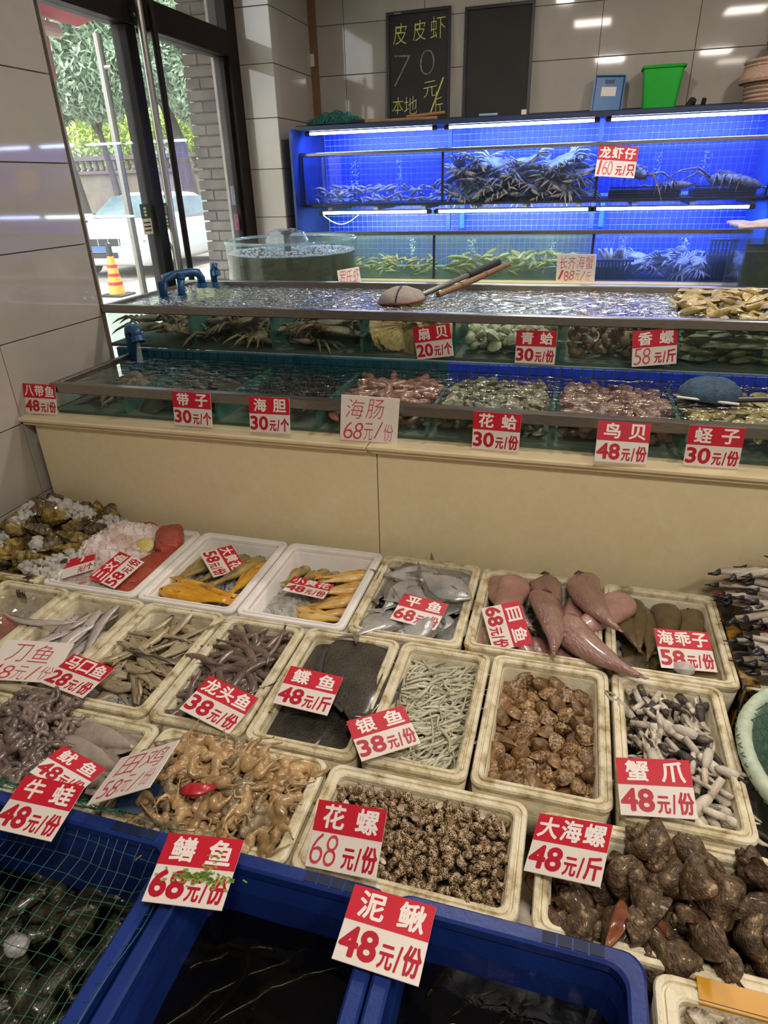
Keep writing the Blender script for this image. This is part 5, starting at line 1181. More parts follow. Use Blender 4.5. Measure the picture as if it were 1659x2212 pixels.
# ------------------------------------------------------------------ middle row
ice('crushed_ice', BOX['knife'], 900, .008, lambda x, y: .425, MT['ice'], 'crushed ice bedding the silver knife fish', 44)
P_KN = [(0, .006, .006, .005), (.04, .03, .03, .014), (.12, .055, .055, .022), (.35, .062, .062, .024), (.6, .05, .05, .018), (.85, .022, .022, .009), (1.0, .004, .004, .003)]
KNM = CM('silver knife fish skin', 'AFA39E', 'CDC3BE', 8, .2, .12, 60, .08, coat=.4, metal=.1, c3='9A8A8C', stretch=(1, 3, 1))
kn = [fish(.24, P_KN, KNM, FING, b, tail=(.02, .006, .1), dorsal=(.15, .85, .012), eye=.009, pect=False, n=20, seg=10, wob=w) for b, w in ((.12, .01), (-.15, .015), (.3, .0), (-.3, .01))]
for i, (p, z) in enumerate([((-1.165, 1.185, -1.12, .985), .50), ((-1.122, 1.18, -1.085, .99), .505), ((-1.08, 1.175, -1.068, .985), .49), ((-1.185, 1.17, -1.195, 1.0), .485), ((-1.24, 1.15, -1.20, 1.0), .48), ((-1.225, 1.135, -1.17, .95), .495), ((-1.18, 1.115, -1.225, .99), .50), ((-1.15, 1.10, -1.14, .90), .51), ((-1.26, 1.04, -1.20, .88), .48), ((-1.11, 1.04, -1.07, .88), .48), ((-1.24, 1.06, -1.32, 1.05), .525), ((-1.20, 1.04, -1.26, .90), .505), ((-1.17, .98, -1.10, .88), .48), ((-1.10, 1.10, -1.13, .94), .49), ((-1.20, 1.19, -1.23, 1.04), .47), ((-1.14, 1.16, -1.16, .98), .48), ((-1.23, 1.02, -1.16, .89), .47)]):
    kn[i % 4].place('knife_fish', along(p, z, rnd.uniform(-.4, .4), rnd.uniform(-.03, .1)), 'silver ribbon-like knife fish in its foam box', 'fish', 'silver knife fish')
P_MI = [(0, .01, .01, .008), (.06, .04, .038, .022), (.15, .068, .066, .036), (.35, .085, .09, .044), (.6, .07, .07, .034), (.82, .036, .036, .018), (1.0, .024, .024, .008)]
MIM = [CM('grey minnow skin', '8E8066', 'B8A88C', 5, .24, .15, 60, .14, coat=.4, metal=.1, c3='D6C9AE', stretch=(1, 4, 1)), CM('dark-backed minnow skin', '3A342A', 'B4A486', 2.2, .24, .15, 120, .12, coat=.4, metal=.2, stretch=(.3, 6, 1), ramp=(.42, .55))]
FINB = CM('straw fin', '8C7A52', 'A8966C', 30, .45)
mi = [fish(.165, P_MI, MIM[i % 2], FINB, b, tail=(.16, .08, .5), dorsal=(.42, .6, .05), eye=.014, n=16, seg=10) for i, b in enumerate((.12, -.15, .3, -.3, .02))]
g_ = random.Random(9); b = BOX['minnow']
for l in range(2):
    for i, (x, y) in enumerate(scatter(b[0] + .03, b[1] - .03, b[2] + .05, b[3] - .045, 23, .032, 71 + l)):
        z = .468 + l * .028 + bulge(b, x, y, .02); a = g_.gauss(.55, .7) if y > 1.0 else g_.gauss(-.3, .6)
        if g_.random() < .4: a += PI
        mi[g_.randrange(5)].place('silver_minnow', TRS((x, y, z), (g_.uniform(-.5, .5), g_.uniform(-.2, .2), a), g_.uniform(.85, 1.1)), 'small silver-grey fish in the mixed pile', 'fish', 'small silver-grey fish')
ice('crushed_ice', b, 900, .009, lambda x, y: .448 if y > 1.0 else .468, MT['ice'], 'crushed ice among the small silver-grey fish', 39)
P_BO = [(0, .03, .03, .025), (.06, .065, .06, .05), (.2, .08, .078, .065), (.5, .07, .068, .058), (.8, .045, .045, .034), (1.0, .022, .022, .016)]
BOM = CM('purplish soft skin', '54443A', '78665C', 4, .2, .2, 40, .18, coat=.6, c3='988478')
BOF = CM('dark ragged fin', '2E2726', '453A38', 30, .4)
bo = [fish(.17, P_BO, BOM, BOF, b, tail=(.07, .04, .4), dorsal=None, eye=.009, pect=False, n=20, seg=9, wob=w, eyemat=EYE) for b, w in ((.35, .02), (-.35, .03), (.6, .02), (-.15, .05), (-.6, 0))]
heap(bo, 'bombay_duck', BOX['bombay'], 132, .021, .497, .016, 'purplish soft eel-like fish curled in its foam box', 'fish', 'purplish eel-like fish', 51, 3, .016, .16, inset=.02, flip=.3, sc=(.7, .95))
P_PL = [(0, .05, .05, .012), (.05, .16, .16, .025), (.2, .27, .27, .035), (.45, .30, .30, .04), (.7, .27, .27, .034), (.88, .14, .14, .02), (1.0, .07, .07, .012)]
PLM = CM('dark plaice skin', '2A251E', '463F34', 6, .38, .9, 50, .08, coat=.3, c3='665C4C', detail=9)
PLF = CM('plaice fringe', '1D1A18', '34302C', 30, .5)
pl = [fish(.28, P_PL, PLM, PLF, 0, tail=(.08, .09, .1), dorsal=(.1, .92, .03), anal=(.1, .92, .03), eye=.012, pect=False, n=16, seg=16), fish(.24, P_PL, PLM, PLF, .08, tail=(.08, .09, .1), dorsal=(.1, .92, .03), anal=(.1, .92, .03), eye=.012, pect=False, n=16, seg=16)]
for i, (x, y, z, a, s, rx, ry) in enumerate([(-.39, 1.10, .510, 1.85, 1.12, .08, .06), (-.485, 1.09, .495, 1.72, 1.0, -.1, .05), (-.475, .945, .482, 1.5, .92, 0, 0), (-.395, .935, .474, 1.7, .9, .1, 0), (-.45, 1.0, .452, 1.6, .95, 0, 0)]):
    pl[i % 2].place('dark_plaice', TRS((x, y, z), (rx, ry, a), s), ['broad dark plaice lying over the right rim of its box', 'dark plaice behind the price sign in its box', 'dark plaice with a wet shine at the box front', 'dark plaice at the front right of its box', 'lowest dark plaice under the others'][i], 'fish', 'dark plaice')
ice('crushed_ice', BOX['plaice'], 600, .008, lambda x, y: .415, MT['ice'], 'crushed ice bedding the dark plaice', 40)
# whitebait
P_WB = [(0, .01, .01, .009), (.08, .034, .034, .03), (.3, .052, .052, .044), (.65, .046, .046, .038), (.9, .024, .024, .018), (1.0, .028, .028, .006)]
WBM = CM('whitebait flesh', 'ABA78C', 'C6C2A8', 8, .2, .1, 60, .07, coat=.4, c3='D8D4BE')
WBE = CM('whitebait eye', '1C1C1C', None, rough=.2)
def whitebait(b, w):
    f = fish(.085, P_WB, WBM, WBM, b, tail=(.08, .05, .4), dorsal=None, eye=.012, pect=False, n=12, seg=6, wob=w, eyemat=WBE)
    return Proto(f.me, WBM, [(n, m, m.materials[0]) for n, m in f.parts if n == 'eye'])
wb_ = [whitebait(b, w) for b, w in ((.3, .02), (-.4, .03), (.8, 0), (-.1, .05), (-.8, .02), (.05, -.03))]
g_ = random.Random(3); b = BOX['silver']
for l in range(3):
    for x, y in scatter(b[0] + .016, b[1] - .016, b[2] + .014, b[3] - .014, 95, .013, 90 + l):
        a = .2 + 1.4 * noise.noise((x * 9, y * 9, 1.7)) + g_.gauss(0, .5) + (PI if g_.random() < .5 else 0)
        wb_[g_.randrange(6)].place('whitebait', TRS((x, y, .478 + l * .006 + bulge(b, x, y, .010) + g_.uniform(-.003, .003)), (g_.uniform(-1, 1), g_.uniform(-.12, .12), a), g_.uniform(.8, 1.15)), 'pale translucent whitebait in the foam box of whitebait', 'fish', 'whitebait')
new('whitebait_bed', MB().b2(b[0] - .004, b[1] + .004, b[2] - .004, b[3] + .004, .40, .474), None, None, PM('packed whitebait', '8E8B74', 'B2AF98', 120, .3, .8, 200), label='packed pale mass of whitebait beneath the top ones', cat='fish', kind='stuff')
# brown clams
CLM = [CM('brown clam', '553A22', '80603A', 7, .36, .3, 60, .25, c3='A88860', ramp=(.34, .55), coat=.2, stretch=(1, 3, 1)), CM('zigzag clam', '48301C', '8E6E46', 24, .38, .25, 90, .18, c3='B8986E', ramp=(.42, .52), coat=.15, dist=1.5)]
clp = [Proto(bivalve(.045, a, .0145 * t, .045, n=11, seg=24).mesh('clam', True), CLM[i % 2]) for i, (a, t) in enumerate(((1.0, 1.0), (1.12, 1.05), (.95, 1.1), (1.15, .95)))]
g_ = random.Random(61)
for x, y, z in settle(185, BOX['clam'], .418, .0178, 61, .74):
    clp[g_.randrange(4)].place('brown_clam', TRS((x, y, z + .012), (g_.gauss(0, .5) + PI * g_.randrange(2), g_.gauss(0, .5), g_.uniform(0, 6.28)), g_.uniform(.84, 1.04)), 'round brown clam in the foam box of clams', 'clam', 'brown clams')
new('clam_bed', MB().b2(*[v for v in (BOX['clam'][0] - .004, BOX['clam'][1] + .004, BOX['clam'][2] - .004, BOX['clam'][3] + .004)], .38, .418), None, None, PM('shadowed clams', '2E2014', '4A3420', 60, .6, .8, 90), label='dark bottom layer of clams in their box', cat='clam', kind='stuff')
# crab claws
def claw(s):
    r = .0115
    palm = MB().tube([(0, 0, 0), (.012, 0, 0), (.035, .002 * s, 0), (.05, .004 * s, 0)], [.006, .0095, r, .0085], 9, .8)
    palm.tube([(.046, -.003 * s, 0), (.062, -.004 * s, 0), (.078, .0 * s, 0)], [.0055, .004, .001], 7, .8)
    fing = MB().tube([(.046, .008 * s, 0), (.062, .011 * s, 0), (.079, .004 * s, 0)], [.0052, .004, .001], 7, .8)
    for k in range(4): fing.ico((.054 + k * .005, .0075 * s, 0), (.0014, .002, .0014), 1)
    arm = MB().tube([(0, 0, 0), (-.012, -.004 * s, 0), (-.035, -.010 * s, .003)], [.007, .0075, .006], 8, .85)
    return palm.mesh('palm', True), fing.mesh('finger', True), arm.mesh('arm', True)
CWM = CM('white crab claw', '6E6456', 'C4B8A4', 5, .35, .3, 60, .16, c3='D8CEBE', ramp=(.34, .48))
CWD = CM('mottled dark crab shell', '221E1C', '4A423A', 22, .4, .4, 80, .2, c3='8C8070', ramp=(.35, .6))
cl_ = []
for s in (1, -1):
    p, f, a = claw(s); cl_.append(Proto(p, CWM, [('claw_finger', f, CWM), ('claw_arm', a, CWD)]))
    p, f, a = claw(s); cl_.append(Proto(p, CWD, [('claw_finger', f, CWM), ('claw_arm', a, CWM)]))
    p, f, a = claw(s); cl_.append(Proto(p, CWM, [('claw_finger', f, CWD), ('claw_arm', a, CWM)]))
seg_ = Proto(MB().tube([(-.03, 0, 0), (-.026, 0, 0), (.0, .002, 0), (.026, 0, 0), (.03, 0, 0)], [.004, .0055, .0062, .0055, .003], 9).mesh('leg', True), CWM)
b = BOX['claw']; g_ = random.Random(4)
for l in range(3):
    for x, y in scatter(b[0] + .018, b[1] - .018, b[2] + .022, b[3] - .022, 46, .022, 120 + l):
        p = seg_ if g_.random() < .22 else cl_[g_.randrange(6)]
        a = g_.choice((g_.gauss(-1.0, .5), g_.gauss(2.1, .5), g_.uniform(0, 6.28)))
        p.place('crab_claw', TRS((x, y, .448 + l * .024 + bulge(b, x, y, .022)), (g_.uniform(-.7, .7), g_.uniform(-.4, .4), a), g_.uniform(.75, 1.12)), 'white and black crab claw in the foam box of claws', 'crab claw', 'crab claws')
new('claw_bed', MB().b2(b[0] - .004, b[1] + .004, b[2] - .004, b[3] + .004, .37, .43), None, None, PM('shadowed claws', '14110F', '3A322A', 60, .5, .8, 90), label='bottom layer of claws in their box, painted dark as in shadow', cat='crab claw', kind='stuff')  # dark slab colour paints the shade among the lower claws
# film-wrapped salmon box at the left
b = BOX['film']
for i, (x, y, s, a) in enumerate(((-1.42, 1.06, 1.0, .4), (-1.36, 1.0, .9, 1.2), (-1.44, .93, .9, .1))): new('salmon_piece', slab(.12, .13, .07, 30 + i), None, None, SAM, TRS((x, y, .455), (0, 0, a), s), label=['largest salmon piece under the clear film', 'second salmon piece under the clear film', 'front salmon piece under the clear film'][i], cat='fish', group='salmon pieces under film')
fl = MB(); n_ = 26
fl.add([(b[0] + (b[1] - b[0]) * i / n_, b[2] + (b[3] - b[2]) * j / n_, .49 + .018 * noise.noise((i * .35, j * .35, 3)) + .010 * noise.noise((i * .9, j * .9, 8))) for j in range(n_ + 1) for i in range(n_ + 1)], [(j * (n_ + 1) + i, j * (n_ + 1) + i + 1, (j + 1) * (n_ + 1) + i + 1, (j + 1) * (n_ + 1) + i) for j in range(n_) for i in range(n_)])
new('plastic_film', fl.mesh('film', False), None, None, GLASS('cling film', (.95, .94, .9), 1.6, .22, (.8, .76, .66), rough=.08), label='crumpled clear film over the salmon box at left', cat='film')
ice('crushed_ice', b, 500, .012, lambda x, y: .435, MT['ice'], 'crushed ice under the film-covered salmon', 43)

# ------------------------------------------------------------------ front row
SQM = CM('squid mantle', '8A7C70', 'AEA094', 5, .15, .2, 30, .1, coat=.8, c3='CCC0B4')
SQT = CM('squid tentacle', '5E4E46', '82726A', 6, .14, .3, 40, .2, coat=.8, c3='AA9C94')
P_SQ = [(0, .10, .10, .07), (.1, .13, .13, .09), (.35, .145, .145, .10), (.65, .11, .11, .075), (.88, .05, .05, .035), (1.0, .01, .01, .008)]
sq = [fish(.21, P_SQ, SQM, SQM, .05, tail=(.02, .012, .1), dorsal=(.72, .98, .06), anal=(.72, .98, .06), eye=0, pect=False, n=16, seg=12)]
for i, (p, z, lb) in enumerate([((-.965, .79, -.79, .785), .50, 'long squid body lying against the back of its box'), ((-.94, .745, -.79, .725), .505, 'glossy squid body behind the covered sign'), ((-.93, .70, -.78, .69), .495, 'squid body at the front of its box'), ((-.87, .77, -.77, .72), .48, 'squid body lowest in its box')]):
    sq[0].place('squid', along(p, z, rnd.uniform(-.3, .3), .03), lb, 'squid', 'squid bodies')
def tentacles(seed):
    g = random.Random(seed); mb = MB()
    for k in range(9):
        a = g.uniform(0, 6.28); p = Vector((0, 0, 0)); d = Vector((math.cos(a), math.sin(a), g.uniform(-.2, .3))); pts = [p.copy()]
        for j in range(7):
            p = p + d * .0075; d = (d + Vector((g.uniform(-.9, .9), g.uniform(-.9, .9), g.uniform(-.7, .3)))).normalized(); pts.append(p.copy())
        mb.tube(pts, [.0065, .0068, .0066, .006, .0058, .005, .0045, .003], 7)
    mb.ico((0, 0, 0), (.011, .011, .010), 2); return mb.mesh('tentacles', True)
tn = [Proto(tentacles(s), SQT) for s in range(5)]
for i, (x, y) in enumerate(scatter(-1.09, -.90, .60, .825, 44, .024, 222)):
    z = .505 + .055 * math.exp(-((x + 1.0) ** 2 / .006 + (y - .76) ** 2 / .01))
    if x > -.93 and y > .74: continue
    tn[i % 5].place('squid_tentacles', TRS((x, y, z), (rnd.uniform(-.5, .5), rnd.uniform(-.5, .5), rnd.uniform(0, 6.28)), rnd.uniform(.9, 1.2)), 'clump of brownish squid tentacles heaped beside the bodies', 'squid', 'squid tentacle clumps')
new('squid_bed', lump(3, (.105, .11, .05), .2, 2, 1).mesh('bed', True), None, (-1.0, .72, .46), SQT, label='dark mass of squid under the tentacle clumps', cat='squid', kind='stuff')
ice('crushed_ice', BOX['squid'], 500, .009, lambda x, y: .44, MT['ice'], 'crushed ice bedding the squid', 45)
# skinned frogs
FRM = [CM('skinned frog flesh', '967850', 'BC9C6E', 6, .25, .2, 40, .14, coat=.4, c3='D6BE96', sss=0), CM('grey frog skin', '6E6048', '9A8664', 16, .3, .3, 60, .12, coat=.4, c3='B59C70')]
def frog(seed):
    g = random.Random(seed); mb = MB()
    mb.tube([(.024, 0, .001), (.016, 0, .002), (.0, 0, .002), (-.018, 0, 0), (-.026, 0, 0)], [.006, .010, .0115, .0085, .006], 10, .8)
    mb.ico((.030, 0, .0), (.011, .0105, .006), 2)
    for s in (-1, 1):
        a = g.uniform(.2, 1.2); kn = Vector((-.024 + .026 * math.cos(a), s * (.006 + .026 * math.sin(a)), .002)); 
        hip = Vector((-.024, s * .006, 0)); c = g.uniform(1.6, 2.9); ank = kn + Vector((math.cos(c + .6) * .028, s * math.sin(c) * .02, -.002))
        mb.tube([hip, hip.lerp(kn, .45) + Vector((0, 0, .002)), kn], [.0065, .0098, .0055], 9)
        mb.tube([kn, kn.lerp(ank, .35), ank], [.0055, .0078, .003], 9)
        toe = ank + Vector((-.018, s * g.uniform(-.008, .012), -.001)); mb.tube([ank, toe], [.003, .0018], 6)
        for q in (-.4, 0, .4): mb.tube([toe, toe + Vector((-.013, q * .013, 0))], [.0016, .001], 5)
        sh = Vector((.014, s * .009, 0)); el = sh + Vector((-.004, s * .014, -.003)); mb.tube([sh, el, el + Vector((.014, s * .004, -.002))], [.004, .003, .002], 6)
    return remeshed(mb, .0021, 2)
fr = [Proto(frog(s), FRM[0 if s != 3 else 1]) for s in range(5)]
b = BOX['frog']; g_ = random.Random(13)
for l in range(3):
    for x, y in scatter(b[0] + .01, b[1] - .012, b[2] - .012, b[3] - .012, 44, .029, 300 + l):
        fr[g_.randrange(5)].place('skinned_frog', TRS((x, y, .485 + l * .019 + bulge(b, x, y, .035)), (g_.uniform(-.9, .9), g_.uniform(-.5, .5), g_.uniform(0, 6.28)), g_.uniform(.85, 1.15)), 'skinned tan frog piled in the frog box', 'frog', 'skinned frogs')
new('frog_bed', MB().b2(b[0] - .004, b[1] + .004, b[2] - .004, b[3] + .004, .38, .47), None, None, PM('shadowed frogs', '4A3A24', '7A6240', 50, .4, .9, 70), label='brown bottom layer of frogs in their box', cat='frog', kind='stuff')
rp = MB().tube([(-.03, -.004, 0), (-.015, .0, .004), (.005, .002, .005), (.03, .012, .002)], [.004, .013, .012, .004], 8, .25)
new('red_peel', rp.mesh('peel', True), None, None, CM('red film', '9C1C24', 'B42A30', 20, .3, coat=.3), TRS((-.545, .655, .585), (.2, .1, .2)), label='shiny red scrap lying on the frogs', cat='scrap')
bt_ = MB()
bt_.rings([[(-.03, -.02, 0), (.03, -.025, 0), (.035, .02, .006), (-.028, .022, .002)], [(-.03, -.02, .002), (.03, -.025, .002), (.035, .02, .008), (-.028, .022, .004)]])
new('blue_plastic_scrap', bt_, None, None, CM('navy film', '10284A', '1A3660', 20, .35), TRS((-.665, .645, .545), (.5, .2, .3), 1.2), label='dark blue plastic scrap under the handwritten frog card', cat='scrap')
# babylon snails
def spotted():
    m = bpy.data.materials.new('spotted snail'); m.use_nodes = True; N = m.node_tree.nodes; L = m.node_tree.links; p = N['Principled BSDF']; p.inputs['Roughness'].default_value = .35
    tc = N.new('ShaderNodeTexCoord'); v = N.new('ShaderNodeTexVoronoi'); v.feature = 'DISTANCE_TO_EDGE'; v.inputs['Scale'].default_value = 7.5
    mp = N.new('ShaderNodeMapping'); mp.inputs['Scale'].default_value = (1.3, 1, 1); L.new(tc.outputs['Object'], mp.inputs[0]); L.new(mp.outputs[0], v.inputs['Vector'])
    r = N.new('ShaderNodeValToRGB'); r.color_ramp.elements[0].position = .07; r.color_ramp.elements[0].color = (*hexc('BCA27C'), 1); r.color_ramp.elements[1].position = .14; r.color_ramp.elements[1].color = (*hexc('38281A'), 1)
    L.new(v.outputs['Distance'], r.inputs['Fac']); L.new(r.outputs[0], p.inputs['Base Color']); return m
SPT = spotted(); MOU = PM('snail mouth', 'B8A68C', 'D8CAB4', 20, .3); MOO = PM('snail dark mouth', '6A5138', '8C6C4C', 20, .4)
sn = []
for i in range(4):
    bd, mo = shell(3.6, 1.85, .40 + .03 * i, .52, 2.1, seg=10, per=11); sn.append(Proto(bd.mesh('shell', True), SPT, [('shell_mouth', mo.mesh('mouth', True), (MOU, MOO, MOO, MOU)[i])]))
b = BOX['babylon']; g_ = random.Random(21)
for l in range(2):
    for x, y in scatter(b[0] + .006, b[1] - .008, b[2] - .014, b[3] - .008, 150, .0195, 400 + l):
        sn[g_.randrange(4)].place('babylon_snail', TRS((x, y, .487 + l * .016 + bulge(b, x, y, .022) + g_.uniform(-.003, .003)), (g_.uniform(0, 6.28), g_.uniform(-1.1, 1.1), g_.uniform(0, 6.28)), g_.uniform(.026, .035)), 'spotted brown and cream babylon snail in the snail box', 'snail', 'babylon snails')
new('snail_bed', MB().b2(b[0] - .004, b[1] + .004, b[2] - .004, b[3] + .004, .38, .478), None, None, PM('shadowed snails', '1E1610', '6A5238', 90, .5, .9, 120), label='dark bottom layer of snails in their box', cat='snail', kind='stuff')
# whelks
WHM = PM('whelk shell', '38291B', '665036', 7, .5, .6, 22, .22, c3='AC9470', coat=.2, detail=10, ramp=(.38, .56))
WHO = PM('whelk orange mouth', '7A452C', '9C6244', 3, .25, coat=.5)
def whelk(i):
    """rapa whelk: low spire, shouldered whorls with knobs, wide mouth; apex +X"""
    turns, per, seg = 4.0, 26, 18; g = 2.15; N = int(turns * per); rings = []
    nk = 9 + i % 2
    for j in range(N + 1):
        th = 2 * PI * j / per; s = g ** (j / per - turns); rr = []
        kn = max(0, math.cos(nk * th)) ** 3
        for k in range(seg):
            f = 2 * PI * k / seg; c, sn = math.cos(f), math.sin(f)
            q = s * (1 + .05 * noise.noise((th * 2 + i, f * 1.5, i)) + .025 * math.cos(14 * f))
            # shouldered cross-section: long below, flat sloping shoulder above
            rad = .50 * q * c; z = q * (.42 * sn if sn > 0 else 0.9 * sn)
            if c < 0: rad *= .5
            if sn < 0: rad *= 1 - .55 * (-sn) ** 1.5
            sh = max(0, math.cos(f - .85)) ** 4
            rad += (.22 + .03 * (i % 3)) * s * kn * sh; z += .14 * s * kn * sh
            rr.append(((.40 * s + rad) * math.cos(th), (.40 * s + rad) * math.sin(th), -1.0 * s + z))
        rings.append(rr)
    allp = [p for q in rings for p in q]; zmin = min(p[2] for p in allp); ln = max(p[2] for p in allp) - zmin
    T = lambda p: ((p[2] - zmin) / ln - .5, p[0] / ln, p[1] / ln)
    rings = [[T(p) for p in q] for q in rings]
    body = MB().rings(rings, True, False); last = rings[-1]; prev = rings[-5]
    c = Vector((sum(p[0] for p in last) / seg, sum(p[1] for p in last) / seg, sum(p[2] for p in last) / seg))
    cp = Vector((sum(p[0] for p in prev) / seg, sum(p[1] for p in prev) / seg, sum(p[2] for p in prev) / seg))
    # flared lip, then the mouth going inwards
    lip = [tuple(Vector(p) + (Vector(p) - c) * .10) for p in last]
    body.rings([last, lip], False, False)
    inn = [tuple(Vector(p).lerp(c, .12) ) for p in last]
    deep = [tuple(Vector(p).lerp(cp, .45)) for p in prev]
    mouth = MB().rings([lip, inn, deep], False, True)
    return body, mouth
wh = []
for i in range(5):
    bd, mo = whelk(i); wh.append(Proto(bd.mesh('shell', True), WHM, [('shell_mouth', mo.mesh('mouth', True), WHO)]))
b = BOX['whelk']; g_ = random.Random(8)
if True:
    for x, y, z in settle(66, (b[0] - .012, b[1] + .01, b[2] - .02, b[3] + .012), .40, .0325, 5, .85):
        if z > .475 and (x - .085) ** 2 + (y - .74) ** 2 < .0075: continue
        wh[g_.randrange(5)].place('whelk', TRS((x, y, z + .012), (g_.uniform(0, 6.28), g_.uniform(-.9, .9), g_.uniform(0, 6.28)), g_.uniform(.078, .10)), 'large knobbly brown whelk in the whelk box', 'whelk', 'whelks')
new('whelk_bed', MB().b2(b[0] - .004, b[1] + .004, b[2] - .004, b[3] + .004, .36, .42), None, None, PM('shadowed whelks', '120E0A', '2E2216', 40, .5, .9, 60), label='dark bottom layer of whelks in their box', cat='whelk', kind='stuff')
# cockles
CKM = CM('ribbed cockle', '3A322C', 'B5A692', 12, .4, .4, 60, .15, c3='D8CCBA', ramp=(.38, .52))
ck = [Proto(bivalve(.045, 1.2, .016, .02, 18, 7, 54).mesh('cockle', True), CKM)]
for x, y, z in settle(190, BOX['cockle'], .435, .0185, 62, .8): ck[0].place('cockle', TRS((x, y, z + .014), (g_.gauss(0, .6), g_.gauss(0, .6), g_.uniform(0, 6.28)), g_.uniform(.85, 1.05)), 'ribbed dark and white cockle in the taped box', 'cockle', 'cockles')
# green net basket at the right with dark crabs under net
gbk = thing('round_basket', 'pale green round basket covered with green netting', 'basket', (.635, 1.035, .30))
new('basket_rim', MB().tube([(.235 * math.cos(a), .235 * math.sin(a), .24) for a in [2 * PI * k / 48 for k in range(49)]], .015, 10).mesh('rim', True), gbk, mat=CM('pale green plastic', 'A8B8A0', 'C2D0B8', 14, .5))
new('basket_wall', MB().lathe([(.16, 0), (.215, .215), (.23, .24), (.22, .235), (.155, .01)], 40), gbk, mat=CM('green basket plastic', '5F7F6C', '7A9A86', 14, .5))
net_patch('net_cover', gbk, lambda u, v: (.252 * (2 * u - 1) * math.sqrt(1 - .5 * (2 * v - 1) ** 2), .252 * (2 * v - 1) * math.sqrt(1 - .5 * (2 * u - 1) ** 2), .235 - .05 * max(0, 1 - ((2 * u - 1) ** 2 + (2 * v - 1) ** 2)) + .02 * (((2 * u - 1) ** 2 + (2 * v - 1) ** 2) < .9) * 0 + .022 * math.exp(-((math.hypot(2 * u - 1, 2 * v - 1) - .93) / .12) ** 2)), 16, 30, .0011, CM('dark green cord', '1E3A30', '2C5244', 30, .6), diag=True)
CRD = CM('dark crab shell', '20261F', '38402F', 14, .35, .4, 50, .12, c3='4A543E')

# ------------------------------------------------------------------ crabs, shrimps, lobsters
def crab_proto(W, mat, claws=True, spiky=0):
    body = lump(3, (W * .34, W * .5, W * .16), .08, 2.4, 1)
    body.v = [(x, y * (1 + .35 * max(0, 1 - abs(x) / (W * .2)) * (abs(y) > W * .3)), z if z > 0 else z * .5) for x, y, z in body.v]
    parts = []
    for s in (-1, 1):
        for k in range(4):
            a = -1.0 + k * .5; d = Vector((math.sin(-a) * .8, s, 0)).normalized(); p0 = Vector((W * (.18 - .12 * k), s * W * .38, 0))
            p1 = p0 + d * W * .34 + Vector((0, 0, W * .14)); p2 = p1 + d * W * .26 + Vector((-W * .05, 0, -W * .10)); p3 = p2 + d * W * .18 + Vector((-W * .04, 0, -W * .12))
            parts.append(('leg', MB().tube([p0, p1, p2, p3], [W * .045, W * .048, W * .035, W * .008], 6).mesh('leg', True), mat))
        if claws:
            p0 = Vector((W * .26, s * W * .3, 0)); p1 = Vector((W * .46, s * W * .55, W * .06)); p2 = Vector((W * .72, s * W * .42, W * .03))
            m = MB().tube([p0, p1], [W * .05, W * .06], 7); m.tube([p1, p1.lerp(p2, .5), p2, p2 + Vector((W * .16, -s * W * .06, 0))], [W * .06, W * .085, W * .06, W * .008], 8); m.tube([p2, p2 + Vector((W * .13, -s * W * .14, .0))], [W * .04, W * .006], 6)
            parts.append(('claw', m.mesh('claw', True), mat))
    return Proto(body.mesh('crab', True), mat, parts)
def shrimp_proto(L, mat, curl=1.0, legs=True):
    mb = MB(); pts = []; rad = []
    for i in range(13):
        t = i / 12; a = curl * (t - .3) * 1.5; pts.append((L * (.4 - .85 * t), 0, -L * .22 * curl * (max(0, t - .35)) ** 2 * 2)); rad.append(L * (.02 + .075 * math.sin(PI * min(1, t * 1.05 + .12))) * (1 + .06 * (i % 2)) * (1 if t < .95 else .6))
    mb.tube(pts, rad, 8)
    for s in (-1, 1):
        mb.tube([(L * .4, s * L * .02, 0), (L * .7, s * L * .12, L * .08), (L * 1.0, s * L * .25, 0)], [.004 * L * 2, .005 * L, .002 * L], 4)
        if legs:
            for k in range(5): mb.tube([(L * (.25 - .12 * k), s * L * .04, -L * .05), (L * (.22 - .12 * k), s * L * .10, -L * .14)], [L * .012, L * .004], 4)
        mb.tube([pts[-1], (pts[-1][0] - L * .10, s * L * .06, pts[-1][2])], [L * .03, L * .012], 6, .3)
    return Proto(mb.mesh('shrimp', True), mat)
CRG = CM('grey crab shell', '6A686A', '949094', 6, .35, .3, 60, .15, c3='B8B4B8')
SHM = CM('grey-pink shrimp', '7A7078', 'A89CA2', 18, .3, .2, 60, .15, c3='C4BAC0')
SHO = CM('olive shrimp', '6E5E50', '8E7C6C', 8, .3, .2, 60, .15, c3='A89682')
MAN = CM('grey-green mantis shrimp', '6A5E58', '8A7E76', 8, .3, .2, 60, .15, c3='A89C92')
LOB = CM('mottled lobster shell', '4A3E38', '8C7C72', 14, .4, .4, 60, .1, c3='B8ACA4', ramp=(.4, .6))
crg = crab_proto(.115, CRG); shm = [shrimp_proto(.085, SHM, c) for c in (.6, 1.4)]; sho = [shrimp_proto(.085, SHO, c) for c in (.5, 1.3)]; man = [shrimp_proto(.12, MAN, c) for c in (.3, .8)]
g_ = random.Random(31)
def fill(protos, name, x0, x1, y0, y1, zs, n, dmin, label, cat, group, seed, tilt=.4, sc=(.85, 1.15)):
    for l, z in enumerate(zs):
        for x, y in scatter(x0, x1, y0, y1, n // len(zs), dmin, seed * 10 + l):
            protos[g_.randrange(len(protos))].place(name, TRS((x, y, z + g_.uniform(-.008, .012)), (g_.uniform(-tilt, tilt), g_.uniform(-tilt, tilt), g_.uniform(0, 6.28)), g_.uniform(*sc)), label, cat, group)
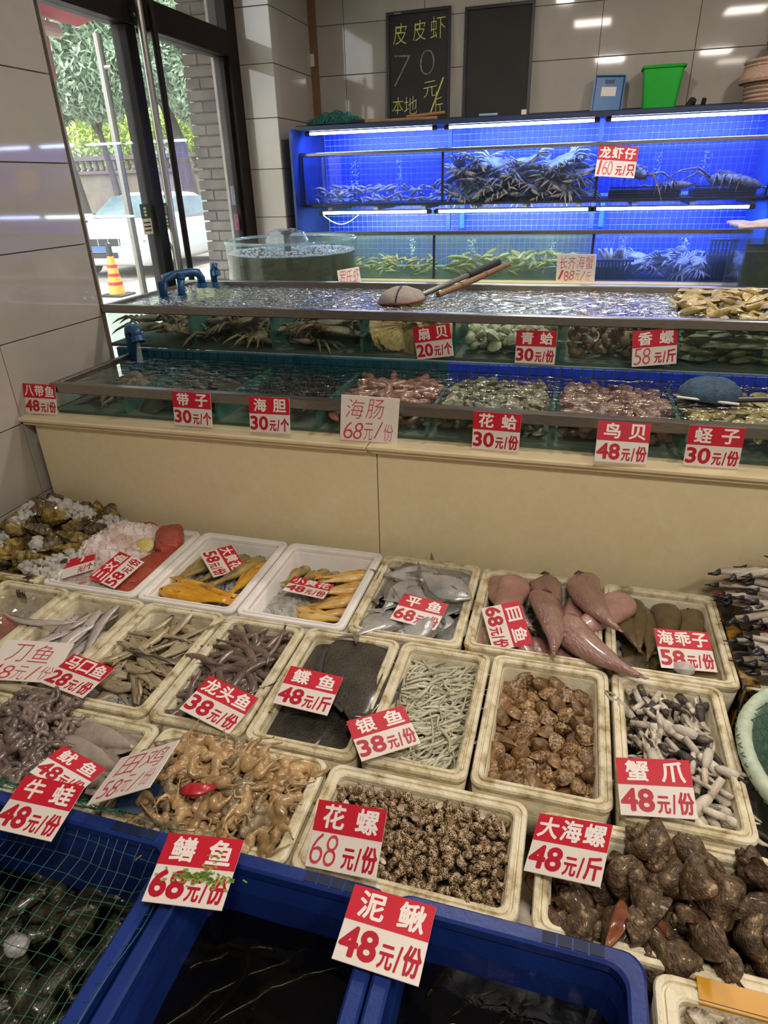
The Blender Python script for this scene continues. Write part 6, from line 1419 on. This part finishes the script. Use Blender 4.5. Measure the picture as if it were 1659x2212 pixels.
fill(shm, 'shrimp', RX[0] + .05, RX[1] - .04, 4.12, 4.40, (1.425, 1.45, 1.472, 1.49), 120, .04, 'grey-pink shrimp on the floor of the first upper tank', 'shrimp', 'shrimps in the first upper tank', 1, .5)
for k in range(6): fill([crg], 'grey_crab', RX[1] + .055, RX[2] - .055, 4.13 + .0 * k, 4.24, (1.43 + .033 * k,), 13 if k < 4 else 9, .075, 'grey crab in the packed upper tank', 'crab', 'grey crabs in the upper tank', 20 + k, .5, (.9, 1.25))
lob = None
def lobster():
    body = MB().tube([(.12, 0, 0), (.09, 0, .004), (.03, 0, .008), (-.02, 0, .006), (-.06, 0, .002), (-.10, 0, -.006), (-.12, 0, -.012)], [.008, .026, .032, .028, .025, .018, .010], 10)
    for k in range(26): a = g_.uniform(.3, 2.8); body.tube([(g_.uniform(.0, .09), .028 * math.cos(a), .028 * math.sin(a) + .005), (g_.uniform(.02, .10), .042 * math.cos(a), .04 * math.sin(a) + .008)], [.003, .0005], 4)
    parts = []
    for s in (-1, 1):
        parts.append(('antenna', MB().tube([(.11, s * .012, .01), (.17, s * .05, .04), (.24, s * .10, .01), (.30, s * .12, -.04)], [.007, .006, .004, .001], 6).mesh('a', True), LOB))
        for k in range(4): parts.append(('leg', MB().tube([(.07 - .03 * k, s * .022, -.01), (.08 - .035 * k, s * .075, .012), (.08 - .035 * k, s * .10, -.06)], [.006, .005, .001], 6).mesh('l', True), LOB))
        parts.append(('tail_fan', MB().rings([[(-.12, s * .002, -.012), (-.165, s * .006, -.02), (-.16, s * .04, -.02), (-.125, s * .012, -.012)], [(-.12, s * .002, -.009), (-.165, s * .006, -.017), (-.16, s * .04, -.017), (-.125, s * .012, -.009)]]).mesh('t'), LOB))
    return Proto(body.mesh('lobster', True), LOB, parts)
lob = lobster()
lob.place('spiny_lobster', TRS((.20, 4.16, 1.545), (.1, .35, -.5)), 'spiny lobster climbing behind the hanging price sign', 'lobster', 'spiny lobsters')
lob.place('spiny_lobster', TRS((.44, 4.16, 1.455), (.3, .2, 2.7), .8), 'spiny lobster low in the middle of its tank', 'lobster', 'spiny lobsters')
lob.place('spiny_lobster', TRS((.74, 4.17, 1.475), (.2, -.1, 2.9), 1.1), 'spiny lobster at the far end of its tank', 'lobster', 'spiny lobsters')
for i, (x, w, lb) in enumerate(((.30, .36, 'dark mesh crate under the climbing lobster'), (.70, .30, 'dark mesh crate at the far end of lobster tank'))):
    t = thing('mesh_crate', lb, 'crate', (x, 4.25, 1.408))
    for k in range(4): new('crate_slat', MB().b2(-w / 2, w / 2, -.11, -.104, .004 + k * .014, .013 + k * .014), t, mat=MT['blackmetal'])
    new('crate_floor', MB().b2(-w / 2, w / 2, -.104, .12, 0, .035), t, mat=CM('crate dark', '16181C', '24262C', 30, .6, .6, 60))
fill(sho, 'olive_shrimp', RX[0] + .08, RX[1] - .05, 3.95, 4.30, (1.03, 1.052, 1.075, 1.092), 112, .04, 'olive shrimp on the floor of the lower tank by the tub', 'shrimp', 'olive shrimps', 2, .5)
fill(man, 'mantis_shrimp', RX[1] + .05, RX[2] - .05, 3.95, 4.30, (1.03, 1.052, 1.076, 1.098, 1.115), 120, .05, 'grey-green mantis shrimp on the lower tank floor', 'shrimp', 'mantis shrimps', 3, .5)
crl = crab_proto(.10, CM('pale long crab', '6A6470', '9A93A0', 14, .35, .3, 60, .12, c3='B8B0BC'))
fill([crl], 'pale_crab', .30, .66, 3.98, 4.15, (1.04, 1.065, 1.09, 1.11), 26, .065, 'pale grey crab heaped between the black baskets', 'crab', 'pale crabs in the lower tank', 4, .6, (.8, 1.1))
for i, (x, h, w, lb) in enumerate(((.18, .10, .20, 'low black slatted basket in the crab leg tank'), (.72, .20, .14, 'tall black slatted basket in the crab leg tank'))):
    t = thing('black_basket', lb, 'basket', (x, 4.05, 1.012))
    for k in range(int(w / .018)): new('basket_slat', MB().b2(-w / 2 + k * .018, -w / 2 + k * .018 + .010, -.10, -.094, 0, h), t, mat=MT['blackmetal'])
    new('basket_rim', MB().b2(-w / 2 - .004, w / 2 + .004, -.106, -.09, h - .012, h + .004, bev=.003), t, mat=MT['blackmetal'])
    new('basket_floor', MB().b2(-w / 2, w / 2, -.09, .1, 0, h * .6), t, mat=CM('basket dark', '0E0F12', '1A1B20', 20, .6))
for i in range(8): shrimp = man[i % 2].place('mantis_shrimp', TRS((.12 + .016 * i, 4.03, 1.12), (0, -1.0, g_.uniform(0, 6.28))), 'thin grey limb sticking out of the low black basket', 'shrimp', 'limbs in the low basket')
# dark crabs under the round basket net and dark shapes in the round tub
crd = crab_proto(.10, CRD)
for i, (x, y) in enumerate(scatter(.47, .80, .88, 1.19, 14, .07, 601)):
    if (x - .635) ** 2 + (y - 1.035) ** 2 < .03: crd.place('dark_crab', TRS((x, y, .41 + .02 * (i % 3)), (g_.uniform(-.3, .3), g_.uniform(-.3, .3), g_.uniform(0, 6.28))), 'dark green crab under the basket netting', 'crab', 'dark crabs under netting')
dks = [shrimp_proto(.15, CM('dark prawn', '2E2C22', '4A4634', 14, .4, .2, 50, .15), c) for c in (.4, .9)]
for i in range(46):
    a = g_.uniform(0, 6.28); r = g_.uniform(.12, .27); dks[i % 2].place('giant_prawn', TRS((-1.49 + r * math.cos(a), 3.45 + r * math.sin(a), .95 + .0035 * i + g_.uniform(-.02, .03)), (g_.uniform(-.6, .6), g_.uniform(-.5, .5), g_.uniform(0, 6.28))), 'dark prawn in the murky round tub', 'shrimp', 'dark prawns in the round tub')

# ------------------------------------------------------------------ shellfish in the stepped tanks
def cell(W, i, y0, y1): return (W[i] + .012, W[i + 1] - .012, y0, y1)
WCL = CM('pale clam', '8E8C6E', 'B8B598', 20, .35, .2, 80, .14, c3='D0CDB6', coat=.2)
GCL = CM('olive speckled clam', '565038', '87805C', 26, .38, .2, 80, .18, c3='A8A07C', coat=.2)
BCL = CM('pinkish cockle clam', '6A4638', '94685A', 18, .35, .2, 80, .16, c3='B08C78', coat=.2)
RAZ = CM('straw razor clam', '8C7844', 'B8A468', 14, .32, .2, 60, .16, c3='CDBE8E', coat=.3, stretch=(2, 1, 1))
GRZ = CM('olive soft-shell clam', '4E4E30', '74744C', 14, .4, .25, 60, .16, c3='94946C')
wcl = [Proto(bivalve(.046, 1.1, .014, .04).mesh('c', True), WCL)]; gcl = [Proto(bivalve(.038, 1.25, .011, .04).mesh('c', True), GCL)]; bcl = [Proto(bivalve(.042, 1.15, .014, .05).mesh('c', True), BCL)]
raz = [Proto(bivalve(.024, 3.0, .008, .03, 0, 5, 18).mesh('c', True), RAZ)]; grz = [Proto(bivalve(.026, 2.9, .010, .03, 0, 5, 18).mesh('c', True), GRZ)]
WRM = CM('pink sea worm', '8C5A50', 'AC7A6E', 16, .25, .2, 50, .12, coat=.5, c3='C09A8E')
wrm = []
for s in range(3):
    q = random.Random(s); wrm.append(Proto(MB().tube([(-.06 + .12 * k / 9, .012 * math.sin(k * .9 + s), .002 * math.sin(k * 1.7)) for k in range(10)], [.004, .010, .012, .011, .012, .012, .011, .012, .009, .003], 8).mesh('w', True), WRM))
LY0, LY1 = 1.735, 2.14; UY0, UY1 = 2.186, 2.74
heap(wrm, 'sea_worm', cell(LW, 3, LY0, LY1), 84, .03, .912, 0, 'pink spoon worm in the lower tank behind the handwritten card', 'sea worm', 'spoon worms', 701, 2, .022, .25, inset=.03)
heap(gcl, 'speckled_clam', cell(LW, 4, LY0, LY1), 190, .027, .918, 0, 'olive speckled clam in the lower tank', 'clam', 'olive speckled clams', 702, 2, .026, .8, inset=.02)
heap(bcl, 'cockle_clam', cell(LW, 5, LY0, LY1), 170, .029, .918, 0, 'pinkish-brown cockle clam in the lower tank', 'clam', 'pinkish cockle clams', 703, 2, .026, .8, inset=.02)
heap(raz, 'razor_clam', cell(LW, 6, LY0, LY1), 130, .028, .922, 0, 'straw-coloured razor clam in the lower tank by the hand net', 'razor clam', 'razor clams in lower tank', 704, 2, .02, .3, inset=.03)
heap(raz, 'razor_clam', (LW[7] + .01, LW[8] - .1, LY0, LY1), 40, .028, .922, 0, 'straw-coloured razor clam at the far end of lower tank', 'razor clam', 'razor clams at the far end', 705, 1, .02, .3, inset=.03)
SCM = CM('scallop shell', '8C6E3E', 'B89A62', 14, .4, .3, 60, .12, c3='D6C294', coat=.2)
sca = Proto(bivalve(.115, 1.05, .018, .02, 16, 8, 64).mesh('s', True), SCM)
for i, (x, y, z, rx, ry, rz) in enumerate([(-.66, 2.23, 1.04, .3, 1.2, .2), (-.60, 2.225, 1.04, .55, .75, -.4), (-.535, 2.22, 1.035, 1.2, .3, -.5), (-.47, 2.23, 1.04, 1.1, -.2, .3), (-.61, 2.34, 1.03, .5, .2, 1.0), (-.52, 2.40, 1.03, .3, .2, 2.0), (-.45, 2.36, 1.03, .2, -.3, .4), (-.60, 2.5, 1.03, .2, .2, 3), (-.48, 2.56, 1.03, .2, .3, 1.4)]):
    sca.place('scallop', TRS((x, y, z), (rx, ry, rz)), 'fan-ribbed tan scallop in the upper tank', 'scallop', 'scallops in the upper tank')
dsc = Proto(bivalve(.11, 1.15, .018, .03, 0, 8, 28).mesh('s', True), CM('dark fan shell', '2E2A22', '4C4636', 12, .4, .3, 50, .12, c3='6E6650'))
for i, (x, y) in enumerate(scatter(LW[1] + .07, LW[2] - .07, LY0 + .05, LY1 - .05, 13, .07, 711)): dsc.place('fan_shell', TRS((x, y, .886 + .008 * (i % 3)), (g_.uniform(-.4, .4), g_.uniform(-.4, .4), g_.uniform(0, 6.28))), 'dark fan shell under water beside the wall end', 'shellfish', 'dark fan shells')
def urchin(seed):
    g = random.Random(seed); mb = MB().ico((0, 0, 0), (.026, .026, .018), 2)
    for k in range(130):
        v = Vector((g.gauss(0, 1), g.gauss(0, 1), abs(g.gauss(0, 1)) - .2)).normalized(); mb.tube([v * .02, v * g.uniform(.045, .055)], [.0016, .0004], 4, cap=False)
    return Proto(mb.mesh('u'), CM('urchin spines', '1E1A1C', '3A3034', 20, .5))
urc = [urchin(1), urchin(2)]
for i, (x, y) in enumerate(scatter(LW[2] + .06, LW[3] - .06, LY0 + .05, LY1 - .05, 12, .075, 712)): urc[i % 2].place('sea_urchin', TRS((x, y, .885), (0, 0, i)), 'black spiny sea urchin in the lower tank', 'urchin', 'sea urchins')
OCT = CM('brown octopus skin', '5A4A38', '7E6C54', 10, .3, .4, 40, .1, c3='9C8A70')
def octopus(seed):
    g = random.Random(seed); mb = lump(3, (.035, .028, .024), .15, 2, seed); 
    for k in range(8):
        a = k * .785; p = Vector((.02 * math.cos(a), .02 * math.sin(a), -.005)); d = Vector((math.cos(a), math.sin(a), -.1)); pts = [p.copy()]
        for j in range(8): p = p + d * .014; d = (d + Vector((g.uniform(-.6, .6), g.uniform(-.6, .6), 0))).normalized(); pts.append(p.copy())
        mb.tube(pts, [.010, .009, .008, .007, .006, .005, .004, .003, .001], 7)
    return Proto(mb.mesh('o', True), OCT)
for i, (x, y) in enumerate(((-1.52, 1.84), (-1.47, 1.95), (-1.55, 2.03))): octopus(i + 3).place('octopus', TRS((x, y, .893)), ['brown octopus nearest the front glass by the wall', 'brown octopus mid-cell under the pouring water', 'brown octopus at the back under the blue pipe'][i], 'octopus', 'octopuses in the first cell')
CRB = CM('brown crab shell', '4E4432', '756849', 12, .4, .4, 50, .14, c3='94875F')
crb = crab_proto(.15, CRB); crt = crab_proto(.15, CM('tan crab shell', '7A6A4A', 'A08E66', 12, .4, .4, 50, .14, c3='C0B088'))
for i, (x, y) in enumerate(scatter(UW[0] + .07, UW[1] - .05, UY0 + .05, UY1 - .08, 11, .085, 720)): crt.place('tan_crab', TRS((x, y, 1.02 + .022 * (i % 3)), (g_.uniform(-.3, .3), g_.uniform(-.3, .3), g_.uniform(0, 6.28)), .8), 'tan crab in the first cell of upper tank', 'crab', 'tan crabs')
for c_, n_, lb in ((1, 22, 'second'), (2, 18, 'third')):
    for i, (x, y) in enumerate(scatter(UW[c_] + .08, UW[c_ + 1] - .08, UY0 + .06, UY1 - .08, n_, .09, 721 + c_)): crb.place('brown_crab', TRS((x, y, 1.01 + .024 * (i % 3)), (g_.uniform(-.3, .3), g_.uniform(-.3, .3), g_.uniform(0, 6.28)), g_.uniform(.8, 1.05)), 'brown crab piled in the %s cell of upper tank' % lb, 'crab', 'brown crabs in the %s cell' % lb)
new('red_sticker_tag', MB().b2(-.016, .016, -.002, .002, -.012, .012), None, None, MT['red'], TRS((-1.60, 2.52, 1.06), (0, .4, .2)), label='small red tag floating in the first upper cell', cat='tag')
heap(wcl, 'white_clam', cell(UW, 4, UY0, UY1), 150, .036, 1.04, 0, 'pale rounded clam behind its sign in the upper tank', 'clam', 'pale clams in upper tank', 731, 2, .022, 1.0, inset=.024)
CON = PM('brown conch shell', '6A4E38', '8E7054', 6, .45, .5, 14, .16, c3='B29678')
con = []
for i in range(2):
    bd, mo = shell(3.2, 1.9, .42, .56, 1.7, .12, 9, 10, 14, .10, i * 2.0, 1); con.append(Proto(bd.mesh('s', True), CON, [('shell_mouth', mo.mesh('m', True), MOU)]))
heap(con, 'conch', cell(UW, 5, UY0, UY1), 110, .042, 1.085, 0, 'brown conch piled in the upper tank', 'conch', 'conches in upper tank', 732, 3, .036, 1.2, inset=.03, sc=(.055, .075))
for z, n_, s_ in ((.999, 34, 1), (1.022, 34, 2), (1.045, 34, 3), (1.068, 34, 4), (1.09, 34, 5)):
    for x, y in scatter(UW[6] + .045, UW[8] - .06, UY0 + .01, UY0 + .16, n_, .034, 740 + s_): grz[0].place('soft_shell_clam', TRS((x, y, z), (g_.uniform(-.4, .4), g_.uniform(-.25, .25), g_.gauss(0, .45)), g_.uniform(.9, 1.15)), 'olive long clam stacked against the glass of upper tank', 'razor clam', 'olive long clams')
heap(raz, 'razor_clam', (UW[6] + .0, .98, UY0 + .03, UY1), 150, .034, 1.128, .012, 'straw razor clam heaped above the water of upper tank', 'razor clam', 'razor clams above water', 733, 2, .018, .4, inset=.03, sc=(1.1, 1.5))

# ------------------------------------------------------------------ in the blue bins
EEL = CM('dark eel skin', '17150F', '2A271C', 12, .18, .1, 40, .2, coat=.6)
def eel(L, seed, r):
    g = random.Random(seed); p = Vector((0, 0, 0)); a = 0; pts = []
    for k in range(22): pts.append(p.copy()); a += g.uniform(-.35, .35); p = p + Vector((math.cos(a), math.sin(a), 0)) * L / 22
    return Proto(MB().tube(pts, [r * (.5 + .5 * min(1, k / 3)) * (1 - (k / 22) ** 3 * .9) for k in range(22)], 8).mesh('e', True), EEL)
ee = [eel(.30, s, .010) for s in range(3)]; lo_ = [eel(.11, s + 9, .0065) for s in range(3)]
for i, (x, y) in enumerate(scatter(-.46, -.24, .16, .54, 16, .06, 801)): ee[i % 3].place('eel', TRS((x - .08, y, .405 - .006 * (i % 3)), (0, 0, g_.uniform(-.8, .9) + PI * (i % 2))), 'dark eel just under the bin water', 'eel', 'eels in the middle bin')
for i, (x, y) in enumerate(scatter(-.12, .14, .14, .55, 46, .035, 802)): lo_[i % 3].place('loach', TRS((x, y, .432 - .006 * (i % 3)), (0, 0, g_.uniform(0, 6.28))), 'dark loach just under the bin water', 'loach', 'loaches in the end bin')
fb = [Proto(frog(s + 20), CM('bullfrog skin', '28281A', '444228', 16, .3, .4, 60, .15, coat=.4, c3='5A563A')) for s in range(2)]
for i, (x, y) in enumerate(scatter(-.98, -.58, .16, .54, 22, .075, 803)): fb[i % 2].place('bullfrog', TRS((x, y, .355 + .01 * (i % 2)), (0, 0, g_.uniform(0, 6.28)), 1.9), 'dark bullfrog in the netted bin', 'frog', 'bullfrogs in the netted bin')
new('clear_plastic_lump', lump(3, (.022, .018, .014), .35, 2.4, 2).mesh('p', True), None, (-.80, .44, .385), CM('clear plastic', 'C8C8C4', 'E4E4E0', 20, .05, alpha=.6), label='small clear plastic lump shining in the netted bin', cat='plastic')
NET2 = CM('teal net cord', '14503F', '1E6452', 30, .5)
bn = thing('bin_net', 'green fishing net stretched over the frog bin', 'net', (0, 0, 0))
def drape(u, v):
    x = -1.03 + .505 * u; y = .06 + .545 * v
    e = min(u, 1 - u, v, 1 - v); sag = min(1, e / .14)
    return (x + .012 * noise.noise((u * 5, v * 5, 1)), y + .012 * noise.noise((u * 5, v * 5, 6)), .552 - .05 * sag + .010 * noise.noise((u * 6, v * 6, 3)))
net_patch('net_mesh', bn, drape, 23, 23, .0006, NET2)
net_patch('net_edge', bn, lambda u, v: (-1.0 + .33 * u, .600 + .016 * v + .01 * noise.noise((u * 9, v, 2)), .553 - .012 * v + .008 * noise.noise((u * 12, v * 2, 5))), 22, 4, .0009, NET2)
# lamps in the ceiling (above the frame)
for i, (lx, ly, ls, lp) in enumerate(CEILING_LAMPS):
    t = thing('ceiling_lamp', 'square white ceiling lamp above the stall', 'lamp', (lx, ly, 2.72), group='ceiling lamps')
    new('lamp_frame', MB().b2(-.19, .19, -.19, .19, .0, .06, bev=.006), t, mat=MT['foamwhite'])

# ------------------------------------------------------------------ labels that say which one, for groups small enough to tell apart
ORD = ['first', 'second', 'third', 'fourth', 'fifth', 'sixth', 'seventh', 'eighth', 'ninth', 'tenth', 'eleventh', 'twelfth', 'thirteenth', 'fourteenth', 'fifteenth', 'sixteenth', 'seventeenth', 'eighteenth', 'nineteenth', 'twentieth']
def relabel(group, what, rows):
    obs = sorted([o for o in SC.objects if o.parent is None and o.get('group') == group], key=lambda o: -o.matrix_world.translation.y if o.matrix_world.translation.length > 0 else -o.location.y)
    if not obs: return
    n = len(obs); names = {1: [''], 2: ['back', 'front'], 3: ['back', 'middle', 'front'], 4: ['back', 'second', 'third', 'front']}[rows]
    for r in range(rows):
        row = sorted(obs[n * r // rows:n * (r + 1) // rows], key=lambda o: o.location.x)
        for i, o in enumerate(row):
            o['label'] = '%s, %s from left in the %s row' % (what, ORD[min(i, 19)], names[r]) if rows > 1 else '%s, %s from left' % (what, ORD[min(i, 19)])
bpy.context.view_layer.update()
for gname, what, rows in (('whelks', 'knobbly brown whelk in its foam box', 4), ('oysters', 'rough oyster in the icy heap', 4), ('silver pomfrets', 'silver pomfret in its foam box', 3), ('pink skinned fish', 'pink skinned fish tapering to a tail', 3), ('brown flatfish', 'brown tapering flatfish', 3), ('silver knife fish', 'silver ribbon-like knife fish', 2), ('small silver-grey fish', 'small silver-grey fish in the pile', 4), ('large yellow croakers', 'olive-gold croaker pointing to the back', 1), ('golden croakers lying crosswise', 'bright golden croaker lying crosswise', 2), ('small pale gold croakers', 'small pale gold croaker', 3), ('small olive croakers', 'small olive croaker at the back', 1), ('squid tentacle clumps', 'brownish squid tentacle clump', 3), ('scallops in the upper tank', 'fan-ribbed tan scallop in upper tank', 2), ('dark fan shells', 'dark fan shell under water', 2), ('sea urchins', 'black spiny sea urchin in lower tank', 2), ('tan crabs', 'tan crab in first upper cell', 2), ('brown crabs in the second cell', 'brown crab in second upper cell', 3), ('brown crabs in the third cell', 'brown crab in third upper cell', 3), ('bullfrogs in the netted bin', 'dark bullfrog under the green net', 3), ('eels in the middle bin', 'dark eel under the bin water', 2), ('dark crabs under netting', 'dark green crab under basket netting', 2), ('pale crabs in the lower tank', 'pale grey crab between black baskets', 2)):
    relabel(gname, what, rows)
